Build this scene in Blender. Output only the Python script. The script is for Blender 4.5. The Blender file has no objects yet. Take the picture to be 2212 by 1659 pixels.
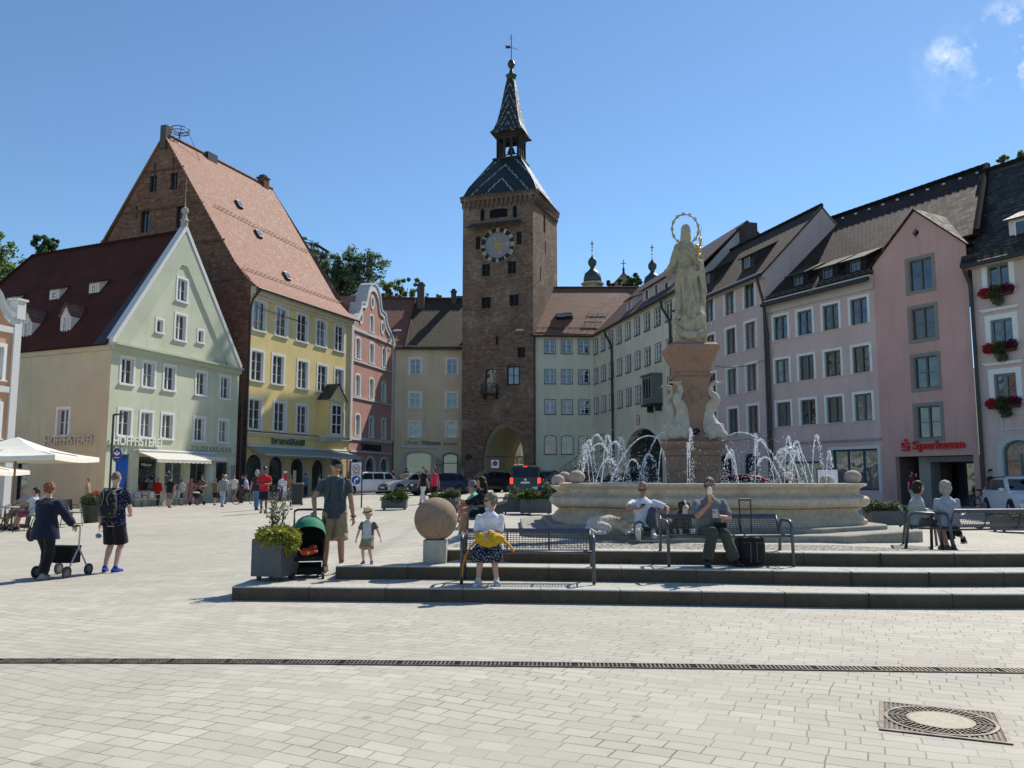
import bpy, bmesh, math, random
from mathutils import Vector as V, Matrix as M, noise
from mathutils.geometry import delaunay_2d_cdt
R = math.radians
PI = math.pi
random.seed(7)
sc = bpy.context.scene
COL = sc.collection
# ------------------------------------------------------------------ camera, sky, sun, exposure
EYE = 1.6
PITCH = math.atan(202.5/1790)
cd = bpy.data.cameras.new('camera'); cam = bpy.data.objects.new('camera', cd); COL.objects.link(cam)
cd.sensor_width = 36; cd.lens = 1790/2212*36; cd.clip_end = 3000; cd.clip_start = .1
cam.location = (0, 0, EYE); cam.rotation_euler = (PI/2+PITCH, 0, 0)
sc.camera = cam
SUN_EL, SUN_AZ = R(46), R(38)          # azimuth from +Y towards +X
sv = V((math.sin(SUN_AZ)*math.cos(SUN_EL), math.cos(SUN_AZ)*math.cos(SUN_EL), math.sin(SUN_EL)))
w = bpy.data.worlds.new('World'); sc.world = w; w.use_nodes = True
wn = w.node_tree; wn.nodes.clear()
sky = wn.nodes.new('ShaderNodeTexSky'); sky.sky_type = 'NISHITA'; sky.sun_disc = False
sky.sun_elevation = SUN_EL; sky.sun_rotation = SUN_AZ; sky.altitude = 600; sky.air_density = 1.0
sky.dust_density = .1; sky.ozone_density = 1.6
bg = wn.nodes.new('ShaderNodeBackground'); bg.inputs[1].default_value = .115
wo = wn.nodes.new('ShaderNodeOutputWorld')
# thin wisps of cloud low on the right, mixed into the sky by direction
tc = wn.nodes.new('ShaderNodeTexCoord')
def wnode(t, ins, **kw):
    n = wn.nodes.new(t)
    for k, v in kw.items(): setattr(n, k, v)
    for k, v in ins.items():
        if hasattr(v, 'links'): wn.links.new(v, n.inputs[k])
        else: n.inputs[k].default_value = v
    return n
gen = tc.outputs['Generated']
nz = wnode('ShaderNodeTexNoise', {'Vector': gen, 'Scale': 26.0, 'Detail': 7.0, 'Roughness': .62})
def blob(d, r0, r1, amp):
    d = V(d).normalized()
    dist = wnode('ShaderNodeVectorMath', {0: gen, 1: tuple(d)}, operation='DISTANCE')
    mr = wnode('ShaderNodeMapRange', {0: dist.outputs['Value'], 1: r0, 2: r1, 3: amp, 4: 0.0})
    return mr.outputs[0]
def ray(x, y):
    v = (829.5-y)/1790; c, s = math.cos(PITCH), math.sin(PITCH)
    return V(((x-1106)/1790, c-v*s, s+v*c))
b1 = blob(ray(2042, 122), .0, .022, .6); b2 = blob(ray(2192, 96), 0, .05, .95); b3 = blob(ray(2060, 150), 0, .06, .10)
b4 = blob(ray(1000, 640), 0, .35, .06)
ad = wnode('ShaderNodeMath', {0: b1, 1: b2}, operation='ADD'); ad = wnode('ShaderNodeMath', {0: ad.outputs[0], 1: b3}, operation='ADD')
mu = wnode('ShaderNodeMapRange', {0: nz.outputs[0], 1: .47, 2: .72, 3: 0.0, 4: 1.6})
mm = wnode('ShaderNodeMath', {0: ad.outputs[0], 1: mu.outputs[0]}, operation='MULTIPLY', use_clamp=True)
tint = wnode('ShaderNodeMixRGB', {0: 1.0, 1: sky.outputs[0], 2: (.76, .94, 1.04, 1)}, blend_type='MULTIPLY')
mx = wnode('ShaderNodeMixRGB', {0: mm.outputs[0], 1: tint.outputs[0], 2: (9, 9.3, 9.6, 1)})
wn.links.new(mx.outputs[0], bg.inputs[0]); wn.links.new(bg.outputs[0], wo.inputs[0])
sl = bpy.data.lights.new('sun', 'SUN'); sl.energy = 4.6; sl.angle = R(.53); sl.color = (1, .945, .85)
so = bpy.data.objects.new('sun', sl); COL.objects.link(so); so.rotation_euler = (-sv).to_track_quat('-Z', 'Y').to_euler()
sc.view_settings.view_transform = 'Standard'; sc.view_settings.look = 'None'
sc.view_settings.exposure = .3; sc.view_settings.gamma = 1
sc.render.engine = 'CYCLES'
sc.cycles.max_bounces = 6

# ------------------------------------------------------------------ positions read off the photograph (2212 px wide)
def at(x, y, Y):
    r = ray(x, y); t = Y/r[1]
    return V((r[0]*t, Y, EYE+r[2]*t))
def lerp(a, b, t): return a+(b-a)*t
def interp(tab, x):
    if x <= tab[0][0]: return tab[0][1]
    for (a, va), (b, vb) in zip(tab, tab[1:]):
        if x <= b: return va+(vb-va)*(x-a)/(b-a)
    return tab[-1][1]
def sstep(a, b, x):
    t = min(1, max(0, (x-a)/(b-a))); return t*t*(3-2*t)
ZL = [(-60, -.12), (-8, -.08), (-4.3, .0), (-3.5, .165), (-2.75, .185), (-2.3, .34), (-1.4, .36), (-.8, .5), (5.3, .5), (7, .42), (12, .25), (17, .08), (60, .0)]
ZF = [(-60, -.25), (-21, -.12), (-15, .1), (-9, .36), (0, .48), (6, .47), (12, .34), (18, .25), (60, .2)]
def gz(X, Y):
    if Y < 12.9:
        g = interp(ZL, X)*sstep(11.7, 12.9, Y)
    else:
        g = lerp(interp(ZL, X), interp(ZF, X), sstep(13.5, 42, Y))
    g += sstep(-24, -10, X)*max(0, Y-54)*.02
    if Y > 78: g += (Y-78)*.016
    return g
def gp(x, y):                                   # ground point under a pixel
    r = ray(x, y); z = 0
    for i in range(25):
        t = (z-EYE)/r[2]; z = lerp(z, gz(r[0]*t, r[1]*t), .5)
    return V((r[0]*t, r[1]*t, gz(r[0]*t, r[1]*t)))
def gd(x, Y):                                   # ground point at a column and a distance
    r = ray(x, 1032); X = r[0]/r[1]*Y
    return V((X, Y, gz(X, Y)))
# ------------------------------------------------------------------ materials
class NT:
    def __init__(s, name):
        s.m = bpy.data.materials.new(name); s.m.use_nodes = True; s.t = s.m.node_tree
        s.b = s.t.nodes['Principled BSDF']; s.out = s.t.nodes['Material Output']
    def n(s, typ, ins=None, **kw):
        n = s.t.nodes.new('ShaderNode'+typ)
        for k, v in kw.items(): setattr(n, k, v)
        for k, v in (ins or {}).items(): s.set(n, k, v)
        return n
    def set(s, n, k, v):
        if hasattr(v, 'links') and hasattr(v, 'node'): s.t.links.new(v, n.inputs[k])
        else: n.inputs[k].default_value = v
    def uv(s): return s.n('UVMap').outputs[0]
    def pos(s): return s.n('NewGeometry').outputs['Position']
    def obj(s): return s.n('TexCoord').outputs['Object']
    def noise(s, vec, scale, detail=4, rough=.55, sx=None):
        if sx: vec = s.n('Mapping', {'Vector': vec, 'Scale': sx}).outputs[0]
        return s.n('TexNoise', {'Vector': vec, 'Scale': scale, 'Detail': detail, 'Roughness': rough}).outputs[0]
    def ramp(s, f, a, b, c=0., d=1.): return s.n('MapRange', {0: f, 1: a, 2: b, 3: c, 4: d}).outputs[0]
    def mix(s, f, a, b, mode='MIX'): return s.n('MixRGB', {0: f, 1: a, 2: b}, blend_type=mode).outputs[0]
    def math(s, op, a, b=0., **k): return s.n('Math', {0: a, 1: b}, operation=op, **k).outputs[0]
    def sep(s, v): return s.n('SeparateXYZ', {0: v}).outputs
    def bump(s, h, st=.3, d=.02): s.t.links.new(s.n('Bump', {'Height': h, 'Strength': st, 'Distance': d}).outputs[0], s.b.inputs['Normal'])
    def fin(s, col=None, rough=.8, metal=0., spec=.4):
        if col is not None: s.set(s.b, 'Base Color', col)
        s.set(s.b, 'Roughness', rough); s.set(s.b, 'Metallic', metal); s.set(s.b, 'Specular IOR Level', spec)
        return s.m
def c4(c): return (c[0], c[1], c[2], 1)
def sh(c, k): return (c[0]*k, c[1]*k, c[2]*k, 1)
_mc = {}
def memo(fn):
    def g(*a, **k):
        key = (fn.__name__, a, tuple(k.items()))
        if key not in _mc: _mc[key] = fn(*a, **k)
        return _mc[key]
    return g
@memo
def plain(col, rough=.6, metal=0., spec=.4, var=.12, sc_=9., bump=0.):
    s = NT('surface'); f = s.noise(s.obj(), sc_, 3)
    c = s.mix(s.ramp(f, .3, .7), sh(col, 1-var), sh(col, 1+var))
    if bump: s.bump(f, bump)
    return s.fin(c, rough, metal, spec)
@memo
def plaster(col, dirt=.25, stain=(.22, .2, .17), bump=.25):
    s = NT('plaster'); p = s.pos()
    a = s.noise(p, .55, 6, .6); b = s.noise(p, 1.2, 5, .65, (1.6, 1.6, .16)); g = s.noise(p, 34, 3)
    c = s.mix(s.ramp(a, .3, .72), sh(col, .88), sh(col, 1.07))
    c = s.mix(s.ramp(b, .52, .8, 0, min(1., dirt*1.7)), c, c4(stain))
    c = s.mix(s.ramp(g, .2, .8, 0, .14), c, sh(col, .7))
    s.bump(s.mix(.5, a, g), bump, .02)
    return s.fin(c, .92, 0, .2)
@memo
def tiles(c1, c2, c3, tw=.19, th=.17, rough=.6, spec=.4, bump=.9, moss=.0, glaze=0.):
    s = NT('roof tiles'); uv = s.uv()
    br = s.n('TexBrick', {'Vector': uv, 'Color1': (0, 0, 0, 1), 'Color2': (1, 1, 1, 1), 'Mortar': (.5, .5, .5, 1), 'Scale': 1., 'Mortar Size': .012, 'Mortar Smooth': .3, 'Bias': 0., 'Brick Width': tw, 'Row Height': th})
    rnd = br.outputs[0]; mor = br.outputs['Fac']
    u, v, _ = s.sep(uv)
    row = s.math('FRACT', s.math('DIVIDE', v, th))                       # each row drops away to its lower edge
    big = s.noise(uv, .5, 5, .65); mid = s.noise(uv, 2.3, 3)
    c = s.mix(rnd, c4(c1), c4(c2))
    c = s.mix(s.ramp(big, .42, .68), c, c4(c3))
    c = s.mix(s.ramp(mid, .3, .75, 0, .35), c, sh(c1, .6))
    if moss: c = s.mix(s.ramp(s.noise(uv, 5.5, 5, .7), .5, .7, 0, moss), c, (.09, .085, .03, 1))
    c = s.mix(s.math('MULTIPLY', mor, .75), c, sh(c1, .3))
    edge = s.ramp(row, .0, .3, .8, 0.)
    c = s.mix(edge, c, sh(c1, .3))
    h = s.math('SUBTRACT', s.math('MULTIPLY', row, -.55), s.math('MULTIPLY', mor, .5))
    h = s.math('ADD', h, s.math('MULTIPLY', rnd, .5))
    s.bump(h, bump, .045)
    return s.fin(c, s.ramp(rnd, 0, 1, rough-.12, rough+.1) if not glaze else s.ramp(rnd, 0, 1, glaze, rough), 0, spec)
@memo
def brick(c1, c2, mort, plas=None, amount=.5, bw=.3, bh=.09):
    s = NT('old brickwork'); uv = s.uv(); p = s.pos()
    wob = s.n('VectorMath', {0: uv, 1: s.n('VectorMath', {0: s.n('TexNoise', {'Vector': uv, 'Scale': 2.2, 'Detail': 2.}).outputs[1], 1: (.05, .05, 0)}, operation='MULTIPLY').outputs[0]}, operation='ADD').outputs[0]
    br = s.n('TexBrick', {'Vector': wob, 'Color1': c4(c1), 'Color2': c4(c2), 'Mortar': c4(mort), 'Scale': 1., 'Mortar Size': .014, 'Mortar Smooth': .4, 'Bias': -.1, 'Brick Width': bw, 'Row Height': bh})
    a = s.noise(p, .45, 7, .68); b = s.noise(p, 2.6, 6, .7)
    c = s.mix(s.ramp(b, .35, .7, 0, .75), br.outputs[0], sh(c1, .38))
    c = s.mix(s.ramp(a, .4, .62, 0, .6), c, sh(c2, .55))
    h = s.math('SUBTRACT', s.math('MULTIPLY', b, 1.3), br.outputs['Fac'])
    if plas:
        k = s.math('ADD', s.math('MULTIPLY', a, .6), s.math('MULTIPLY', b, .4))
        m = s.ramp(k, .62-amount*.22, .68-amount*.2)
        m = s.math('MULTIPLY', m, s.ramp(s.noise(p, 9, 4, .7), .36, .56, .25, .85))
        c = s.mix(m, c, s.mix(b, sh(plas, .7), c4(plas)))
    s.bump(h, .9, .04)
    return s.fin(c, .93, 0, .15)
@memo
def stone(col, dark=(.12, .1, .07), amount=.5, scale=2.5, bump=.35, rough=.85):
    s = NT('stone'); p = s.obj()
    a = s.noise(p, scale, 7, .65); b = s.noise(p, scale*7, 4, .6); g = s.noise(p, 90, 2); st = s.noise(p, scale*1.2, 5, .65, (1.5, 1.5, .35))
    c = s.mix(s.ramp(b, .3, .7), sh(col, .78), sh(col, 1.12))
    c = s.mix(s.ramp(a, .48, .78, 0, amount), c, c4(dark))
    c = s.mix(s.ramp(st, .55, .8, 0, amount*.8), c, sh(dark, 1.5))
    c = s.mix(s.ramp(g, .35, .7, 0, .2), c, sh(col, .5))
    s.bump(s.mix(.5, a, b), bump, .02)
    return s.fin(c, rough, 0, .25)
@memo
def glass(col=(.015, .017, .02), rough=.04, cur=0., ior=2.1):
    s = NT('window glass')
    p = s.obj(); f = s.noise(p, 1.1, 3)
    c = s.mix(s.ramp(f, .35, .65), sh(col, .6), sh(col, 1.5))
    if cur: c = s.mix(s.ramp(s.noise(p, 6, 2, .5, (4, 1, .05)), .4, .6), c, (cur, cur, cur*.97, 1))
    s.bump(s.noise(p, .9, 2), .07, .3)
    s.set(s.b, 'IOR', ior)
    return s.fin(c, rough, 0, .5)
@memo
def paint(col, rough=.25, flake=0.):
    s = NT('car paint'); s.set(s.b, 'Coat Weight', .15); s.set(s.b, 'Coat Roughness', .08)
    f = s.noise(s.pos(), 1.3, 5)
    return s.fin(s.mix(s.ramp(f, .35, .75), c4(col), sh(col, .86)), rough, flake, .5)
@memo
def emis(col, st):
    s = NT('light'); s.set(s.b, 'Emission Color', c4(col)); s.set(s.b, 'Emission Strength', st)
    return s.fin(c4(col), .4)
@memo
def leaf(c1, c2, tr=.35):
    s = NT('foliage'); f = s.noise(s.obj(), 1.3, 3); g = s.n('ObjectInfo').outputs['Random']
    r = s.n('NewGeometry').outputs['Random Per Island']
    c = s.mix(r, c4(c1), c4(c2)); c = s.mix(s.ramp(f, .35, .7, 0, .6), c, sh(c1, .6))
    t = s.n('BsdfTranslucent', {0: c}); m = s.n('MixShader', {0: tr, 1: s.b.outputs[0], 2: t.outputs[0]})
    s.t.links.new(m.outputs[0], s.out.inputs[0])
    return s.fin(c, .55, 0, .35)
@memo
def skin(col=(.47, .27, .19)):
    s = NT('skin'); f = s.noise(s.obj(), 14, 3); g = s.noise(s.obj(), 3, 3)
    c = s.mix(s.ramp(f, .3, .7), sh(col, .86), sh(col, 1.08)); c = s.mix(s.ramp(g, .5, .75, 0, .3), c, sh((col[0], col[1]*.75, col[2]*.7), .95))
    s.set(s.b, 'Subsurface Weight', .08); s.set(s.b, 'Subsurface Radius', (.02, .008, .004))
    return s.fin(c, .5, 0, .35)
@memo
def cloth(col, rough=.9, scale=14., var=.25, bump=.25):
    s = NT('cloth'); p = s.obj(); a = s.noise(p, scale, 4); g = s.noise(p, 260, 1)
    c = s.mix(s.ramp(a, .3, .72), sh(col, 1-var), sh(col, 1+var*.6)); c = s.mix(s.ramp(g, .3, .7, 0, .2), c, sh(col, .6))
    s.bump(a, bump, .02); s.set(s.b, 'Sheen Weight', .15)
    return s.fin(c, rough, 0, .2)
@memo
def print_cloth(bg_, fg, scale=38., cut=.5, soft=.04, fg2=None):
    s = NT('printed cloth'); p = s.obj()
    v = s.n('TexVoronoi', {'Vector': s.n('VectorMath', {0: p, 1: s.n('VectorMath', {0: s.n('TexNoise', {'Vector': p, 'Scale': 18., 'Detail': 2.}).outputs[1], 1: (.06, .06, .06)}, operation='MULTIPLY').outputs[0]}, operation='ADD').outputs[0], 'Scale': scale})
    f = s.ramp(v.outputs['Distance'], cut-soft, cut, 1., 0.)
    c = s.mix(f, c4(bg_), c4(fg))
    if fg2: c = s.mix(s.math('MULTIPLY', f, s.ramp(v.outputs[1], .5, .52)), c, c4(fg2))
    return s.fin(c, .9, 0, .2)
@memo
def wood(c1, c2):
    s = NT('wood'); f = s.noise(s.obj(), 6, 5, .6, (1, 1, .08))
    return s.fin(s.mix(s.ramp(f, .3, .7), c4(c1), c4(c2)), .6)
def paver_mat():
    s = NT('stone pavers'); uv = s.uv()
    wv = s.n('VectorMath', {0: uv, 1: s.n('VectorMath', {0: s.n('TexNoise', {'Vector': uv, 'Scale': .35, 'Detail': 1.}).outputs[1], 1: (.5, .5, 0)}, operation='MULTIPLY').outputs[0]}, operation='ADD').outputs[0]
    mp = s.n('Mapping', {'Vector': wv, 'Rotation': (0, 0, R(24))}).outputs[0]
    def br(vec, bw, rh, off, sq, fr):
        return s.n('TexBrick', {'Vector': vec, 'Color1': (0, 0, 0, 1), 'Color2': (1, 1, 1, 1), 'Mortar': (.5, .5, .5, 1), 'Scale': 1., 'Mortar Size': .0048, 'Mortar Smooth': .15, 'Bias': 0., 'Brick Width': bw, 'Row Height': rh}, offset=off, squash=sq, squash_frequency=fr)
    b1 = br(mp, .215, .142, .42, 1.45, 3)
    m = b1.outputs['Fac']; rnd = b1.outputs[0]
    # wear of the joints: fades out here and there, wide and dark elsewhere
    jn = s.noise(uv, 1.1, 4, .6)
    a = s.noise(uv, .16, 5, .6); b = s.noise(uv, 1.7, 5, .7); g = s.noise(uv, 130, 3, .7); e = s.noise(uv, 26, 3, .6)
    col = (.57, .53, .44)
    c = s.mix(rnd, sh(col, .82), sh(col, 1.1)); c = s.mix(s.ramp(rnd, .9, .93, 0, .35), c, (.36, .335, .29, 1))
    c = s.mix(s.ramp(a, .38, .64, 0, .75), c, (.42, .385, .315, 1)); c = s.mix(s.ramp(s.noise(uv, .55, 6, .7), .55, .75, 0, .5), c, (.36, .325, .265, 1))
    c = s.mix(s.ramp(b, .5, .78, 0, .55), c, (.36, .33, .27, 1))
    c = s.mix(s.ramp(g, .42, .7, 0, .65), c, (.24, .22, .185, 1))
    c = s.mix(s.ramp(g, .66, .8, 0, .5), c, (.62, .6, .56, 1))
    c = s.mix(s.ramp(e, .68, .82, 0, .4), c, (.2, .19, .17, 1))
    # dark gum and oil spots
    v = s.n('TexVoronoi', {'Vector': uv, 'Scale': 1.6, 'Randomness': 1.}).outputs['Distance']
    c = s.mix(s.ramp(v, .03, .075, .55, 0), c, (.16, .15, .135, 1))
    c = s.mix(s.math('MULTIPLY', m, s.ramp(jn, .36, .64, .18, .95)), c, (.13, .112, .085, 1))
    h = s.math('SUBTRACT', s.math('MULTIPLY', g, .35), s.math('MULTIPLY', m, 1.6))
    h = s.math('ADD', h, s.math('MULTIPLY', rnd, .35))
    s.bump(h, .55, .008)
    return s.fin(c, .82, 0, .3)
def cobble_mat():
    s = NT('cobblestones'); uv = s.uv()
    v = s.n('TexVoronoi', {'Vector': uv, 'Scale': 9.5, 'Randomness': .7}); d = s.n('TexVoronoi', {'Vector': uv, 'Scale': 9.5, 'Randomness': .7}, feature='DISTANCE_TO_EDGE').outputs['Distance']
    f = s.ramp(d, .0, .13); g = s.noise(uv, 40, 3, .7)
    c = s.mix(s.sep(v.outputs[1])[0], (.36, .33, .27, 1), (.53, .5, .43, 1)); c = s.mix(s.ramp(g, .4, .7, 0, .4), c, (.2, .18, .14, 1))
    c = s.mix(s.ramp(d, .01, .07, 1., 0.), c, (.09, .075, .05, 1))
    s.bump(s.math('ADD', f, s.math('MULTIPLY', g, .2)), 1., .035)
    return s.fin(c, .85, 0, .25)
WHITE = (.74, .74, .72)
# ------------------------------------------------------------------ mesh building and scene bookkeeping
class MB:
    def __init__(s): s.v = []; s.f = []; s.u = []; s.m = []
    def face(s, pts, m=0, uv=None):
        i = len(s.v); s.v += [V(p) for p in pts]; s.f.append(list(range(i, i+len(pts)))); s.u.append(uv); s.m.append(m)
    def grid(s, rows, m=0, closed=False, caps=False, uv=None):
        i = len(s.v); n = len(rows[0])
        for r in rows: s.v += [V(p) for p in r]
        for a in range(len(rows)-1):
            for b in range(n if closed else n-1):
                c = (b+1) % n
                s.f.append([i+a*n+b, i+a*n+c, i+(a+1)*n+c, i+(a+1)*n+b]); s.m.append(m)
                s.u.append([uv(a, b), uv(a, b+1), uv(a+1, b+1), uv(a+1, b)] if uv else None)
        if caps:
            s.f.append([i+k for k in range(n)][::-1]); s.f.append([i+(len(rows)-1)*n+k for k in range(n)]); s.m += [m, m]; s.u += [None, None]
    def box(s, c, size, m=0, rz=0., mat=None):
        c = V(c); x, y, z = [k/2 for k in size]; q = mat or M.Rotation(rz, 3, 'Z')
        P = [c+q@V((a*x, b*y, d*z)) for d in (-1, 1) for a, b in ((-1, -1), (1, -1), (1, 1), (-1, 1))]
        i = len(s.v); s.v += P
        for f in ((3, 2, 1, 0), (4, 5, 6, 7), (0, 1, 5, 4), (1, 2, 6, 5), (2, 3, 7, 6), (3, 0, 4, 7)):
            s.f.append([i+k for k in f]); s.m.append(m); s.u.append(None)
    def tube(s, pts, r, n=8, m=0, caps=True, flat=1.):
        pts = [V(p) for p in pts]; rr = r if isinstance(r, (list, tuple)) else [r]*len(pts)
        rows = []; up = None
        for i, p in enumerate(pts):
            d = (pts[min(i+1, len(pts)-1)]-pts[max(i-1, 0)])
            d = d.normalized() if d.length > 1e-9 else V((0, 0, 1))
            if up is None: up = V((0, 0, 1)) if abs(d.z) < .9 else V((0, 1, 0))
            x = d.cross(up); x = x.normalized() if x.length > 1e-6 else V((1, 0, 0)); y = x.cross(d).normalized(); up = y
            rows.append([p+(x*math.cos(2*PI*k/n)+y*math.sin(2*PI*k/n)*flat)*rr[i] for k in range(n)])
        s.grid(rows, m, True, caps)
    def cap(s, a, b, ra, rb=None, n=10, m=0):             # tapered limb with round ends
        a, b = V(a), V(b); rb = ra if rb is None else rb
        d = b-a; L = d.length; d = d/L if L > 1e-6 else V((0, 0, 1))
        P, r = [], []
        for t in (90, 62, 32): P.append(a-d*ra*math.sin(R(t))); r.append(max(.0008, ra*math.cos(R(t))))
        P.append(a); r.append(ra); P.append(b); r.append(rb)
        for t in (32, 62, 90): P.append(b+d*rb*math.sin(R(t))); r.append(max(.0008, rb*math.cos(R(t))))
        s.tube(P, r, n, m)
    def ell(s, c, r, n=12, k=8, m=0, q=None):
        c = V(c); r = r if isinstance(r, (tuple, list)) else (r, r, r); q = q or M.Identity(3)
        rows = []
        for i in range(k+1):
            t = -PI/2+PI*i/k; w_ = max(.003, math.cos(t))
            rows.append([c+q@V((r[0]*w_*math.cos(2*PI*j/n), r[1]*w_*math.sin(2*PI*j/n), r[2]*math.sin(t))) for j in range(n)])
        s.grid(rows, m, True, True)
    def lathe(s, prof, n=24, c=(0, 0, 0), m=0, caps=True, sx=1., sy=1.):
        c = V(c)
        s.grid([[c+V((r*sx*math.cos(2*PI*k/n), r*sy*math.sin(2*PI*k/n), z)) for k in range(n)] for r, z in prof], m, True, caps)
    def loft(s, rings, n=20, m=0, caps=True, p=2.):        # rings: (centre, rx, ry[, yaw])
        rows = []
        for rg in rings:
            c, rx, ry = V(rg[0]), rg[1], rg[2]; yw = rg[3] if len(rg) > 3 else 0.
            row = []
            for k in range(n):
                a = 2*PI*k/n; ca, sa = math.cos(a), math.sin(a)
                x = math.copysign(abs(ca)**(2/p), ca)*rx; y = math.copysign(abs(sa)**(2/p), sa)*ry
                row.append(c+V((x*math.cos(yw)-y*math.sin(yw), x*math.sin(yw)+y*math.cos(yw), 0)))
            rows.append(row)
        s.grid(rows, m, True, caps)
    def prism(s, poly, y0, y1, m=0, fn=None):              # polygon in x,z pushed along y
        fn = fn or (lambda x, y, z: V((x, y, z)))
        a = [fn(x, y0, z) for x, z in poly]; b = [fn(x, y1, z) for x, z in poly]
        s.face(a[::-1], m); s.face(b, m)
        for i in range(len(poly)):
            j = (i+1) % len(poly); s.face([a[i], a[j], b[j], b[i]], m)
    def mesh(s, name, mats, org=(0, 0, 0), smooth=False, recalc=True, merge=0.):
        me = bpy.data.meshes.new(name); o = V(org)
        me.from_pydata([tuple(p-o) for p in s.v], [], s.f)
        for m in (mats if isinstance(mats, (list, tuple)) else [mats]): me.materials.append(m)
        for p, m in zip(me.polygons, s.m): p.material_index = m
        if any(s.u):
            lay = me.uv_layers.new(name='UVMap')
            for p, u in zip(me.polygons, s.u):
                if u:
                    for li, t in zip(p.loop_indices, u): lay.data[li].uv = t
        if recalc or merge:
            bm = bmesh.new(); bm.from_mesh(me)
            if merge: bmesh.ops.remove_doubles(bm, verts=bm.verts, dist=merge)
            if recalc: bmesh.ops.recalc_face_normals(bm, faces=bm.faces)
            bm.to_mesh(me); bm.free()
        if smooth: me.shade_smooth()
        return me
    def build(s, name, mats, parent=None, org=(0, 0, 0), smooth=False, recalc=True, merge=0., soft=None):
        me = s.mesh(name, mats, org, smooth or soft is not None, recalc, merge)
        if soft is not None:
            try: me.set_sharp_from_angle(angle=R(soft))
            except Exception: pass
        return link(name, me, parent)
def link(name, me, parent=None, loc=None, rz=None):
    o = bpy.data.objects.new(name, me); COL.objects.link(o)
    if parent: o.parent = parent
    if loc is not None: o.location = loc
    if rz is not None: o.rotation_euler = (0, 0, rz)
    return o
def tag(o, label, cat, group=None, kind=None):
    o['label'] = label; o['category'] = cat
    if group: o['group'] = group
    if kind: o['kind'] = kind
    return o
def thing(name, label, cat, loc=(0, 0, 0), rz=0., group=None):
    o = bpy.data.objects.new(name, None); COL.objects.link(o); o.empty_display_size = .2
    o.location = loc; o.rotation_euler = (0, 0, rz)
    return tag(o, label, cat, group)
def struct(o, kind='structure'): o['kind'] = kind; return o
KIDS = {}
def copy_tree(o, loc=None, rz=None, label=None, parent=None):
    c = o.copy(); COL.objects.link(c)
    if parent: c.parent = parent
    if loc is not None: c.location = loc
    if rz is not None: c.rotation_euler = (0, 0, rz)
    if label: c['label'] = label
    for k in list(o.children): copy_tree(k, parent=c)
    return c
def remesh(mb, name, mats, vox, parent=None, smooth=3, disp=None, org=(0, 0, 0), recolor=None):
    me = mb.mesh(name, mats, org); o = bpy.data.objects.new('tmp', me); COL.objects.link(o)
    r = o.modifiers.new('r', 'REMESH'); r.mode = 'VOXEL'; r.voxel_size = vox
    if smooth:
        k = o.modifiers.new('s', 'SMOOTH'); k.iterations = smooth; k.factor = .5
    dg = bpy.context.evaluated_depsgraph_get(); dg.update()
    out = bpy.data.meshes.new_from_object(o.evaluated_get(dg)); out.name = name
    bpy.data.objects.remove(o); bpy.data.meshes.remove(me)
    if disp:
        nn = [v.normal.copy() for v in out.vertices]; cc = [v.co.copy() for v in out.vertices]; fl = []
        for c, n in zip(cc, nn): fl += tuple(c+n*disp(c))
        out.vertices.foreach_set('co', fl); out.update()
    out.materials.clear()
    for m in (mats if isinstance(mats, (list, tuple)) else [mats]): out.materials.append(m)
    for p in out.polygons: p.material_index = recolor(p.center, p.normal) if recolor else 0
    out.shade_smooth()
    return link(name, out, parent)
def nz3(p, s): return noise.noise(V(p)*s)
def text_mesh(txt, width, height, depth=.02, bold=0., name='lettering'):
    cu = bpy.data.curves.new('t', 'FONT'); cu.body = txt; cu.extrude = .05; cu.offset = bold; cu.resolution_u = 3
    o = bpy.data.objects.new('t', cu); COL.objects.link(o)
    dg = bpy.context.evaluated_depsgraph_get(); dg.update()
    me = bpy.data.meshes.new_from_object(o.evaluated_get(dg)); bpy.data.objects.remove(o)
    xs = [v.co.x for v in me.vertices]; ys = [v.co.y for v in me.vertices]
    x0, x1, y0, y1 = min(xs), max(xs), min(ys), max(ys)
    for v in me.vertices:                                   # x along, z up, facing -y, centred
        x, y, z = v.co
        v.co = ((x-(x0+x1)/2)*width/(x1-x0), -z/.1*depth-depth/2, (y-(y0+y1)/2)*height/(y1-y0))
    me.name = name; me.materials.clear()
    return me
def lettering(txt, width, height, m, parent, loc, rz, depth=.02, bold=0., name='lettering'):
    me = text_mesh(txt, width, height, depth, bold, name); me.materials.append(m)
    return link(name, me, parent, loc, rz)

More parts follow.
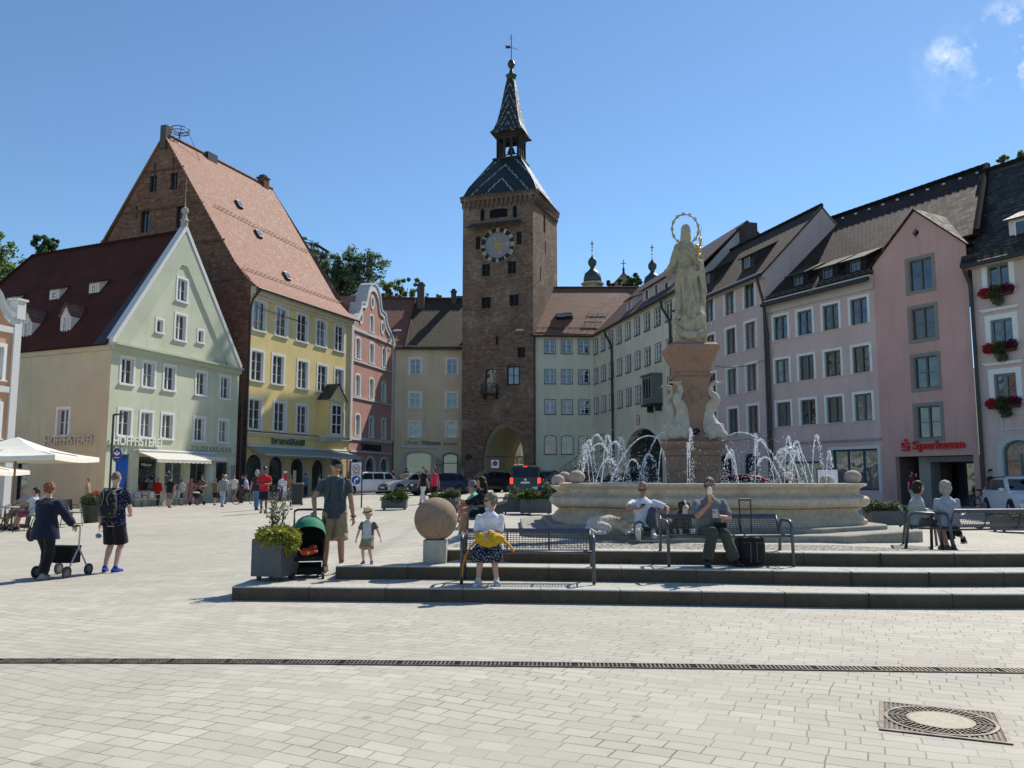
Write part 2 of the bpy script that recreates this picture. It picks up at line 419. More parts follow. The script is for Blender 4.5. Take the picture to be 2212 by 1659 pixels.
# ------------------------------------------------------------------ facades
class Fac:
    def __init__(s, A, B, root=None):
        s.A = V((A[0], A[1], 0)); d = V((B[0]-A[0], B[1]-A[1], 0)); s.L = d.length; s.t = d/s.L
        s.n = V((s.t.y, -s.t.x, 0)); s.rz = math.atan2(s.t.y, s.t.x); s.root = root; s.org = root.location.copy() if root else V((0, 0, 0))
    def p(s, u, z, d=0.): return s.A+s.t*u+s.n*d+V((0, 0, z))
    def l(s, u, z, d=0.): return s.p(u, z, d)-s.org         # local to the building's empty
def arch_poly(u, z0, w_, h, rise, n=8):
    pts = [(u-w_/2, z0), (u+w_/2, z0)]
    if rise <= 0: return pts+[(u+w_/2, z0+h), (u-w_/2, z0+h)]
    for i in range(n+1):
        a = PI*i/n; pts.append((u+math.cos(a)*w_/2, z0+h-rise+math.sin(a)*rise))
    return pts
def wall_sheet(mb, fac, outline, holes, reveal=.14, m=0, mr=0):
    pts, edges, loops = [], [], []
    for lp in [outline]+holes:
        i = len(pts); pts += [V(p) for p in lp]; n = len(lp); loops.append(list(lp))
        edges += [(i+k, i+(k+1) % n) for k in range(n)]
    vs, es, fs, *_ = delaunay_2d_cdt(pts, edges, [], 0, 1e-5)
    def inside(p, lp):
        r = False; n = len(lp)
        for i in range(n):
            a, b = lp[i], lp[(i+1) % n]
            if (a[1] > p[1]) != (b[1] > p[1]) and p[0] < (b[0]-a[0])*(p[1]-a[1])/(b[1]-a[1])+a[0]: r = not r
        return r
    i0 = len(mb.v); mb.v += [fac.p(v[0], v[1]) for v in vs]
    for f in fs:
        c = sum((vs[i] for i in f), V((0, 0)))/len(f)
        if inside(c, loops[0]) and not any(inside(c, l) for l in loops[1:]):
            mb.f.append([i0+i for i in f]); mb.m.append(m); mb.u.append([(vs[i][0], vs[i][1]) for i in f])
    for lp in loops[1:]:
        n = len(lp)
        for k in range(n):
            a, b = lp[k], lp[(k+1) % n]
            mb.face([fac.p(*a), fac.p(*b), fac.p(b[0], b[1], -reveal), fac.p(a[0], a[1], -reveal)], mr, [a, b, (b[0]+.1, b[1]), (a[0]+.1, a[1])])
_wc = {}
def win_meshes(w_, h, rise, mull, bars, fw, sw, sillw, frame_m, sur_m, pane_m, rec, hood=0.):
    key = (w_, h, rise, mull, bars, fw, sw, sillw, frame_m.name, sur_m.name if sur_m else '', pane_m.name, rec, hood)
    if key in _wc: return _wc[key]
    P = arch_poly(0, -h/2, w_, h, rise)
    pane = MB(); pane.face([(x, rec-.012, z) for x, z in P])
    fr = MB(); y = rec-.045; t = .06
    fr.box((-w_/2+fw/2, y, 0 if not rise else -rise/2), (fw, t, h-rise)); fr.box((w_/2-fw/2, y, -rise/2), (fw, t, h-rise))
    fr.box((0, y, -h/2+fw/2), (w_-2*fw, t, fw))
    if rise:
        n = 8; rows = []
        for i in range(n+1):
            a = PI*i/n
            o = (math.cos(a)*w_/2, h/2-rise+math.sin(a)*rise); q = (math.cos(a)*(w_/2-fw), h/2-rise+math.sin(a)*(rise-fw))
            rows.append([(o[0], y-t/2, o[1]), (q[0], y-t/2, q[1]), (q[0], y+t/2, q[1]), (o[0], y+t/2, o[1])])
        fr.grid(rows, 0, True, True)
    else: fr.box((0, y, h/2-fw/2), (w_-2*fw, t, fw))
    for i in range(1, mull+1):
        x = -w_/2+w_*i/(mull+1); fr.box((x, y-.004, 0), (fw*1.5 if mull == 1 else fw*.7, t+.01, h-2*fw-(.3*rise)))
    for i in range(1, bars+1):
        z = -h/2+h*i/(bars+1); fr.box((0, y+.012, z), (w_-2*fw, .028, .03))
    out = [('pane', pane, pane_m), ('frame', fr, frame_m)]
    if sw:
        s_ = MB(); n = len(P); Q = arch_poly(0, -h/2-(0 if sillw else sw), w_+2*sw, h+sw+(0 if sillw else sw), rise+(sw*.6 if rise else 0))
        rows = []
        for (a, b), (c, d) in zip(P+P[:1], Q+Q[:1]): rows.append([(a, -.002, b), (a, -.028, b), (c, -.028, d), (c, -.002, d)])
        s_.grid(rows, 0, True)
        if hood:
            s_.box((0, -.06, h/2+sw+hood), (w_+2*sw+.16, .12, .07)); s_.box((0, -.09, h/2+sw+hood+.06), (w_+2*sw+.3, .18, .05))
        out.append(('surround', s_, sur_m))
    if sillw:
        s_ = MB(); s_.box((0, -.03, -h/2-sillw/2), (w_+2*sw+.04, .16, sillw)); out.append(('sill', s_, sur_m or frame_m))
    _wc[key] = [(n_, b.mesh('window' if n_ == 'pane' else n_, m_)) for n_, b, m_ in out]
    return _wc[key]
def window(fac, u, z, w_, h, rise=0., mull=1, bars=1, fw=.055, sw=.12, sillw=.07, frame_m=None, sur_m=None, pane_m=None, rec=.14, name='window', hood=0., label=None):
    parts = win_meshes(w_, h, rise, mull, bars, fw, sw, sillw, frame_m or MW, sur_m or MW, pane_m or GL[0], rec, hood)
    o = link(name, parts[0][1], fac.root, fac.l(u, z), fac.rz)
    if label: o['label'] = label
    for n_, me in parts[1:]: link(n_, me, o)
    return arch_poly(u, z-h/2, w_, h, rise)
def roof_sheet(mb, pts, thick=.1, m=0, under=None, off=(0, 0)):
    # pts: eave left, eave right, ridge right, ridge left (any polygon starting with the eave)
    a, b = V(pts[0]), V(pts[1]); t = (b-a).normalized(); nrm = (b-a).cross(V(pts[-1])-a).normalized()
    if nrm.z < 0: nrm = -nrm
    s_ = nrm.cross(t).normalized()
    if s_.z < 0: s_ = -s_
    q = [V(p) for p in pts]
    uv = [((p-a).dot(t)+off[0], (p-a).dot(s_)+off[1]) for p in q]
    mb.face(q, m, uv)
    lo = [p-nrm*thick for p in q]; mb.face(lo[::-1], m, uv[::-1])
    for i in range(len(q)):
        j = (i+1) % len(q); mb.face([q[i], lo[i], lo[j], q[j]], m, [uv[i], uv[i], uv[j], uv[j]])
MW = plain((.72, .72, .70), .5, var=.05)
MWS = plain((.60, .60, .58), .8, var=.06)
GL = [glass(), glass((.02, .022, .022), .05, .12), glass((.012, .014, .02), .03), glass((.03, .03, .028), .06, .3)]
DK = plain((.012, .012, .013), .8); METAL = plain((.045, .043, .042), .45, .3); ZINC = plain((.14, .14, .14), .5, .5)
def gutter(mb, a, b, r=.09): mb.tube([a, b], r, 8)
# ------------------------------------------------------------------ ground, steps, drain
def ground_mesh(mb, xs, ys, dz=0., m=0):
    mb.grid([[(x, y, gz(x, y)+dz) for x in xs] for y in ys], m, uv=lambda a, b: (xs[min(b, len(xs)-1)], ys[min(a, len(ys)-1)]))
def rng(a, b, s): 
    n = max(1, round((b-a)/s)); return [a+(b-a)*i/n for i in range(n+1)]
mb = MB()
xs = [-400, -200, -100, -60]+rng(-40, -10, 1.)[:-1]+rng(-10, 6, .2)[:-1]+rng(6, 40, 1.)+[60, 100, 200, 400]
ys = [-40, -10, -2]+rng(0, 10.5, .75)[:-1]+rng(10.5, 16, .2)[:-1]+rng(16, 90, 1.)+[100, 120]
ground_mesh(mb, xs, ys)
struct(mb.build('plaza_ground', paver_mat(), recalc=False, smooth=True))
# hill behind the town
mb = MB(); ys = [121, 135, 150, 180, 220, 300, 500]
hx = rng(-400, 400, 20)
mb.grid([[(x, y, gz(x, 120)+interp([(120, -2), (135, 4), (150, 8), (180, 17), (220, 26), (300, 34), (500, 40)], y)*(1+.25*nz3((x*.01, y*.01, 0), 1))) for x in hx] for y in [119]+ys])
s_ = NT('hill grass'); f = s_.noise(s_.pos(), .2, 5)
struct(mb.build('hill', s_.fin(s_.mix(f, (.03, .05, .015, 1), (.07, .09, .03, 1)), .9), smooth=True))
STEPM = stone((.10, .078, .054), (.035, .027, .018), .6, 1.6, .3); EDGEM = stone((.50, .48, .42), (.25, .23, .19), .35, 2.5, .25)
F1 = [(-3.68, 11.14), (-2, 11.03), (0, 10.92), (2, 10.72), (4.6, 10.45), (6.5, 10.42), (9, 10.55), (13, 10.9)]
F2 = [(-2.5, 11.97), (-.7, 11.93), (2, 11.6), (5, 11.15), (8, 11.2), (13, 11.65)]
F3 = [(-1.02, 12.57), (2, 12.3), (5.3, 11.88), (8, 11.93), (13, 12.35)]
def smooth_line(P, n=46):
    out = []
    for i in range(n+1):
        x = lerp(P[0][0], P[-1][0], i/n)
        out.append((x, sum(interp(P, min(max(x+o, P[0][0]), P[-1][0])) for o in (-.8, -.4, 0, .4, .8))/5))
    return out
nm = ''
def step(front, z0, z1, back):
    mb = MB(); fr = smooth_line(front); e = .018
    top = [(x, y+e, z1) for x, y in fr]
    rows = [[(x, y+.004, z0-.06) for x, y in fr], [(x, y, z1-e) for x, y in fr], [(x, y+e*.3, z1-e*.3) for x, y in fr], top,
            [(x, y+.32, z1) for x, y in fr], [(x, y+.324, z1-.006) for x, y in fr], [(x, max(y+.4, back(x)), z1-.006-(.06 if nm == 'upper_step' else 0)) for x, y in fr]]
    for k in range(len(rows)-1):
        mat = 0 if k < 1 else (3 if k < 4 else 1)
        mb.grid(rows[k:k+2], mat, uv=lambda a, b, k=k: (rows[k+a][min(b, len(fr)-1)][0], rows[k+a][min(b, len(fr)-1)][1]))
    for i in (0, -1):
        c = [r[i] for r in rows]; mb.face(c+[(c[-1][0], c[-1][1], z0-.06)], 0)
    # joints between the blocks
    for x in rng(front[0][0]+1.02, 12.5, 1.02):
        y = interp(front, x); mb.box((x, y+.15, (z0+z1)/2), (.006, .312, z1-z0+.003), 2)
    return mb
PAV2 = bpy.data.materials['stone pavers']
JOINT = plain((.05, .045, .035), .9)
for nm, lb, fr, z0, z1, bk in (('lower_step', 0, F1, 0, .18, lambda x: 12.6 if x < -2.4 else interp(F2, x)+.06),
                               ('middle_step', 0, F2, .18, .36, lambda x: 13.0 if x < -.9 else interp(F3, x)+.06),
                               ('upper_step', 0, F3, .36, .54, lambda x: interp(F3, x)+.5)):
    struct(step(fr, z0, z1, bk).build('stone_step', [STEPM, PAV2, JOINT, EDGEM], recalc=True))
# band of cobbles between the upper step and the fountain
mb = MB(); xs = rng(-.95, 13, .35)
mb.grid([[(x, interp(F3, x)+lerp(.33, 1.9, t), lerp(.539, gz(x, 14.2)+.006, t)) for x in xs] for t in rng(0, 1, .2)], uv=lambda a, b: (xs[min(b, len(xs)-1)], a*.32))
struct(mb.build('cobble_band', cobble_mat(), recalc=False))
# slotted iron drain crossing the foreground in a shallow arc
dl = smooth_line([(-8, 7.36), (-4.8, 7.49), (-2.4, 7.47), (0, 7.36), (2.5, 7.21), (5.5, 7.03), (9, 6.88)], 60)
def arc_len(L):
    s = [0]
    for a, b in zip(L, L[1:]): s.append(s[-1]+math.hypot(b[0]-a[0], b[1]-a[1]))
    return s
t = tag(bpy.data.objects.new('drainage_channel', None), 'long narrow slotted iron drain crossing the pale paving in front of the steps', 'drain'); COL.objects.link(t)
IRON = plain((.15, .12, .095), .55, .4, var=.5); IRON2 = plain((.028, .024, .02), .6, .5)
W = .135; fr, gr, bk = MB(), MB(), MB()
S = arc_len(dl); tot = S[-1]
def dpt(s):
    for i in range(len(S)-1):
        if s <= S[i+1]:
            k = (s-S[i])/(S[i+1]-S[i]); a, b = V((*dl[i], 0)), V((*dl[i+1], 0)); d = (b-a).normalized(); return a.lerp(b, k), d, V((-d.y, d.x, 0))
    return V((*dl[-1], 0)), V((1, 0, 0)), V((0, 1, 0))
z = .004
for i in range(int(tot/.25)):
    (a, d, n), (b, d2, n2) = dpt(i*.25), dpt(i*.25+.25)
    bk.face([a-n*W/2+V((0, 0, z-.001)), b-n2*W/2+V((0, 0, z-.001)), b+n2*W/2+V((0, 0, z-.001)), a+n*W/2+V((0, 0, z-.001))])
    for s_ in (-1, 1):
        c0, c1 = a+n*s_*(W/2+.006), b+n2*s_*(W/2+.006)
        fr.box((c0+c1)/2+V((0, 0, z+.002)), ((c1-c0).length+.002, .012, .012), 0, math.atan2(d.y, d.x))
for i in range(int(tot/.036)):
    a, d, n = dpt(i*.036+.01)
    if i % 14 == 13: continue
    gr.box(a+V((0, 0, z+.003)), (.016, W-.01, .009), 0, math.atan2(d.y, d.x))
gr.tube([dpt(i*.25)[0]+V((0, 0, z+.003)) for i in range(int(tot/.25))], .004, 4)
bk.build('channel_bed', plain((.008, .008, .008), .9), t); fr.build('edge_frame', IRON, t); gr.build('grating', IRON, t)
# manhole cover lower right
C0 = gp(2032, 1559); ang = R(-24)
t = thing('manhole_cover', 'square iron manhole frame with a round concrete filled lid set in the paving', 'manhole cover', (C0.x, C0.y, -.003), ang)
f, h_ = MB(), .37
f.box((0, 0, .003), (2*h_, 2*h_, .008), 1)
for s_ in (-1, 1):
    f.box((0, s_*(h_-.014), .008), (2*h_, .028, .010)); f.box((s_*(h_-.014), 0, .008), (.028, 2*h_-.056, .010))
for i in range(23):
    for j in range(23):
        x, y = -h_+.045+i*.0292, -h_+.045+j*.0292
        if abs(x) < h_-.04 and abs(y) < h_-.04 and math.hypot(x, y) > .345: f.box((x, y, .009), (.015, .021, .008))
f.build('frame', [IRON, IRON2], t)
l = MB()
for r0, r1, z0, mi in ((.318, .34, .016, 0), (.205, .318, .009, 1), (.19, .207, .017, 0)):
    n = 56
    l.grid([[(r*math.cos(2*PI*k/n), r*math.sin(2*PI*k/n), zz) for k in range(n)] for r, zz in ((r0, .004), (r0, z0), (r1, z0), (r1, .004))], mi, True)
for ring, cnt in ((.228, 44), (.258, 50), (.29, 56)):
    for k in range(cnt):
        a = 2*PI*(k+.5*(cnt % 3))/cnt; l.box((ring*math.cos(a), ring*math.sin(a), .012), (.018, .014, .009), 0, a)
for k in range(10):
    a = 2*PI*k/10; l.box((.26*math.cos(a), .26*math.sin(a), .0135), (.115, .008, .009), 0, a)
l.build('lid_ring', [IRON, IRON2], t)
c = MB(); n = 48
c.face([(.192*math.cos(2*PI*k/n), .192*math.sin(2*PI*k/n), .0165) for k in range(n)])
c.build('concrete_infill', stone((.52, .47, .36), (.35, .3, .2), .3, 6), t)
# ------------------------------------------------------------------ buildings
def bld(name, label, x, y, cat='house'): return thing(name, label, cat, (x, y, gz(x, y)))
def prt(mb, name, mats, root, **k): return mb.build(name, mats, root, org=root.location, **k)
def on_plane(x, y, P0, nrm):
    r = ray(x, y); e = V((0, 0, EYE)); t = (V(P0)-e).dot(nrm)/r.dot(nrm); return e+r*t
def small_window(parent, loc, rz, w_, h, frame_m=None, mull=1, bars=1, pane=None, fw=.06, name='window'):
    mb = MB(); mb.face([(-w_/2, .0, -h/2), (w_/2, 0, -h/2), (w_/2, 0, h/2), (-w_/2, 0, h/2)], 0)
    for s_ in (-1, 1):
        mb.box((s_*(w_/2), -.02, 0), (fw, .06, h+fw), 1); mb.box((0, -.021, s_*h/2), (w_-fw, .06, fw), 1)
    for i in range(mull): mb.box((-w_/2+w_*(i+1)/(mull+1), -.015, 0), (fw*.7, .04, h-fw), 1)
    for i in range(bars): mb.box((0, -.012, -h/2+h*(i+1)/(bars+1)), (w_-fw, .03, fw*.5), 1)
    return link(name, mb.mesh(name, [pane or GL[0], frame_m or MW], recalc=False), parent, loc, rz)
def dormer(root, fac, u, d0, w_, h, ez, k, kind, wall_m, roof_m, cheek_m=None, win=(.5, .6, 1, 1), k2=.45, over=.18, rise=.7, frame=None, nwin=1):
    # eave height ez at the facade line, roof rising k per metre inwards; the dormer front stands d0 metres in
    org = fac.org; P = lambda uu, z, d: fac.p(uu, z, -d)-org
    z0 = ez+k*d0; zt = z0+h; mb = MB(); uL, uR = u-w_/2, u+w_/2
    if kind == 'shed':
        d1 = (zt-k2*d0-ez)/(k-k2); zb = ez+k*d1
        mb.face([P(uL, z0, d0), P(uR, z0, d0), P(uR, zt, d0), P(uL, zt, d0)], 0)
        for uu in (uL, uR): mb.face([P(uu, z0-.05, d0), P(uu, zt, d0), P(uu, zb, d1)], 1)
    else:
        d1 = (zt-ez)/k; zp = zt+rise; d2 = (zp-ez)/k
        mb.face([P(uL, z0, d0), P(uR, z0, d0), P(uR, zt, d0), P(u, zp, d0), P(uL, zt, d0)], 0)
        for uu in (uL, uR): mb.face([P(uu, z0-.05, d0), P(uu, zt, d0), P(uu, zt, d1)], 1)
    o = mb.build('dormer', [wall_m, cheek_m or wall_m], root, recalc=False)
    r = MB()
    if kind == 'shed':
        e0 = d0-over; roof_sheet(r, [P(uL-.12, zt-k2*over+.03, e0), P(uR+.12, zt-k2*over+.03, e0), P(uR+.12, zb+.03, d1), P(uL-.12, zb+.03, d1)], .07)
    else:
        g = rise/(w_/2)
        for s_, uu in ((-1, uL-.1), (1, uR+.1)):
            q = [P(uu, zt-.1*g+.04, d0-over), P(uu, zt-.1*g+.04, d1+.1), P(u, zp+.05, d2), P(u, zp+.05, d0-over)]
            roof_sheet(r, q, .06)
    r.build('roof', roof_m, o, recalc=False)
    for i in range(nwin):
        uu = u+(i-(nwin-1)/2)*w_/nwin
        small_window(o, P(uu, z0+win[1]/2+(h-win[1])*.5, d0-.015), fac.rz, win[0], win[1], frame, win[2], win[3], random.choice(GL))
    return o
def chimney(root, P, w_, d, h, m, cap=True, rz=0.):
    mb = MB(); mb.box((0, 0, h/2-.6), (w_, d, h+1.2), 0, rz)
    if cap: mb.box((0, 0, h+.05), (w_+.16, d+.16, .1), 1, rz); mb.box((0, 0, h+.22), (w_*.7, d*.7, .24), 1, rz)
    o = mb.build('chimney', [m, METAL], root); o.location = V(P)-root.location; return o
def ridge_tiles(mb, a, b, r=.11, step=.42, m=0):
    a, b = V(a), V(b); n = max(1, int((b-a).length/step))
    for i in range(n):
        p, q = a.lerp(b, i/n), a.lerp(b, (i+1)/n); mb.tube([p, q], [r, r*1.16], 8, m)
def snow_guard(mb, a, b, nrm, n=12):
    a, b = V(a), V(b)
    for h in (.1, .22): mb.tube([a+nrm*h, b+nrm*h], .018, 5)
    for i in range(n+1):
        p = a.lerp(b, i/n); mb.tube([p, p+nrm*.26], .022, 4)
def box_fac(mb, fac, u0, u1, z0, z1, d0, d1, m=0):
    q = [fac.p(u, z, d) for d in (d0, d1) for u, z in ((u0, z0), (u1, z0), (u1, z1), (u0, z1))]
    for f in ((0, 3, 2, 1), (4, 5, 6, 7), (0, 1, 5, 4), (1, 2, 6, 5), (2, 3, 7, 6), (3, 0, 4, 7)): mb.face([q[i] for i in f], m)
def pane_fac(root, fac, u0, u1, z0, z1, d, frame_m, mull=1, bars=0, pane=None, fw=.07, name='shop_window', rise=0.):
    w_, h = u1-u0, z1-z0; mb = MB()
    P = arch_poly(0, -h/2, w_, h, rise); mb.face([(x, 0, z) for x, z in P], 0)
    for s_ in (-1, 1): mb.box((s_*(w_/2-fw/2), -.03, -rise/2), (fw, .06, h-rise), 1)
    mb.box((0, -.031, -h/2+fw/2), (w_-2*fw, .06, fw), 1)
    if rise:
        rows = []
        for i in range(9):
            a = PI*i/8; rows.append([(math.cos(a)*w_/2, -.06, h/2-rise+math.sin(a)*rise), (math.cos(a)*(w_/2-fw), -.06, h/2-rise+math.sin(a)*(rise-fw)), (math.cos(a)*(w_/2-fw), 0, h/2-rise+math.sin(a)*(rise-fw))])
        mb.grid(rows, 1)
    else: mb.box((0, -.031, h/2-fw/2), (w_-2*fw, .06, fw), 1)
    for i in range(mull): mb.box((-w_/2+w_*(i+1)/(mull+1), -.025, -rise/2), (fw*.8, .05, h-2*fw-rise), 1)
    for i in range(bars): mb.box((0, -.022, -h/2+h*(i+1)/(bars+1)), (w_-2*fw, .045, fw*.7), 1)
    return link(name, mb.mesh(name, [pane or GL[0], frame_m], recalc=False), root, fac.l((u0+u1)/2, (z0+z1)/2, d), fac.rz)
def side_walls(mb, pts, z0, z1, m=0):                     # plain walls round the back of a house
    for a, b in zip(pts, pts[1:]):
        L = math.hypot(b[0]-a[0], b[1]-a[1])
        mb.face([(a[0], a[1], z0), (b[0], b[1], z0), (b[0], b[1], z1), (a[0], a[1], z1)], m, [(0, z0), (L, z0), (L, z1), (0, z1)])
def awning(root, fac, u0, u1, z1, z0, out, m, val=.22, d0=.05, ribs=0):
    mb = MB(); n = 1
    a, b, c, d = fac.p(u0, z1, d0), fac.p(u1, z1, d0), fac.p(u1, z0, out), fac.p(u0, z0, out)
    dn = V((0, 0, -.02)); mb.face([a, b, c, d]); mb.face([d+dn, c+dn, b+dn, a+dn])
    K = 24
    for i in range(K):
        x0, x1 = lerp(u0, u1, i/K), lerp(u0, u1, (i+1)/K); v = val*(1 if i % 2 else .86)
        mb.face([fac.p(x0, z0, out), fac.p(x1, z0, out), fac.p(x1, z0-v, out+.01*(i % 2)), fac.p(x0, z0-v, out)])
    for e, f, g in ((a, d, dn), (b, c, dn)): mb.face([e, f, f+dn, e+dn])
    o = prt(mb, 'awning', m, root, recalc=False)
    r = MB(); r.tube([fac.p(u0, z1+.05, .12), fac.p(u1, z1+.05, .12)], .09, 8); r.tube([fac.p(u0, z0-.02, out-.02), fac.p(u1, z0-.02, out-.02)], .035, 6)
    for uu in (u0+.4, u1-.4): r.tube([fac.p(uu, z1-.1, .1), fac.p(uu, (z0+z1)/2-.2, out*.55), fac.p(uu, z0-.04, out-.04)], .025, 5)
    r.build('awning_frame', MWS, o, org=root.location)
    return o
TERRA = tiles((.33, .15, .10), (.50, .28, .195), (.42, .24, .17), .2, .19, .75, .25, .9)
REDROOF = tiles((.10, .026, .016), (.16, .045, .028), (.075, .022, .015), .2, .19, .85, .15, .9)
BROWNROOF = tiles((.045, .029, .021), (.15, .10, .068), (.085, .055, .038), .21, .2, .85, .2, 1.3, .35)
DARKROOF = tiles((.018, .011, .009), (.105, .06, .045), (.04, .025, .019), .28, .26, .85, .25, 1.6, .15)
MOSSROOF = tiles((.035, .028, .017), (.15, .125, .065), (.06, .048, .027), .22, .21, .7, .4, 1.5, .8)
WARMROOF = tiles((.22, .095, .06), (.36, .18, .12), (.26, .13, .09), .24, .23, .7, .3, 1.2, .12)

# ---- pale green gabled bakery house
A, B = (-23.45, 48), (-19.9, 60)
root = bld('gabled_house', 'pale green gabled house with dark red roof and white lettering on two sides', -22, 53)
fa = Fac(A, B, root); GP = plaster((.57, .59, .44), .22, (.3, .3, .24))
ux, ap, ez = 5.9, 17.9, 9.5
holes = []
for u in (1.35, 3.18, 5.08, 8.25, 10.9):
    holes.append(window(fa, u, 7.95, .98, 1.5, sw=.16, sillw=.12, rec=.22, bars=1, pane_m=random.choice(GL)))
    holes.append(window(fa, u, 4.85, .98, 1.5, sw=.16, sillw=.12, rec=.22, bars=1, pane_m=random.choice(GL[1:])))
holes.append(window(fa, 5.92, 13.9, .92, 1.45, sw=.16, sillw=.12, rec=.22)); holes.append(window(fa, 5.92, 11.4, .98, 1.65, sw=.16, sillw=.12, rec=.22))
for u in (3.95, 8.0): holes.append(window(fa, u, 11.15, .55, .8, sw=.14, sillw=.1, rec=.2, mull=0, bars=0))
shop = [(1.3, 2.0, .15, 3.0), (2.7, 4.5, .75, 2.95), (5.05, 6.85, .75, 2.75), (7.5, 9.25, .15, 2.65), (10.25, 11.7, .15, 2.7)]
for a, b, c, d in shop: holes.append([(a, c), (b, c), (b, d), (a, d)])
mb = MB(); wall_sheet(mb, fa, [(0, -.6), (fa.L, -.6), (fa.L, ez), (ux, ap), (0, ez)], holes, .24, 0, 1)
D = (-40.7, 55.96); fs = Fac(D, A, root)
sw_ = window(fs, 15.2, 4.9, .95, 1.55, sw=.17, sillw=.1, rec=.2, pane_m=GL[1])
hs = [sw_, [(11.2, .2), (12.3, .2), (12.3, 2.5), (11.2, 2.5)]]
SP = GP
wall_sheet(mb, fs, [(0, -.6), (fs.L, -.6), (fs.L, ez), (0, ez)], hs, .22, 2, 1)
back = (B[0]-17.2, B[1]+8.0)
side_walls(mb, [B, back, D], -.6, ez, 2)
mb.face([(*B, ez), (*back, ez), (*D, ez), (*A, ez)], 2)
prt(mb, 'wall', [GP, MWS, plaster((.60, .53, .36), .2, (.3, .26, .18))], root, recalc=False)
pane_fac(root, fs, 11.2, 12.3, .2, 2.5, -.2, METAL, 0, 2, GL[0], name='door')
mb = MB()                                                  # gable edge, cornices, bands
K = (ap-ez)/ux; K2 = (ap-ez)/(fa.L-ux)
def sloped(mb, fac, u0, z0, u1, z1, wd, d0, d1, m=0):
    q = [fac.p(u, z, d) for d in (d0, d1) for u, z in ((u0, z0), (u1, z1), (u1, z1-wd), (u0, z0-wd))]
    for f in ((0, 3, 2, 1), (4, 5, 6, 7), (0, 1, 5, 4), (1, 2, 6, 5), (2, 3, 7, 6), (3, 0, 4, 7)): mb.face([q[i] for i in f], m)
sloped(mb, fa, -.1, ez+.25, ux, ap+.45, .42, -.3, .16); sloped(mb, fa, ux+.001, ap+.45, fa.L+.1, ez+.25, .42, -.3, .16)
prt(mb, 'gable_coping', MWS, root, recalc=False)
mb = MB()
for pl in ([(.02, ez+.03), (1.34, ez+.03), (ux-.25, ap-2.35), (ux-.002, ap-2.35), (ux-.002, ap-.1)], [(fa.L-.02, ez+.03), (ux+.002, ap-.1), (ux+.002, ap-2.35), (ux+.3, ap-2.35), (fa.L-1.5, ez+.03)]):
    mb.face([fa.p(u, z, .11) for u, z in pl])
    for i in range(5): (a_, b_), (c_, d_) = pl[i], pl[(i+1) % 5]; mb.face([fa.p(a_, b_, .002), fa.p(c_, d_, .002), fa.p(c_, d_, .11), fa.p(a_, b_, .11)])
box_fac(mb, fa, -.05, fa.L, ez-.12, ez, .003, .42); box_fac(mb, fa, -.03, fa.L, ez-.42, ez-.121, .003, .22)
box_fac(mb, fa, 2.0, 12.3, 3.27, 3.33, .003, .12)
prt(mb, 'cornice', plaster((.50, .53, .40), .1), root, recalc=False)
mb = MB(); box_fac(mb, fs, 0, fs.L, ez-.45, ez-.05, .003, .16); prt(mb, 'eaves_band', plaster((.55, .5, .36), .1), root, recalc=False)
RL, RR = V((-35.4, 59.8, ap)), V((*fa.p(ux, ap, -.15)[:2], ap))
mb = MB(); eo = .38; kf = (ap-ez)/5.4
EL, ER = fs.p(0, ez-.12, eo), fs.p(fs.L-.1, ez-.12, eo)
roof_sheet(mb, [EL, ER, RR, RL], .12)
bo = V((*B, ez)); bk = V((*back, ez))
roof_sheet(mb, [bo, bk, RL, RR], .12); roof_sheet(mb, [bk, V(EL), RL], .12)
ro = prt(mb, 'roof', REDROOF, root, recalc=False)
mb = MB(); nr = (ER-EL).cross(RL-EL).normalized(); nr = nr if nr.z > 0 else -nr
a, b = ER+nr*.006, RR+nr*.006; t_ = (EL-ER).normalized()*1.0
mb.face([a, b, b+t_*.55, a+t_]); mb.build('verge_flashing', METAL, ro, org=root.location, recalc=False)
mb = MB(); ridge_tiles(mb, RL, RR, .13); ridge_tiles(mb, EL, RL, .12); mb.build('ridge', REDROOF, ro, org=root.location)
mb = MB(); mb.lathe([(.22, -.1), (.22, .3), (.32, .36), (.2, .5), (.12, .8), (.24, 1.0), (.2, 1.2), (.05, 1.32), (.02, 1.9), (.02, 3.2), (.005, 3.3)], 12, fa.p(ux, ap+.35, -.05)); prt(mb, 'finial', stone((.4, .38, .32)), root, smooth=False)
kz = (RR.z-ez)/max(.1, abs((V((RR.x, RR.y, 0))-fs.A).dot(fs.n)))
DW = plaster((.66, .6, .55), .1); CHK = plaster((.62, .62, .62), .1)
for x, y in ((203, 630), (117, 644), (23, 660)):
    q = on_plane(x, y, EL, nr); u = (q-fs.A).dot(fs.t); d0 = -(q-fs.A).dot(fs.n)
    dormer(root, fs, u, d0, .95, .95, ez, kz, 'shed', DW, REDROOF, CHK, (.34, .46, 1, 1), .35)
for x, y in ((141, 713), (57, 724)):
    q = on_plane(x, y, EL, nr); u = (q-fs.A).dot(fs.t); d0 = -(q-fs.A).dot(fs.n)
    dormer(root, fs, u, d0, .95, 1.35, ez, kz, 'gable', DW, WARMROOF, CHK, (.36, 1.05, 1, 2), rise=.7, over=.12)
for i, (a, b, c, d) in enumerate(shop):
    if i in (1, 2): pane_fac(root, fa, a, b, c, d, -.2, plain((.5, .5, .42), .5), 0 if i == 1 else 1, 0, GL[0] if i == 1 else glass((.05, .08, .09), .05))
    else: pane_fac(root, fa, a, b, c, d, -.22, plain((.2, .21, .18), .5), 1 if i == 3 else 0, 0, glass((.008, .01, .008), .08), name='door')
awning(root, fa, 2.45, 7.6, 3.2, 2.72, 1.55, cloth((.62, .6, .52), .9, 6, .1)); awning(root, fa, 7.65, 10.1, 3.2, 2.95, .95, cloth((.6, .58, .52), .9, 6, .1))
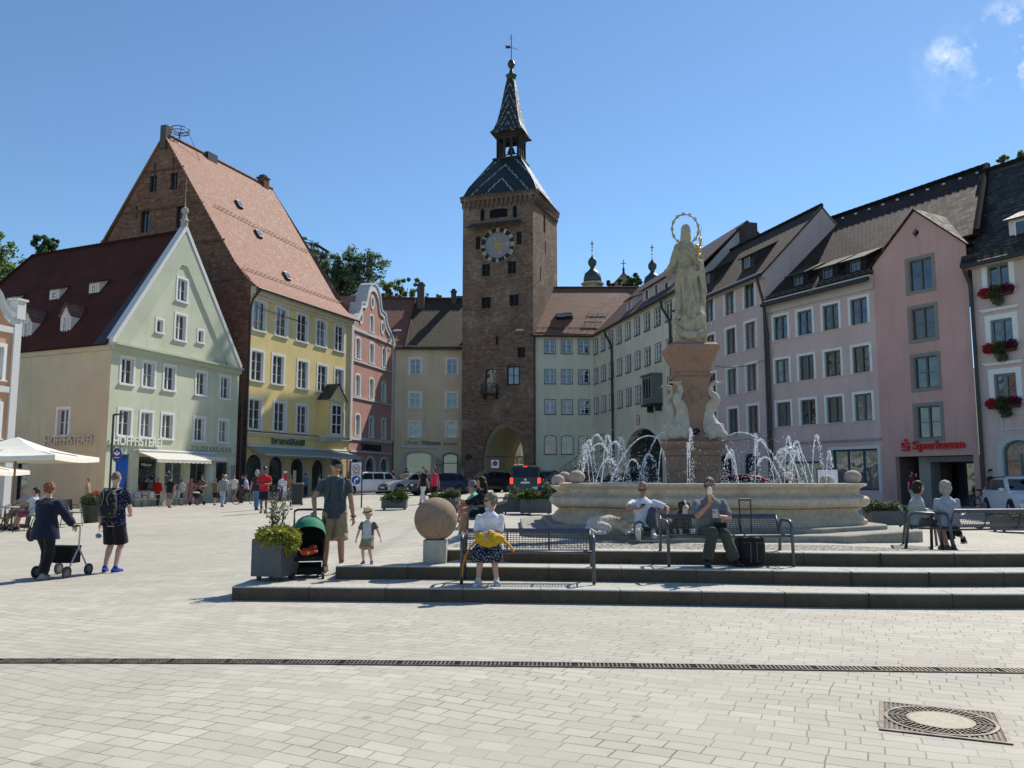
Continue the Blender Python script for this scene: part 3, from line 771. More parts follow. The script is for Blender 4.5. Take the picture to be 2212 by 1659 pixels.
LT = plain((.74, .73, .68), .6)
lettering('HOFPFISTEREI', 4.1, .56, LT, root, fa.l(2.42, 3.78, .1), fa.rz, .07, .018)
lettering('HOFPFISTEREI', 4.05, .56, plain((.55, .5, .4), .7), root, fs.l((lambda q: q)(15.85), 3.82, .08), fs.rz, .07, .018)
lettering('TÖLZER KASLADEN', 4.4, .42, plain((.2, .215, .15), .8), root, fa.l(9.65, 3.6, .004), fa.rz, .02, .0)
mb = MB(); box_fac(mb, fa, 11.95, 12.35, 1.2, 2.5, .003, .06); prt(mb, 'notice_board', plain((.33, .33, .31), .6), root)
mb = MB(); box_fac(mb, fa, 9.45, 9.95, 1.3, 2.45, .003, .05); prt(mb, 'menu_board', plain((.7, .7, .68), .6), root)
lettering('Pfister', .9, .16, LT, root, fa.l(3.6, 2.4, -.19), fa.rz, .01, .0, 'window_lettering')
mb = MB(); mb.tube([fa.p(fa.L+.12, 9.6, .3), fa.p(fa.L+.2, 9.0, .22), fa.p(fa.L+.2, .2, .2)], .075, 8); gutter(mb, fa.p(fa.L+.1, 9.5, .1), fa.p(fa.L+.1, 9.6, .5)); prt(mb, 'downpipe', METAL, root)

# ---- tall brick gable with yellow front
A, B = (-19.6, 61), (-14.65, 74)
root = bld('yellow_house', 'tall yellow plastered house with steep tiled roof and bare brick gable end', -19, 66)
fa = Fac(A, B, root); YP = plaster((.76, .60, .27), .14, (.42, .34, .18))
ez = 16.2; holes = []
rows = {13.82: (1.12, 3.86, 6.63, 9.4, 12.2), 9.98: (1.05, 3.6, 6.88, 9.7, 12.3), 6.33: (.98, 4.0, 6.97)}
for z, us in rows.items():
    for k, u in enumerate(us):
        pm = glass((.006, .006, .006), .3) if (z, k) in ((6.33, 1), (9.98, 0)) else random.choice(GL)
        holes.append(window(fa, u, z, 1.36, 2.2, sw=.2, sillw=.12, rec=.2, bars=2, pane_m=pm))
holes.append(window(fa, 12.75, 6.25, .9, 2.1, sw=.16, sillw=.1, rec=.2, bars=2))
AR = [(1.15, 2.0, 3.35), (3.78, 1.95, 3.28), (6.56, 1.95, 3.18), (9.44, 1.9, 3.12), (12.4, 1.5, 3.05)]
for u, w_, zt in AR: holes.append(arch_poly(u, .5, w_, zt-.5, .75))
mb = MB(); wall_sheet(mb, fa, [(0, -.3), (fa.L, -.3), (fa.L, ez), (0, ez)], holes, .3, 0, 1)
prt(mb, 'wall', [YP, MWS], root, recalc=False)
DI = 18.; inn = -fa.n; D = V((*A, 0))+inn*DI; fb = Fac((D.x, D.y), A, root)
BR = brick((.16, .07, .045), (.34, .19, .13), (.36, .28, .2), (.36, .27, .2), .35, .42, .14)
rz_ = 29.2; hb = []
for x, y, w_, h in ((331, 397, .75, 1.35), (376, 391, .75, 1.4), (313, 477, .9, 1.9), (390, 467, .9, 1.9)):
    q = on_plane(x, y, V((*A, 0)), fb.n); u = (q-fb.A).dot(fb.t); hb.append(window(fb, u, q.z, w_, h, sw=0, sillw=0, mull=1, bars=1, fw=.05, frame_m=METAL, pane_m=glass((.004, .004, .004), .3), rec=.25, name='gable_window'))
mb = MB(); k1 = (rz_-17.9)/7.5
out_b = [(0, -.3), (DI, -.3), (DI, 16.4), (DI-1.5, 17.9), (DI/2, rz_), (1.5, 17.9), (0, 16.4)]
wall_sheet(mb, fb, out_b, hb, .25, 0, 0)
E2 = V((*B, 0))+inn*DI
side_walls(mb, [(E2.x, E2.y), (D.x, D.y)], -.3, 16.4)
mb.face([(*B, -.3), (*B, 16.4), V((*B, rz_))+inn*DI/2, V((E2.x, E2.y, 16.4)), V((E2.x, E2.y, -.3))])
for z, u0, u1 in ((26.1, 6.9, 11.1), (22.9, 4.9, 13.2), (19.7, 2.6, 15.4), (16.5, .2, 17.8)):
    box_fac(mb, fb, u0, u1, z, z+.14, .002, .07)
for u, z in ((8.1, 25.7), (10.0, 25.9), (6.4, 22.3), (11.4, 22.8)): box_fac(mb, fb, u, u+.07, z, z+1.2, .002, .06, 1)
prt(mb, 'brick_gable', [BR, METAL], root, recalc=False)
mb = MB()
def ry(u, d, z): return fa.p(u, z, -d)
u0, u1, ur = -.15, fa.L+.35, fa.L-.1
ea, eb = ry(u0, -.75, 15.75), ry(u1, -.75, 15.75); ma, mbb = ry(u0, 1.4, 17.85), ry(u1-.1, 1.4, 17.85); ra, rb = ry(u0, 9, rz_), ry(ur, 9, rz_)
mid1a, mid1b = ry(u0, .25, 16.55), ry(u1-.04, .25, 16.55)
roof_sheet(mb, [ea, eb, mid1b, mid1a], .1); roof_sheet(mb, [mid1a, mid1b, mbb, ma], .1, off=(0, 1.28)); roof_sheet(mb, [ma, mbb, rb, ra], .1, off=(0, 3.0))
roof_sheet(mb, [ry(u1, 18.6, 15.8), ry(u0, 18.6, 15.8), ra, rb], .1)
ro = prt(mb, 'roof', TERRA, root, recalc=False)
mb = MB(); ridge_tiles(mb, ra, rb, .15); mb.build('ridge', TERRA, ro, org=root.location)
nr = (eb-ea).normalized().cross((ra-ma).normalized()); nr = nr if nr.z > 0 else -nr
mb = MB()
for (x0, y0), (x1, y1), n in (((462, 445), (664, 545), 26), ((536, 576), (738, 653), 26)):
    snow_guard(mb, on_plane(x0, y0, ma, nr) if y0 < 500 else ry(u0+.3, 1.0, 17.4), on_plane(x1, y1, ma, nr) if y0 < 500 else ry(u1-.5, 1.0, 17.4), nr, n)
mb.build('snow_guard', plain((.2, .1, .07), .6, .3), ro, org=root.location)
for x, y in ((515, 443), (557, 507), (618, 598)):
    q = on_plane(x, y, ma, nr); s_ = (ra-ma).normalized(); t_ = fa.t
    mb = MB(); mat3 = M((t_, s_, nr)).transposed(); mb.box(q+nr*.1, (.55, .8, .24), 0, mat=mat3); mb.box(q+nr*.225, (.45, .66, .02), 1, mat=mat3); mb.build('skylight', [METAL, glass((.1, .12, .14), .05)], ro, org=root.location)
chimney(root, ry(5.2, 9, rz_-.2), 1.2, .7, .45, METAL, False, fa.rz); chimney(root, ry(12.6, 9.1, rz_-.3), .8, .8, .9, BR, True, fa.rz)
chimney(root, ry(.05, 9, rz_-.1), .55, .55, .75, stone((.1, .09, .08)), False, fa.rz)
mb = MB(); c = ry(1.6, 9, rz_+.75)                          # iron wheel for a stork's nest
for h in (0, .28): mb.tube([c+V((.72*math.cos(a*PI/10), .72*math.sin(a*PI/10), h)) for a in range(21)], .035, 6)
for a in range(6): mb.tube([c+V((.72*math.cos(a*PI/3), .72*math.sin(a*PI/3), 0)), c+V((.72*math.cos(a*PI/3), .72*math.sin(a*PI/3), .28))], .03, 5); mb.tube([c+V((.72*math.cos(a*PI/3), .72*math.sin(a*PI/3), 0)), c+V((0, 0, -.1))], .025, 5)
mb.tube([c+V((0, 0, -.1)), c+V((0, 0, -.9))], .06, 6); mb.tube([c+V((.7, .1, 0)), ry(3.2, 8.2, rz_-1.3)], .02, 5)
prt(mb, 'nest_wheel', METAL, root)
mb = MB(); box_fac(mb, fa, 0, fa.L, 15.35, 15.9, .003, .45); box_fac(mb, fa, 0, fa.L, 15.1, 15.349, .003, .2)
prt(mb, 'cornice', plaster((.66, .6, .42), .15), root, recalc=False)
mb = MB(); box_fac(mb, fa, -.02, fa.L, 4.85, 5.0, .003, .24); box_fac(mb, fa, -.02, fa.L, 4.68, 4.849, .003, .12)
prt(mb, 'ledge', plaster((.66, .6, .42), .15), root, recalc=False)
mb = MB(); box_fac(mb, fa, -.02, fa.L, 5.001, 5.04, .003, .27); prt(mb, 'ledge_flashing', METAL, root, recalc=False)
# oriel
mb = MB(); u0, u1, dz, zb, zt = 9.25, 11.55, 1.0, 5.1, 8.2
for a, b in (((u0, .003), (u0, dz)), ((u0, dz), (u1, dz)), ((u1, dz), (u1, .003))):
    mb.face([fa.p(a[0], zb, a[1]), fa.p(b[0], zb, b[1]), fa.p(b[0], zt, b[1]), fa.p(a[0], zt, a[1])])
mb.face([fa.p(u0-.1, zt+.0, dz+.12), fa.p(u1+.1, zt, dz+.12), fa.p((u0+u1)/2, zt+1.25, dz+.12)])
oo = prt(mb, 'oriel', YP, root, recalc=False)
mb = MB()
for k in range(3): box_fac(mb, fa, u0-.1+k*.16, u1+.1-k*.16, zb-.12-.17*k, zb+.05-.17*k, .003, dz+.12-.25*k)
box_fac(mb, fa, u0-.12, u1+.12, zt-.12, zt, .003, dz+.14)
um = (u0+u1)/2
for s_, ue in ((-1, u0-.15), (1, u1+.15)):
    q = [fa.p(ue, zt, dz+.16), fa.p(um, zt+1.3, dz+.16), fa.p(um, zt+1.12, dz+.16), fa.p(ue+(-s_)*.2, zt, dz+.16)]
    mb.face(q)
mb.build('moulding', MWS, oo, org=root.location, recalc=False)
mb = MB()
roof_sheet(mb, [fa.p(u0-.3, zt-.05, dz+.25), fa.p(u0-.3, zt-.05, .02), fa.p(um, zt+1.38, .02), fa.p(um, zt+1.38, dz+.25)], .06)
roof_sheet(mb, [fa.p(u1+.3, zt-.05, dz+.25), fa.p(u1+.3, zt-.05, .02), fa.p(um, zt+1.38, .02), fa.p(um, zt+1.38, dz+.25)], .06)
mb.build('roof', METAL, oo, org=root.location, recalc=False)
small_window(oo, fa.l(um, 6.5, dz+.02), fa.rz, 1.5, 2.5, MW, 1, 2, GL[0], .16)
for i, (u, w_, zt) in enumerate(AR):
    pane_fac(root, fa, u-w_/2, u+w_/2, .5, zt, -.28, plain((.09, .1, .08), .5), 0, 0, glass((.01, .012, .01), .06), .08, 'shop_window', .75)
    mb = MB(); P = arch_poly(0, 0, w_, zt-.5, .75); Q = arch_poly(0, 0, w_+.42, zt-.5+.2, .9); rows = [[(a, -.003, b), (a, -.05, b), (c, -.05, d), (c, -.003, d)] for (a, b), (c, d) in zip(P[1:]+P[:1], Q[1:]+Q[:1])]
    mb.grid(rows); link('arch_surround', mb.mesh('arch_surround', plaster((.62, .56, .4), .2)), root, fa.l(u, .5), fa.rz)
awning(root, fa, .15, 13.6, 3.9, 3.3, 1.75, cloth((.24, .27, .25), .9, 5, .1), .14)
lettering('brand&nill', 4.3, .62, plain((.07, .16, .13), .5), root, fa.l(5.15, 4.48, .05), fa.rz, .06, .012)
mb = MB(); gutter(mb, ea+V((0, 0, -.06)), eb+V((0, 0, -.06)), .1)
mb.tube([ea+V((.1, .3, -.15)), fa.p(-.05, 14.9, .3), fa.p(-.12, 14.2, .14), fa.p(-.12, .2, .14)], .085, 8); prt(mb, 'downpipe', METAL, root)

# ---- salmon house with a scrolled gable
A, B = (-14.6, 74), (-12.1, 84)
root = bld('scrolled_gable_house', 'narrow salmon pink house with white scrolled baroque gable and oval openings', -14.5, 80)
fa = Fac(A, B, root); PK = plaster((.52, .285, .23), .25, (.25, .14, .12)); holes = []
half = [(4.9, 15.2), (4.75, 15.75), (4.2, 16.15), (3.55, 16.5), (3.0, 17.1), (2.85, 17.75), (2.3, 17.85), (1.85, 17.95), (1.6, 18.4), (1.5, 18.85), (1.25, 19.4), (.85, 19.85), (.4, 20.08)]
uc = 4.85
top = [(uc+a, z) for a, z in half]+[(uc, 20.14)]+[(uc-a, z) for a, z in half[::-1]]
for z, us in ((13.45, (1.65, 4.75, 7.8)), (10.05, (1.75, 4.85, 7.85)), (6.4, (1.9, 5.0, 8.0))):
    for u in us: holes.append(window(fa, u, z, .92, 1.9, .2, sw=.17, sillw=.1, rec=.22, bars=2, pane_m=random.choice(GL)))
holes.append(window(fa, 4.6, 16.3, .8, 1.6, .2, sw=.16, sillw=.1, rec=.2, bars=2))
for u, z in ((4.65, 18.4), (2.1, 16.5), (7.2, 16.4)):
    P = [(u+.28*math.cos(a*PI/8), z+.45*math.sin(a*PI/8)) for a in range(16)]; holes.append(P)
    mb = MB(); mb.grid([[(x*k, y_, z_*k) for k, y_ in ((1, -.01), (1.02, -.06), (1.55, -.06), (1.6, -.003))] for x, z_ in [(.28*math.cos(a*PI/8), .45*math.sin(a*PI/8)) for a in range(17)]], 0)
    mb.face([(.28*math.cos(a*PI/8), .12, .45*math.sin(a*PI/8)) for a in range(16)], 1)
    link('oval_opening', mb.mesh('oval_opening', [MW, GL[0]], recalc=False), root, fa.l(u, z), fa.rz)
for u, w_ in ((1.6, 2.1), (4.9, 2.1), (8.25, 2.0)): holes.append(arch_poly(u, .6, w_, 2.9, .85))
mb = MB(); wall_sheet(mb, fa, [(0, -.2), (fa.L, -.2), (fa.L, 15.2)]+top+[(0, 15.2)], holes, .24, 0, 1)
bi = -fa.n*11; side_walls(mb, [B, (B[0]+bi.x, B[1]+bi.y), (A[0]+bi.x, A[1]+bi.y), A], -.2, 15.2)
prt(mb, 'wall', [PK, MWS], root, recalc=False)
mb = MB(); rows = []
for i, (u, z) in enumerate(top):
    a, b = top[max(i-1, 0)], top[min(i+1, len(top)-1)]; du, dz = b[0]-a[0], b[1]-a[1]; L = math.hypot(du, dz); nu, nz_ = dz/L, -du/L
    if nz_ < 0 and abs(nz_) > .3: nu, nz_ = -nu, -nz_
    rows.append([fa.p(u, z, .2), fa.p(u+nu*.2, z+nz_*.2, .2), fa.p(u+nu*.2, z+nz_*.2, -1.0), fa.p(u, z, -1.0)])
mb.grid(rows, 0, True)
rows = []
for i, (u, z) in enumerate(top):
    k = .9; rows.append([fa.p(u, z, .003), fa.p(u, z, .12), fa.p(uc+(u-uc)*k, 15.0+(z-15.0)*k-.1, .12), fa.p(uc+(u-uc)*k, 15.0+(z-15.0)*k-.1, .003)])
mb.grid(rows, 1)
prt(mb, 'gable_coping', [plain((.5, .5, .5), .7), MW], root)
mb = MB()
for z, h in ((15.0, .28), (12.15, .16), (8.8, .16), (5.0, .3), (3.9, .16)): box_fac(mb, fa, .3, fa.L-.3, z, z+h, .003, .12)
for u in (0, fa.L-.42): box_fac(mb, fa, u, u+.42, 5.3 if u else 4.9, 15.4, .003, .15)
prt(mb, 'white_bands', plaster((.6, .56, .54), .1), root, recalc=False)
for i, (u, w_) in enumerate(((1.6, 2.1), (4.9, 2.1), (8.25, 2.0))):
    pane_fac(root, fa, u-w_/2, u+w_/2, .6, 3.5, -.22, plain((.3, .32, .35), .5), 1, 0, glass((.015, .02, .03), .06), .09, 'shop_window', .85)
    mb = MB(); P = arch_poly(0, 0, w_, 2.9, .85); Q = arch_poly(0, 0, w_+.4, 3.08, .98); mb.grid([[(a, -.003, b), (a, -.05, b), (c, -.05, d), (c, -.003, d)] for (a, b), (c, d) in zip(P[1:]+P[:1], Q[1:]+Q[:1])])
    link('arch_surround', mb.mesh('arch_surround', MWS), root, fa.l(u, .6), fa.rz)
lettering('TABAKHAUS', 4.6, .62, plain((.02, .02, .022), .5), root, fa.l(4.9, 4.45, .06), fa.rz, .07, .02)
mb = MB(); ui = lambda u, d, z: fa.p(u, z, -d)
roof_sheet(mb, [ui(-.1, .9, 15.1), ui(-.1, 11, 15.1), ui(uc, 11, 19.2), ui(uc, .9, 19.2)], .1); roof_sheet(mb, [ui(fa.L+.1, 11, 15.1), ui(fa.L+.1, .9, 15.1), ui(uc, .9, 19.2), ui(uc, 11, 19.2)], .1)
prt(mb, 'roof', WARMROOF, root, recalc=False)

# ---- sand coloured watchmaker's house beside the tower
A, B = (-12.0, 84.2), (-4.6, 84.4)
root = bld('watch_shop_house', 'sand coloured house with mossy dark roof and iron shutters left of the tower', -8.5, 88)
fa = Fac(A, B, root); TN = plaster((.68, .57, .39), .2); holes = []
for z in (12.9, 9.4, 6.42):
    for u in (2.1, 5.85): holes.append(window(fa, u, z, 1.02, 1.6, sw=.2, sillw=.02, rec=.14, bars=2, fw=.05, pane_m=GL[2]))
holes += [arch_poly(2.55, 1.35, 2.6, 2.85, .45), arch_poly(5.75, 1.0, 1.55, 3.1, .45)]
mb = MB(); wall_sheet(mb, fa, [(0, .2), (fa.L, .2), (fa.L, 15.0), (0, 15.0)], holes, .2, 0, 1)
bi = -fa.n*10; side_walls(mb, [B, (B[0]+bi.x, B[1]+bi.y), (A[0]+bi.x, A[1]+bi.y), A], .2, 15.0)
prt(mb, 'wall', [TN, plaster((.5, .47, .4), .1)], root, recalc=False)
pane_fac(root, fa, 1.25, 3.85, 1.35, 4.2, -.18, MWS, 0, 0, glass((.05, .055, .05), .04), .1, 'shop_window', .45)
pane_fac(root, fa, 4.975, 6.525, 1.0, 4.1, -.18, plain((.02, .035, .06), .4), 0, 2, glass((.03, .045, .06), .05), .12, 'door', .45)
for u, w_, z0, h in ((2.55, 2.6, 1.35, 2.85), (5.75, 1.55, 1.0, 3.1)):
    mb = MB(); P = arch_poly(0, 0, w_, h, .45); Q = arch_poly(0, 0, w_+.44, h+.2, .55); mb.grid([[(a, -.003, b), (a, -.05, b), (c, -.05, d), (c, -.003, d)] for (a, b), (c, d) in zip(P[1:]+P[:1], Q[1:]+Q[:1])])
    link('arch_surround', mb.mesh('arch_surround', plaster((.5, .46, .38), .1)), root, fa.l(u, z0), fa.rz)
for ul, s_ in ((4.62, -1), (6.9, 1)):
    mb = MB()
    for k in range(7): box_fac(mb, fa, ul-.33+k*.11, ul-.31+k*.11, 1.1, 3.75+.08*(k if s_ < 0 else 6-k)*-1, .04, .08)
    for z in (1.15, 2.9): box_fac(mb, fa, ul-.35, ul+.37, z, z+.05, .03, .09)
    prt(mb, 'iron_shutter', METAL, root)
INK = plain((.055, .05, .045), .8)
lettering('Uhren ·', 1.5, .42, INK, root, fa.l(1.95, 5.15, .004), fa.rz, .02, .0); lettering('Wittmann', 1.95, .52, INK, root, fa.l(3.75, 5.12, .004), fa.rz, .02, .025); lettering('· Schmuck', 1.6, .4, INK, root, fa.l(5.65, 5.06, .004), fa.rz, .02, .0)
mb = MB(); box_fac(mb, fa, .9, 4.3, 4.62, 4.78, .003, .2); prt(mb, 'blind_box', MWS, root, recalc=False)
mb = MB(); box_fac(mb, fa, -.1, fa.L, 14.75, 15.05, .003, .3); prt(mb, 'cornice', plaster((.5, .46, .36), .1), root, recalc=False)
mb = MB(); q = lambda u, d, z: fa.p(u, z, -d); kk = 1.18
roof_sheet(mb, [q(1.0, -.5, 14.75), q(fa.L, -.5, 14.75), q(fa.L, 5, 21.1), q(1.6, 5, 21.1)], .1); roof_sheet(mb, [q(fa.L, 10, 15), q(-2.5, 10, 15), q(-2.5, 5, 21.1), q(fa.L, 5, 21.1)], .1)
ro = prt(mb, 'roof', MOSSROOF, root, recalc=False)
mb = MB(); roof_sheet(mb, [q(-3, -.5, 14.75), q(.98, -.5, 14.75), q(1.58, 5, 21.1), q(-3, 5, 21.1)], .1); mb.build('red_roof_patch', WARMROOF, ro, org=root.location, recalc=False)
mb = MB(); ridge_tiles(mb, q(1.0, -.5, 14.82), q(1.6, 5, 21.15), .12); ridge_tiles(mb, q(-3, 5, 21.15), q(fa.L, 5, 21.15), .12); mb.build('ridge', WARMROOF, ro, org=root.location)
mb = MB(); gutter(mb, q(.2, -.55, 14.7), q(fa.L, -.55, 14.7)); prt(mb, 'gutter', METAL, root)
chimney(root, q(2.2, 4.2, 20.2), .75, .7, 2.2, plaster((.12, .1, .09), .3), True, fa.rz); chimney(root, q(5.75, 4.7, 20.7), .55, .55, 1.1, plaster((.1, .09, .08), .3), True, fa.rz)
# ---- brick gate tower
A, B, Cc, Dd = (-4.95, 81.3), (2.05, 79.0), (4.8, 86.1), (-2.2, 88.4)
root = bld('gate_tower', 'tall brick gate tower with clock, pointed archway and patterned tile spire', -.1, 83.7, 'tower')
TB = brick((.19, .112, .08), (.36, .255, .19), (.38, .30, .22), (.44, .365, .275), .42, .45, .16)
fa = Fac(A, B, root); ff = Fac(B, Cc, root); fl = Fac(Dd, A, root); fk = Fac(Cc, Dd, root); TZ = 29.3
def pointed(u, z0, w_, h, n=7, sp=.5):
    spz = z0+h*sp; pts = [(u-w_/2, z0), (u+w_/2, z0)]
    for i in range(n): t = i/n; pts.append((u+w_/2*math.cos(t*PI/2)**1.0, spz+(z0+h-spz)*math.sin(t*PI/2)))
    pts.append((u, z0+h)); 
    for i in range(n-1, -1, -1): t = i/n; pts.append((u-w_/2*math.cos(t*PI/2), spz+(z0+h-spz)*math.sin(t*PI/2)))
    return pts
NW = glass((.004, .004, .005), .35, 0., 1.25); DM = plain((.03, .028, .026), .6)
holes = [pointed(4.3, -.5, 4.15, 7.35)]
kw = dict(sw=0, sillw=.1, rec=.25, frame_m=DM, sur_m=TB, pane_m=NW, fw=.05)
for u, z, w_, h, r in ((2.48, 22.1, .85, 1.25, 0), (5.2, 22.15, .85, 1.25, 0), (2.5, 18.8, .95, 1.15, 0), (5.42, 18.85, .95, 1.15, 0), (3.66, 14.95, .3, .85, 0), (6.15, 13.65, .75, 1.0, 0)):
    holes.append(window(fa, u, z, w_, h, r, **kw))
holes.append(window(fa, 5.33, 11.45, 1.15, 1.7, .12, rec=.2, sw=.08, sillw=.08, frame_m=plain((.05, .06, .065), .5), sur_m=DM, bars=1, pane_m=glass((.05, .06, .065), .05)))
holes.append(window(fa, 3.0, 11.0, 1.05, 2.4, .1, rec=.25, sw=0, sillw=0, mull=0, bars=0, frame_m=DM, pane_m=glass((.045, .05, .055), .05), name='balcony_door'))
for u, z, w_, h in ((1.64, 24.95, .5, 1.3), (5.95, 25.05, .5, 1.3)): holes.append(window(fa, u, z, w_, h, 0, **{**kw, 'sillw': 0}))
for u, z in ((2.08, 28.05), (5.5, 28.05)): holes.append(window(fa, u, z-.25, .42, 1.25, .2, **{**kw, 'sillw': 0, 'bars': 0, 'mull': 0}))
holes.append(window(fa, 3.79, 27.8, 1.9, .95, .15, **{**kw, 'sillw': 0, 'bars': 0, 'mull': 0}))
mb = MB(); wall_sheet(mb, fa, [(0, -.5), (fa.L, -.5), (fa.L, TZ), (0, TZ)], holes, .35, 0, 0)
hs = [window(ff, 3.5, 27.5, .62, 2.1, .3, **{**kw, 'sillw': 0}), window(ff, 3.75, 25.0, .3, 1.3, 0, **{**kw, 'sillw': 0, 'mull': 0, 'bars': 0}), window(ff, 2.2, 21.8, .32, 1.4, 0, **{**kw, 'sillw': 0, 'mull': 0, 'bars': 0})]
wall_sheet(mb, ff, [(0, -.5), (ff.L, -.5), (ff.L, TZ), (0, TZ)], hs, .35)
wall_sheet(mb, fl, [(0, -.5), (fl.L, -.5), (fl.L, TZ), (0, TZ)], [], .3)
wall_sheet(mb, fk, [(0, -.5), (fk.L, -.5), (fk.L, TZ), (0, TZ)], [pointed(fk.L-4.2, -.5, 3.3, 6.3)], .3)
# corbel table under the roof
for f in (fa, ff, fl, fk):
    n = 15
    box_fac(mb, f, -.2, f.L+.2, TZ-.05, TZ+.28, -.3, .22); box_fac(mb, f, -.12, f.L+.12, TZ+.281, TZ+.5, -.3, .3)
    for k in range(n):
        u = (k+.5)*f.L/n; box_fac(mb, f, u-.11, u+.11, TZ-.62, TZ-.051, .002, .2); box_fac(mb, f, u-.08, u+.08, TZ-.85, TZ-.621, .002, .1)
prt(mb, 'wall', TB, root, recalc=False)
# vaulted passage
PV = plaster((.55, .47, .32), .25); mb = MB()
P0 = pointed(4.3, -.5, 4.15, 7.35); P1 = pointed(fk.L-4.2, -.5, 3.3, 6.3)
a = [fa.p(u, z, -.35) for u, z in P0]; b = [fk.p(u, z, -.3) for u, z in P1]; b = [b[1], b[0]]+b[2:][::-1]
P0b = pointed(4.3, -.5, 3.95, 7.0); c = [fa.p(u, z, -.9) for u, z in P0b]
mb.grid([a, c, b], 0, True, uv=lambda i, j: (i*3., j*.6))
prt(mb, 'gate_passage', PV, root, recalc=False, smooth=False)
mb = MB(); mb.tube([fa.p(6.2, 3.6, -.6), fa.p(2.3, 3.65, -.6)], .02, 4)
for u in (2.5,): mb.box(fa.p(u, 5.0, -.95), (.35, .12, .5), 0, fa.rz)
prt(mb, 'passage_lamp', DM, root)
mb = MB()                                                    # balcony
box_fac(mb, fa, 2.2, 3.85, 9.62, 9.76, .003, .75)
for u in (2.4, 3.6): box_fac(mb, fa, u, u+.14, 9.2, 9.619, .003, .5)
for k in range(12): box_fac(mb, fa, 2.24+k*.14, 2.27+k*.14, 9.761, 10.6, .68, .71)
for s_ in (2.22, 3.8):
    for k in range(4): box_fac(mb, fa, s_, s_+.03, 9.761, 10.6, .08+.15*k, .11+.15*k)
box_fac(mb, fa, 2.2, 3.85, 10.601, 10.66, .66, .73)
prt(mb, 'balcony', DM, root)
# clock
ck = MB(); cu, cz, cr = 3.75, 24.5, 1.82
def disc(mb, r0, r1, y, m=0, n=64):
    mb.grid([[(r*math.cos(2*PI*k/n), yy, r*math.sin(2*PI*k/n)) for k in range(n)] for r, yy in ((r0, 0), (r0, y), (r1, y), (r1, 0))], m, True)
disc(ck, 1.28, cr, -.1, 0); disc(ck, 0.01, 1.3, -.07, 1); disc(ck, cr-.05, cr+.02, -.13, 2); disc(ck, 1.26, 1.31, -.12, 2)
for k in range(32):
    a = 2*PI*k/32; r = .95 if k % 2 else .72
    p0, p1, p2 = [(rr*math.cos(a+o), -.075, rr*math.sin(a+o)) for rr, o in ((.2, .16), (.2, -.16), (r, 0))]; ck.face([p0, p2, p1], 3)
disc(ck, .01, .28, -.085, 3, 24)
GOLD = plain((.50, .33, .07), .45, .6); GOLDP = plain((.42, .30, .08), .7, .0)
clk = link('clock', ck.mesh('clock', [plain((.012, .012, .013), .6), plaster((.26, .27, .30), .3), plain((.25, .2, .12), .5), GOLDP], recalc=True), root, fa.l(cu, cz, .02), fa.rz)
NUM = plain((.62, .58, .46), .6)
for k, s_ in enumerate(['XII', 'I', 'II', 'III', 'IIII', 'V', 'VI', 'VII', 'VIII', 'IX', 'X', 'XI']):
    a = PI/2-2*PI*k/12; wd = min(.46, .12+.095*len(s_)); me = text_mesh(s_, wd, .4, .015, .02, 'numeral'); b = a-PI/2; me.materials.append(NUM)
    for v in me.vertices: x, y, z = v.co; v.co = (x*math.cos(b)-z*math.sin(b)+1.55*math.cos(a), y-.115, x*math.sin(b)+z*math.cos(b)+1.55*math.sin(a))
    link('numeral', me, clk)
def hand(mb, ang, L, wd, heart=True):
    d = V((math.sin(ang), 0, math.cos(ang))); s_ = V((d.z, 0, -d.x)); y = V((0, -.15, 0))
    mb.face([y-d*.25-s_*wd, y-d*.25+s_*wd, y+d*L*.8+s_*wd*.6, y+d*L*.8-s_*wd*.6])
    mb.face([y+d*L*.72, y+d*L*.84+s_*wd*3, y+d*(L*1.05), y+d*L*.84-s_*wd*3])
mb = MB(); hand(mb, R(86), 1.15, .035); link('hour_hand', mb.mesh('hand', plain((.6, .5, .25), .5, .3), recalc=False), clk)
mb = MB(); hand(mb, R(-22), .85, .03); hand(mb, R(158), .95, .03); link('minute_hand', mb.mesh('hand', plain((.6, .5, .25), .5, .3), recalc=False), clk)
mb = MB(); q = lambda u, z, d: fa.p(u, z, d)
roof_sheet(mb, [q(.7, 26.35, .95), q(6.5, 26.35, .95), q(6.1, 26.95, .01), q(1.0, 26.95, .01)], .08); prt(mb, 'clock_canopy', tiles((.015, .04, .04), (.03, .07, .06), (.02, .045, .04), .25, .2, .35, .6), root, recalc=False)
mb = MB(); n = 16
mb.grid([[fa.p(.75+.33*math.cos(2*PI*k/n)*r, 3.6+.33*math.sin(2*PI*k/n)*r*.85, d) for k in range(n)] for r, d in ((1, .01), (1, .1), (.01, .1))], 0, True); prt(mb, 'wall_sign', DM, root)
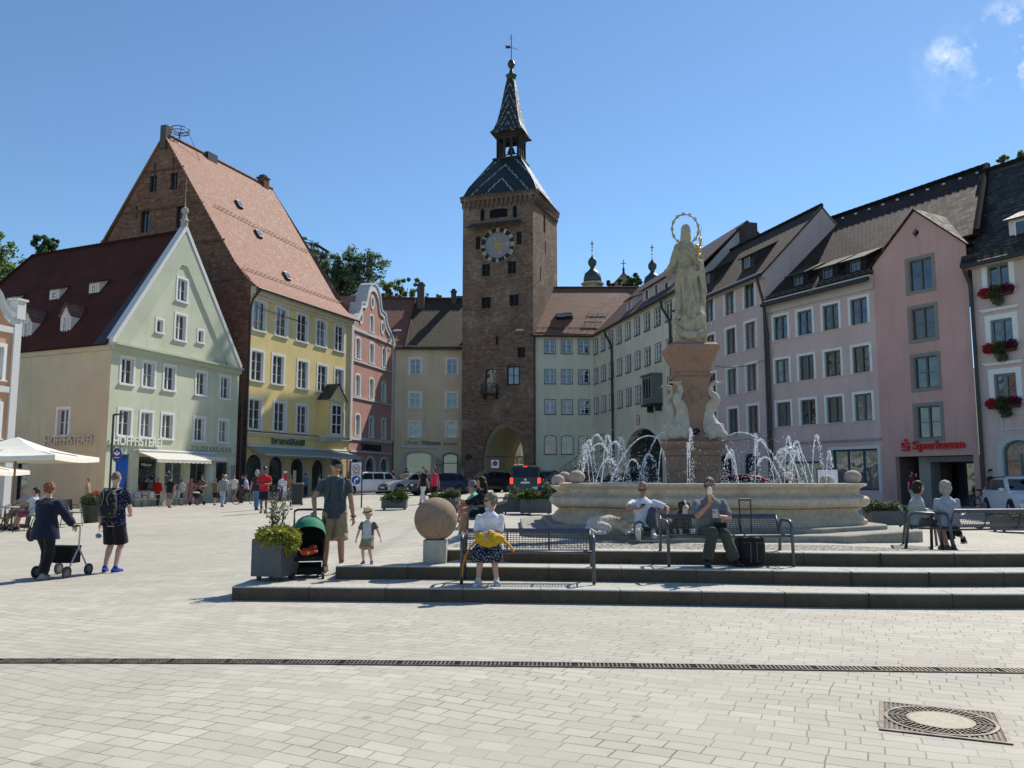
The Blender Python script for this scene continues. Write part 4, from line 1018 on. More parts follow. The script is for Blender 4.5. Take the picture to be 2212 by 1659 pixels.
# glazed patterned roofs
def glazed(name, k, per, c0, c1, c2, wfrac=.2):
    s = NT(name); uv = s.uv(); u, v, _ = s.sep(uv)
    br = s.n('TexBrick', {'Vector': uv, 'Color1': (0, 0, 0, 1), 'Color2': (1, 1, 1, 1), 'Mortar': (.5, .5, .5, 1), 'Scale': 1., 'Mortar Size': .015, 'Brick Width': .2, 'Row Height': .17})
    uq = s.math('MULTIPLY', s.math('ROUND', s.math('DIVIDE', u, .1)), .1); vq = s.math('MULTIPLY', s.math('FLOOR', s.math('DIVIDE', v, .17)), .17)
    f = s.math('FRACT', s.math('DIVIDE', s.math('ADD', vq, s.math('MULTIPLY', s.math('ABSOLUTE', uq), k)), per))
    band = s.math('LESS_THAN', f, wfrac); b2 = s.math('LESS_THAN', s.math('ABSOLUTE', s.math('SUBTRACT', f, .55)), .12)
    rnd = br.outputs[0]
    base = s.mix(rnd, c4(c0), sh(c0, 1.9)); base = s.mix(s.math('MULTIPLY', b2, .9), base, c4(c1))
    wm = s.math('MULTIPLY', band, s.ramp(s.math('ADD', rnd, s.math('MULTIPLY', s.noise(uv, 3., 3), .6)), .45, .6))
    c = s.mix(wm, base, c4(c2)); c = s.mix(s.math('MULTIPLY', br.outputs['Fac'], .8), c, sh(c0, .4))
    row = s.math('FRACT', s.math('DIVIDE', v, .17)); h = s.math('ADD', s.math('MULTIPLY', row, -.6), s.math('MULTIPLY', rnd, .5)); s.bump(h, .9, .04)
    return s.fin(c, s.ramp(rnd, 0, 1, .25, .5), 0, .5)
ctr = V((sum(p[0] for p in (A, B, Cc, Dd))/4, sum(p[1] for p in (A, B, Cc, Dd))/4, 0)); tx = fa.t; ty = -fa.n
def sq(a, z): return [ctr+tx*x*a/2+ty*y*a/2+V((0, 0, z)) for x, y in ((-1, -1), (1, -1), (1, 1), (-1, 1))]
def pyr(mb, levels):
    s0 = 0
    for (a0, z0), (a1, z1) in zip(levels, levels[1:]):
        q0, q1 = sq(a0, z0), sq(a1, z1); L = math.hypot((a0-a1)/2, z1-z0)
        for i in range(4):
            j = (i+1) % 4; mb.face([q0[i], q0[j], q1[j], q1[i]], 0, [(-a0/2, s0), (a0/2, s0), (a1/2, s0+L), (-a1/2, s0+L)])
        s0 += L
mb = MB(); pyr(mb, [(8.35, TZ+.42), (7.7, TZ+.62), (6.9, 30.9), (2.9, 34.35)]); mb.face(sq(8.35, TZ+.42)[::-1])
prt(mb, 'lower_roof', glazed('glazed lower roof', 1.35, 2.1, (.010, .014, .012), (.012, .034, .034), (.34, .36, .32), .12), root, recalc=False)
mb = MB(); 
for a, z, h in ((3.1, 34.3, .18), (2.75, 34.48, .1)): mb.face(sq(a, z)[::-1]); pyr(mb, [(a, z), (a, z+h)]); mb.face(sq(a, z+h))
for i in range(4):
    q0 = sq(2.25, 34.55); p0, p1 = q0[i], q0[(i+1) % 4]
    for k in range(4):
        p = p0.lerp(p1, k/3); mb.box(p+V((0, 0, 1.25)), (.2, .2, 2.5), 0, fa.rz)
    for k in range(3):
        c = p0.lerp(p1, (k+.5)/3); mb.box(c+V((0, 0, 2.3)), (.66 if i % 2 == 0 else .12, .12 if i % 2 == 0 else .66, .4), 0, fa.rz); mb.box(c+V((0, 0, .3)), (.66 if i % 2 == 0 else .1, .1 if i % 2 == 0 else .66, .1), 0, fa.rz)
mb.lathe([(.05, 1.2), (.42, .55), (.36, .75), (.25, 1.1), (.1, 1.25)], 12, ctr+V((0, 0, 34.9)))
for a, z, h in ((2.6, 36.95, .2), (3.0, 37.15, .14)): mb.face(sq(a, z)[::-1]); pyr(mb, [(a, z), (a, z+h)]); mb.face(sq(a, z+h))
prt(mb, 'bell_lantern', plain((.035, .03, .027), .8, bump=.2), root, recalc=False)
mb = MB(); pyr(mb, [(3.55, 37.25), (2.9, 37.75), (2.35, 38.6), (1.75, 40.2), (1.15, 42.3), (.72, 43.6)]); mb.face(sq(3.55, 37.25)[::-1])
prt(mb, 'spire', glazed('glazed spire', 2.3, 1.15, (.012, .015, .014), (.02, .03, .03), (.42, .42, .36), .16), root, recalc=False)
mb = MB(); mb.lathe([(.42, 43.5), (.55, 43.9), (.6, 44.0), (.3, 44.1), (.2, 44.5), (.12, 44.75), (.3, 44.95), (.42, 45.25), (.3, 45.6), (.08, 45.8), (.045, 46), (.04, 48.6), (.005, 48.7)], 14, ctr)
mb.box(ctr+V((-.35, 0, 47.2)), (.5, .03, .3)); mb.tube([ctr+V((-.7, 0, 47.4)), ctr+V((.75, 0, 46.9))], .025, 5); mb.tube([ctr+V((-.22, 0, 48.2)), ctr+V((.22, 0, 48.2))], .02, 5)
prt(mb, 'weathervane', plain((.05, .055, .05), .5, .5), root)

# ---- street beyond the gate
root = bld('cream_house', 'sunlit cream house with red flowers seen through the tower archway', 6, 112)
f2 = Fac((1.2, 108.5), (9, 112), root); CP = plaster((.62, .55, .38), .1); hh = []
for u, z in ((1.5, 6.0), (3.6, 6.0), (5.6, 6.0), (1.5, 9), (3.6, 9)): hh.append(window(f2, u, z, .9, 1.3, pane_m=GL[0]))
mb = MB(); wall_sheet(mb, f2, [(0, 0), (f2.L, 0), (f2.L, 11), (0, 11)], hh, .15); side_walls(mb, [(9, 112), (6, 120), (-2, 116), (1.2, 108.5)], 0, 11); prt(mb, 'wall', [CP], root, recalc=False)
mb = MB(); roof_sheet(mb, [f2.p(-.4, 10.9, .4), f2.p(f2.L+.4, 10.9, .4), f2.p(f2.L+.4, 15, -4), f2.p(-.4, 15, -4)]); prt(mb, 'roof', WARMROOF, root, recalc=False)
mb = MB(); a, b = V((-3.3, 101.5, gz(-3, 101))), V((6, 103.5, gz(5, 103)))
mb.grid([[a+V((0, 0, -.3)), b+V((0, 0, -.3))], [a+V((0, 0, 1.5)), b+V((0, 0, 1.5))], [a+V((0, .35, 1.5)), b+V((0, .35, 1.5))], [a+V((0, .35, -.3)), b+V((0, .35, -.3))]], 0, caps=False)
tag(mb.build('garden_wall', CP), 'low pale sunlit wall beyond the tower archway', 'wall')
t = thing('flower_bed', 'dark red and green flower bed behind the low pale wall beyond the archway', 'flower bed', a.lerp(b, .5)+V((0, .9, 1.2)))
mb = MB()
for k in range(1500):
    c = V((random.uniform(-4.4, 4.4), random.uniform(-.45, .6), random.random()*1.3)); i0 = len(mb.v); d = V((random.gauss(0, 1), random.gauss(0, 1), random.gauss(0, 1))).normalized()*.12; e = d.orthogonal().normalized()*.08; mb.v += [c-d, c+e, c+d, c-e]; mb.f.append([i0, i0+1, i0+2, i0+3]); mb.m.append(0); mb.u.append(None)
mb.build('plants', leaf((.12, .03, .025), (.06, .09, .03), .4), t, recalc=False)
# ---- pale green corner house: short front beside the tower and long wing down the right side
A, B = (2.1, 79.6), (7.85, 80.0)
Wd = V((.217, -.976, 0)).normalized(); C1 = V((7.85, 80, 0))+Wd*20.75
root = bld('corner_house', 'pale mint L-shaped house with red roof and many small windows right of the tower', 6, 78)
fa = Fac(A, B, root); fw_ = Fac(B, (C1.x, C1.y), root); LG = plaster((.70, .67, .525), .16); ez = 15.4
DGR = plain((.09, .11, .11), .6); kw = dict(sw=.06, sillw=.08, rec=.1, bars=2, mull=1, fw=.06, sur_m=DGR)
holes, hw = [], []
BLUEG = glass((.02, .03, .06), .03)
for k, u in enumerate((1.58, 3.22, 4.9)):
    for z in (14.3, 11.35, 8.4): holes.append(window(fa, u, z, 1.02, 1.35, pane_m=BLUEG if k == 0 else GL[2], **kw))
    holes.append(window(fa, u, 4.75, 1.1, 1.75, .25, pane_m=glass((.3, .12, .08), .2) if k == 0 else GL[0], **kw))
for i in range(9):
    u = 1.1+i*2.19
    for z in (14.15, 11.3, 8.43):
        if z < 9 and i > 6: continue
        o = (z, i) == (11.3, 4)
        hw.append(window(fw_, u, z, 1.12, 1.42, pane_m=glass((.006, .006, .006), .3) if o else random.choice(GL), **kw))
hw.append(window(fw_, 18.7, 8.43, 1.12, 1.42, pane_m=GL[0], **kw))
AP = arch_poly(12.6, -.4, 8.4, 6.0, 2.6, 14); hw.append(AP)
hw.append(window(fw_, 2.6, 4.9, .8, 1.5, .2, pane_m=GL[0], **kw))
mb = MB(); wall_sheet(mb, fa, [(0, 0), (fa.L, 0), (fa.L, ez), (0, ez)], holes, .12); wall_sheet(mb, fw_, [(0, -.4), (fw_.L, -.4), (fw_.L, ez), (0, ez)], hw, .5)
wi = -fw_.n; side_walls(mb, [(C1.x, C1.y), (C1.x+wi.x*11, C1.y+wi.y*11), (18.5, 90), (2.1, 90), A], 0, ez)
prt(mb, 'wall', LG, root, recalc=False)
mb = MB()                                                  # carriage arch with a deep dark hall behind it
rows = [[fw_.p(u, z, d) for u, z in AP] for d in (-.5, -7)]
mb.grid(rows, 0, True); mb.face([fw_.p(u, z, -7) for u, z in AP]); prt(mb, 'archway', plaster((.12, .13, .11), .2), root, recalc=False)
q = lambda f, u, d, z: f.p(u, z, -d)
mb = MB(); rl, rr = V((3.6, 85.2, 21.4)), V((13.2, 85.2, 21.4)); d_ = 5.6
el, er = V((1.8, 79.1, 15.3)), V((7.75, 79.45, 15.3)); w_end = q(fw_, fw_.L, -.5, 15.25); rw_end = q(fw_, fw_.L-3.2, d_, 21.0); 
roof_sheet(mb, [el, er, rr, rl], .1); roof_sheet(mb, [V((1.8, 91, 15.3)), el, rl], .1); roof_sheet(mb, [V((16, 91, 15.3)), V((1.8, 91, 15.3)), rl, rr], .1)
ro = prt(mb, 'roof', WARMROOF, root, recalc=False)
WR = tiles((.09, .035, .022), (.15, .062, .04), (.07, .04, .03), .22, .21, .6, .3, 1.1)
mb = MB(); roof_sheet(mb, [er, w_end, q(fw_, fw_.L, d_, 21.), rr], .1); roof_sheet(mb, [q(fw_, fw_.L, 11.5, 15.2), V((19.5, 90, 15.2)), rr, q(fw_, fw_.L, d_, 21.)], .1)
mb.build('wing_roof', WR, ro, org=root.location, recalc=False)
mb = MB(); ridge_tiles(mb, rl, rr, .13); ridge_tiles(mb, el, rl, .13); mb.build('ridge', WARMROOF, ro, org=root.location)
nr = (er-el).cross(rl-el).normalized(); nr = nr if nr.z > 0 else -nr; s_ = nr.cross((er-el).normalized()); s_ = s_ if s_.z > 0 else -s_; t_ = (er-el).normalized()
m3 = M((t_, s_, nr)).transposed()
for x, y in ((1211, 687), (1227, 685)):
    c = on_plane(x, y, el, nr)+nr*.3; tilt = m3@M.Rotation(R(-18), 3, 'X'); mb = MB(); mb.box(c, (.85, 1.15, .12), 0, mat=tilt); mb.box(c+tilt@V((0, 0, .065)), (.7, 1.0, .02), 1, mat=tilt); mb.box(c-nr*.25, (.9, 1.0, .4), 0, mat=m3); mb.build('skylight', [METAL, glass((.01, .01, .012), .05)], ro, org=root.location)
mb = MB(); snow_guard(mb, el.lerp(rl, .12)+V((.4, 0, 0)), er.lerp(rr, .12)+V((-.2, 0, 0)), nr, 9)
for a, b in (((1270, 682), (1312, 682)), ((1262, 698), (1300, 698))): snow_guard(mb, on_plane(*a, el, nr), on_plane(*b, el, nr), nr, 4)
for k in range(4): 
    a = on_plane(1266+k*11, 700, el, nr); b = on_plane(1274+k*12, 676, el, nr); mb.tube([a+nr*.15, b+nr*.15], .02, 4)
mb.build('snow_guard', METAL, ro, org=root.location)
LIL = plaster((.55, .47, .46), .08); kx = 5.7/5.6
o = dormer(root, fw_, 14.2, .9, 6.2, 1.25, ez-.1, kx, 'shed', LIL, WR, LIL, (.7, .85, 0, 0), .4, .3, frame=MW, nwin=3)
dormer(root, fw_, 8.0, .9, 1.6, 1.2, ez-.1, kx, 'shed', LIL, WR, LIL, (.7, .85, 0, 0), .4, .3, frame=MW)
mb = MB(); gutter(mb, el+V((0, -.05, -.06)), er+V((0, -.05, -.06)), .1); gutter(mb, er+V((0, 0, -.06)), w_end+V((0, 0, -.06)), .1)
mb.tube([q(fw_, 5.0, -.5, 15.1), q(fw_, 5.25, -.45, 14.6), q(fw_, 5.9, -.2, 13.6), q(fw_, 6.0, -.16, 13), q(fw_, 6.0, -.16, .6)], .1, 8)
mb.tube([q(fw_, 18.2, -.5, 15.1), q(fw_, 18.4, -.45, 14.4), q(fw_, 19.1, -.2, 13.4), q(fw_, 19.15, -.16, 13), q(fw_, 19.15, -.16, .6)], .1, 8)
prt(mb, 'downpipe', METAL, root)
mb = MB(); u0, u1 = 14.9, 17.1                               # bay window on brackets
box_fac(mb, fw_, u0, u1, 7.3, 9.5, .003, .8, 0); box_fac(mb, fw_, u0-.1, u1+.1, 9.501, 9.62, .003, .92, 0); box_fac(mb, fw_, u0-.08, u1+.08, 7.15, 7.299, .003, .9, 1)
for u in (u0+.2, u1-.35): box_fac(mb, fw_, u, u+.15, 6.7, 7.149, .003, .5, 1)
oo = prt(mb, 'bay_window', [plain((.13, .15, .14), .6), DM], root)
small_window(oo, fw_.l(16.0, 8.5, .815), fw_.rz, 1.7, 1.6, plain((.25, .27, .26), .6), 2, 0, GL[2])
mb = MB(); c = fw_.p(11.9, 6.35, .03)
tg = thing('traffic_sign', 'small round red and white traffic sign on mint wall above the carriage arch', 'traffic sign', c, fw_.rz)
def round_sign(parent, loc, rz, r, rim, field, extra=None):
    mb = MB(); n = 28; cir = lambda r_, y: [(r_*math.cos(2*PI*k/n), y, r_*math.sin(2*PI*k/n)) for k in range(n)]
    mb.grid([cir(r, 0), cir(r, -.025), cir(r*.8, -.025)], 0, True); mb.face(cir(r*.8, -.026), 1)
    o = link('sign_face', mb.mesh('sign_face', [rim, field]), parent, loc, rz)
    return o
SRED = plain((.45, .015, .02), .45); SWH = plain((.75, .75, .75), .45); SBL = plain((.015, .04, .28), .4)
round_sign(tg, (0, 0, 0), 0, .42, SRED, SWH); lettering('20', .36, .34, plain((.03, .03, .03), .5), tg, (0, -.03, 0), 0, .008, .01)
# stair railing in front of it
t = thing('stair_railing', 'thin grey metal handrail climbing along the mint house beside the tower', 'railing', (5, 78.5, gz(5, 78.5)))
mb = MB(); P = [fa.p(.8, 2.0, 1.0), fa.p(1.9, 2.0, 1.0), fa.p(4.4, 3.9, 1.0), fa.p(6.2, 3.95, 1.0)]
mb.tube(P, .03, 6); mb.build('handrail', ZINC, t, org=t.location)
for i in range(11):
    k = .9+i*.5; z = interp([(.8, 2), (1.9, 2), (4.4, 3.9), (6.2, 3.95)], k); mb = MB(); mb.tube([fa.p(k, z-1.0, 1.0), fa.p(k, z, 1.0)], .018, 5); mb.build('baluster', ZINC, t, org=t.location)
mb = MB(); pts = [(1.0, 0), (6.2, 0), (6.2, 2.95), (4.4, 2.9), (1.9, 1.0), (1.0, 1.0)]
a = [fa.p(u, z, .02) for u, z in pts]; b = [fa.p(u, z, 1.15) for u, z in pts]; mb.face(b)
for i in range(6): mb.face([a[i], a[(i+1) % 6], b[(i+1) % 6], b[i]])
mb.build('stair_base', plaster((.24, .25, .22), .1), t, org=t.location)

# ---- three lilac and pink houses on the right
def shed_pos(fac, x, y, ez_, k):
    P0 = fac.p(0, ez_, 0); e1 = fac.t; e2 = (-fac.n+V((0, 0, k))).normalized(); nr = e1.cross(e2); q_ = on_plane(x, y, P0, nr)
    return (q_-fac.A).dot(fac.t), -(q_-fac.A).dot(fac.n)
GF = plain((.12, .135, .125), .55)
A, B = (C1.x, C1.y), (15.4, 49.15)
root = bld('lilac_house', 'lilac house with weathered brown roof standing behind the statue', 15, 55)
fa = Fac(A, B, root); LC = plaster((.58, .455, .425), .2); ez = 14.15; holes = []
for z in (13.0, 10.4, 7.76, 5.17):
    for u in (1.5, 4.15, 6.78, 9.1): holes.append(window(fa, u, z, 1.18, 1.7, sw=.16, sillw=.03, rec=.16, bars=1 if z < 12 else 2, fw=.07, frame_m=GF, pane_m=random.choice(GL)))
for u in (3.2, 5.6, 8.6): holes.append(arch_poly(u, .6, 1.6, 2.5, .5))
mb = MB(); wall_sheet(mb, fa, [(0, -.3), (fa.L, -.3), (fa.L, ez), (0, ez)], holes, .25, 0, 1); inn = -fa.n; kk = 1.04; dd = 4.15
R0 = fa.p(fa.L, ez+.05, 0); bA, bB = V((*A, 0))+inn*8.3, V((*B, 0))+inn*8.3
mb.face([fa.p(fa.L, -.3), fa.p(fa.L, ez), fa.p(fa.L, ez+kk*dd+.1, -dd), fa.p(fa.L, ez, -2*dd), fa.p(fa.L, -.3, -2*dd)]); mb.face([fa.p(-.01, -.3), fa.p(-.01, ez), fa.p(-.01, ez+kk*dd+.1, -dd), fa.p(-.01, ez, -2*dd), fa.p(-.01, -.3, -2*dd)])
side_walls(mb, [(bB.x, bB.y), (bA.x, bA.y)], -.3, ez)
prt(mb, 'wall', [LC, MWS], root, recalc=False)
for u in (3.2, 5.6, 8.6): pane_fac(root, fa, u-.8, u+.8, .6, 3.1, -.22, plain((.03, .05, .08), .5), 1, 1, glass((.015, .02, .03), .05), .09, 'shop_door', .5)
mb = MB(); qq = lambda u, d, z: fa.p(u, z, -d)
roof_sheet(mb, [qq(-.3, -.45, ez-.35), qq(fa.L+.06, -.45, ez-.35), qq(fa.L+.06, dd, ez+kk*dd+.05), qq(-.3, dd, ez+kk*dd+.05)], .1); roof_sheet(mb, [qq(fa.L, 2*dd, ez-.1), qq(-.3, 2*dd, ez-.1), qq(-.3, dd, ez+kk*dd+.05), qq(fa.L, dd, ez+kk*dd+.05)], .1)
ro = prt(mb, 'roof', BROWNROOF, root, recalc=False)
mb = MB(); ridge_tiles(mb, qq(-.3, dd, ez+kk*dd+.1), qq(fa.L, dd, ez+kk*dd+.1), .12); mb.build('ridge', BROWNROOF, ro, org=root.location)
DW2 = plain((.03, .028, .027), .7)
for x, y in ((1616, 583), (1529, 617)):
    u, d0 = shed_pos(fa, x, y, ez+.05, kk); dormer(root, fa, u, d0, 1.5, .95, ez+.05, kk, 'shed', DW2, BROWNROOF, DW2, (.55, .62, 1, 0), .5, .25, frame=plain((.25, .28, .3), .5))
mb = MB(); box_fac(mb, fa, 0, fa.L, ez-.5, ez-.1, .003, .3); prt(mb, 'cornice', plaster((.5, .45, .42), .1), root, recalc=False); mb = MB(); box_fac(mb, fa, 0, fa.L, 4.0, 4.15, .003, .12); prt(mb, 'ledge', plaster((.5, .45, .42), .1), root, recalc=False)
mb = MB(); gutter(mb, qq(-.2, -.5, ez-.4), qq(fa.L, -.5, ez-.4)); mb.tube([qq(fa.L-.25, -.5, ez-.5), qq(fa.L-.1, -.4, ez-1.3), qq(fa.L-.02, -.2, ez-2.2), qq(fa.L-.02, -.2, .4)], .09, 8); prt(mb, 'downpipe', METAL, root)
# white parapet between the wing and this roof
mb = MB(); u = -.25
for a, b in ((( -.4, ez-.1), (dd+1.6, ez+.55+kk*(dd+1.6))),):
    P = [fa.p(u, a[1]-.6, -a[0]), fa.p(u, a[1]+.35, -a[0]), fa.p(u, b[1]+.35, -b[0]), fa.p(u, b[1]-.6, -b[0])]; Q = [p+fa.t*.45 for p in P]
    mb.face(P); mb.face(Q[::-1])
    for i in range(4): mb.face([P[i], P[(i+1) % 4], Q[(i+1) % 4], Q[i]])
prt(mb, 'parapet', plaster((.5, .48, .46), .1), root)
chimney(root, qq(.6, dd+1.2, ez+kk*dd+.6), 1.6, .8, 1.4, plain((.05, .045, .045), .8), False, fa.rz)

A, B = (15.4, 49.0), (18.9, 42.4)
root = bld('mauve_house', 'mauve house with grey framed windows and one long dark glinting tiled roof', 18, 46)
fa = Fac(A, B, root); LC2 = plaster((.59, .45, .415), .2); ez = 12.15; holes = []
OPEN = glass((.006, .006, .006), .3)
for z, j in ((10.38, 0), (7.8, 1), (5.27, 2)):
    for i, u in enumerate((.93, 2.76, 4.6, 6.45)):
        holes.append(window(fa, u, z, 1.08, 1.42, sw=.14, sillw=.02, rec=.16, bars=1, fw=.075, frame_m=GF, pane_m=OPEN if (j, i) in ((1, 1), (2, 2)) else (glass((.02, .03, .045), .03) if j == 0 else random.choice(GL))))
holes.append([(4.25, .95), (7.2, .95), (7.2, 3.1), (4.25, 3.1)])
mb = MB(); wall_sheet(mb, fa, [(0, -.3), (fa.L, -.3), (fa.L, ez), (0, ez)], holes, .22, 0, 1); prt(mb, 'wall', [LC2, MWS], root, recalc=False)
TEAL = plain((.03, .07, .085), .5)
pane_fac(root, fa, 4.25, 7.2, .95, 3.1, -.18, TEAL, 2, 0, glass((.06, .07, .07), .04, .2), .1)
mb = MB()
for u0, u1, z0, z1 in ((4.1, 4.249, .8, 3.25), (7.201, 7.35, .8, 3.25), (4.25, 7.2, 3.101, 3.25)): box_fac(mb, fa, u0, u1, z0, z1, .003, .04)
prt(mb, 'shop_surround', MWS, root)
mb = MB(); box_fac(mb, fa, 1.2, 3.5, .25, 2.4, .003, .16, 0); box_fac(mb, fa, 1.1, 3.55, 2.401, 2.5, .003, .22, 1); box_fac(mb, fa, 2.25, 2.27, .3, 2.38, .161, .165, 1); prt(mb, 'boarding', [plaster((.58, .52, .36), .1), METAL], root)
kk, dd = 1.01, 6.0; qq = lambda u, d, z: fa.p(u, z, -d); UR = 12.75
mb = MB(); roof_sheet(mb, [qq(-.1, -.5, ez-.25), qq(7.45, -.5, ez-.25), qq(7.45, .7, ez-.25+1.2*kk), qq(UR, .7, ez-.25+1.2*kk), qq(UR-2.6, dd, ez+kk*dd), qq(-.8, dd, ez+kk*dd)], .12); roof_sheet(mb, [qq(UR-5, 2*dd, ez), qq(-.1, 2*dd, ez), qq(-.8, dd, ez+kk*dd), qq(UR-2.6, dd, ez+kk*dd)], .12)
ro = prt(mb, 'roof', DARKROOF, root, recalc=False)
mb = MB(); ridge_tiles(mb, qq(-.8, dd, ez+kk*dd+.05), qq(UR-2.6, dd, ez+kk*dd+.05), .13); ridge_tiles(mb, qq(UR-.05, .7, ez+1.2*kk-.2), qq(UR-2.6, dd, ez+kk*dd+.03), .16); mb.build('ridge', DARKROOF, ro, org=root.location)
BLK = plain((.015, .014, .014), .9)
for x, y in ((1727, 622), (1790, 607), (1850, 592)):
    u, d0 = shed_pos(fa, x, y, ez, kk); dormer(root, fa, u, d0, 1.35, .9, ez, kk, 'shed', BLK, MOSSROOF, BLK, (.6, .55, 1, 1), .45, .35, frame=plain((.1, .12, .15), .5))
mb = MB(); box_fac(mb, fa, 0, fa.L, ez-.75, ez-.2, .003, .12); box_fac(mb, fa, 0, fa.L, ez-.2, ez-.02, .003, .35); prt(mb, 'cornice', plaster((.5, .46, .42), .1), root, recalc=False)
mb = MB(); box_fac(mb, fa, 1.0, fa.L, 3.5, 3.62, .003, .08); prt(mb, 'ledge', plaster((.36, .28, .28), .1), root, recalc=False)
mb = MB(); gutter(mb, qq(0, -.58, ez-.33), qq(fa.L, -.58, ez-.33), .1)
mb.tube([qq(.15, -.5, ez-.4), qq(.05, -.3, ez-1.2), qq(.08, -.2, ez-2), qq(.08, -.2, .4)], .09, 8); prt(mb, 'downpipe', METAL, root)
mb = MB(); nr = (fa.t).cross((-fa.n+V((0, 0, kk))).normalized()); nr = nr if nr.z > 0 else -nr; snow_guard(mb, qq(0, -.1, ez+.1), qq(fa.L, -.1, ez+.1), nr, 16)
mb.build('snow_guard', plain((.11, .11, .1), .6), ro, org=root.location)
mb = MB()
for i in range(11): p = qq(.1+i*.98, dd-.45, ez+kk*(dd-.45)+.08); mb.box(p, (.12, .12, .1))
mb.build('snow_hook', plain((.6, .6, .58), .4, .5), ro, org=root.location)

A, B = (18.9, 42.4), (21.4, 38.1)
root = bld('pink_gable_house', 'dusky pink gabled bank house with red lettering above a dark entrance', 21, 41)
fa = Fac(A, B, root); PC = plaster((.56, .345, .305), .25, (.25, .17, .16)); ez = 12.65; holes = []
ROUGH = stone((.26, .25, .23), (.14, .13, .12), .4, 6)
for z, pm in ((11.6, glass((.02, .03, .05), .03)), (9.15, OPEN), (6.73, GL[0]), (4.29, GL[0])): holes.append(window(fa, 2.6, z, 1.25, 1.55, sw=.17, sillw=.0, rec=.18, bars=1, mull=1, fw=.06, frame_m=GF, sur_m=ROUGH, pane_m=pm))
ENT = [(.72, -.3), (4.7, -.3), (4.7, 2.65), (.72, 2.65)]; holes.append(ENT)
dm = [(2.48, 13.5), (2.68, 13.75), (2.48, 14.0), (2.28, 13.75)]; holes.append(dm)
mb = MB(); wall_sheet(mb, fa, [(-.04, -.3), (fa.L, -.3), (fa.L, ez), (2.48, 14.95), (-.04, ez)], holes, .3)
mb.face([fa.p(u, z, -.25) for u, z in dm], 1)
mb.face([fa.p(-.04, ez-1.5), fa.p(-.04, ez), fa.p(-.04, ez, -1.5), fa.p(-.04, ez-1.5, -1.5)])
prt(mb, 'wall', [PC, BLK], root, recalc=False)
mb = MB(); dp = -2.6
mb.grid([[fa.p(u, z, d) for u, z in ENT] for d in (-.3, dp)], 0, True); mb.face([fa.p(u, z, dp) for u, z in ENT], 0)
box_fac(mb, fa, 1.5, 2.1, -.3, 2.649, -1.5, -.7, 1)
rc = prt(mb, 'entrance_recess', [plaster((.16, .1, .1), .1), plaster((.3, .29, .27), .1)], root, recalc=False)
pane_fac(root, fa, 2.15, 4.65, .3, 2.35, -2.2, METAL, 2, 0, glass((.01, .01, .01), .05), .06, 'glass_door')
mb = MB()
for u in (3.2, 4.15): box_fac(mb, fa, u-.22, u+.22, 2.02, 2.12, -2.5, -2.42)
mb.build('ceiling_lamp', emis((1, .8, .35), 1.2), rc, org=root.location)
mb = MB(); box_fac(mb, fa, 2.15, 4.69, 2.36, 2.62, -1.4, -.35); prt(mb, 'roller_shutter', ZINC, root)
RED = plain((.55, .012, .02), .45)
lettering('Sparkasse', 2.62, .56, RED, root, fa.l(3.08, 3.12, .07), fa.rz, .08, .022)
mb = MB()                                                   # the bank's sign: an S built from bars with a dot above
for u0, u1, z0, z1 in ((1.14, 1.56, 2.92, 3.02), (1.44, 1.56, 3.02, 3.12), (1.14, 1.56, 3.08, 3.18), (1.14, 1.26, 3.18, 3.28), (1.14, 1.56, 3.24, 3.34)): box_fac(mb, fa, u0, u1, z0+.0007*u1, z1, .02, .1)
mb.tube([fa.p(1.37, 3.45, .02), fa.p(1.37, 3.45, .1)], .085, 14)
prt(mb, 'logo', RED, root)
mb = MB()
for (u0, u1) in ((-.2, 2.48), (fa.L+.15, 2.48)):
    z0 = ez-.12; z1 = 14.98
    roof_sheet(mb, [fa.p(u0, z0, .12), fa.p(u0, z0, -1.6 if u0 < 0 else -1.4), fa.p(u1, z1, -3.4), fa.p(u1, z1, .12)], .07)
prt(mb, 'roof', DARKROOF, root, recalc=False)

A, B = (21.5, 37.9), (24.6, 32.6)
root = bld('flower_box_house', 'pale rose house at the right edge with white window hoods and flower boxes', 23.5, 36)
fa = Fac(A, B, root); RC = plaster((.6, .465, .425), .2); ez = 11.6; holes = []
for u in (1.18, 3.6):
    for z, hd in ((10.6, 0), (8.08, .2), (5.6, .2)): holes.append(window(fa, u, z, .98, 1.3, sw=.24, sillw=.06, rec=.14, bars=1, mull=1, fw=.09, frame_m=plain((.16, .18, .17), .5), pane_m=glass((.03, .045, .07), .03), hood=hd))
    holes.append(arch_poly(u+.4, .5, 1.45, 2.75, .5))
mb = MB(); wall_sheet(mb, fa, [(0, -.3), (fa.L, -.3), (fa.L, ez), (0, ez)], holes, .2, 0, 1)
side_walls(mb, [B, (B[0]+9, B[1]+5), (A[0]+9, A[1]+5)], -.3, ez)
prt(mb, 'wall', [RC, MWS], root, recalc=False)
for u in (1.58, 4.0):
    pane_fac(root, fa, u-.725, u+.725, .5, 3.25, -.16, plain((.12, .15, .14), .5), 1, 2, glass((.1, .12, .12), .04), .08, 'shop_window', .5)
    mb = MB(); P = arch_poly(0, 0, 1.45, 2.75, .5); Q = arch_poly(0, 0, 1.95, 3.0, .62); mb.grid([[(a, -.003, b), (a, -.06, b), (c, -.06, d), (c, -.003, d)] for (a, b), (c, d) in zip(P[1:]+P[:1], Q[1:]+Q[:1])])
    link('arch_surround', mb.mesh('arch_surround', plaster((.55, .53, .5), .1)), root, fa.l(u, .5), fa.rz)
    mb = MB(); 
    for a in ((u-.7, u-.58, 3.7, 4.5), (u+.58, u+.7, 3.7, 4.5), (u-.579, u+.579, 3.7, 3.8), (u-.579, u+.579, 4.4, 4.5)): box_fac(mb, fa, *a, .003, .05)
    prt(mb, 'panel_moulding', plaster((.55, .53, .5), .1), root)
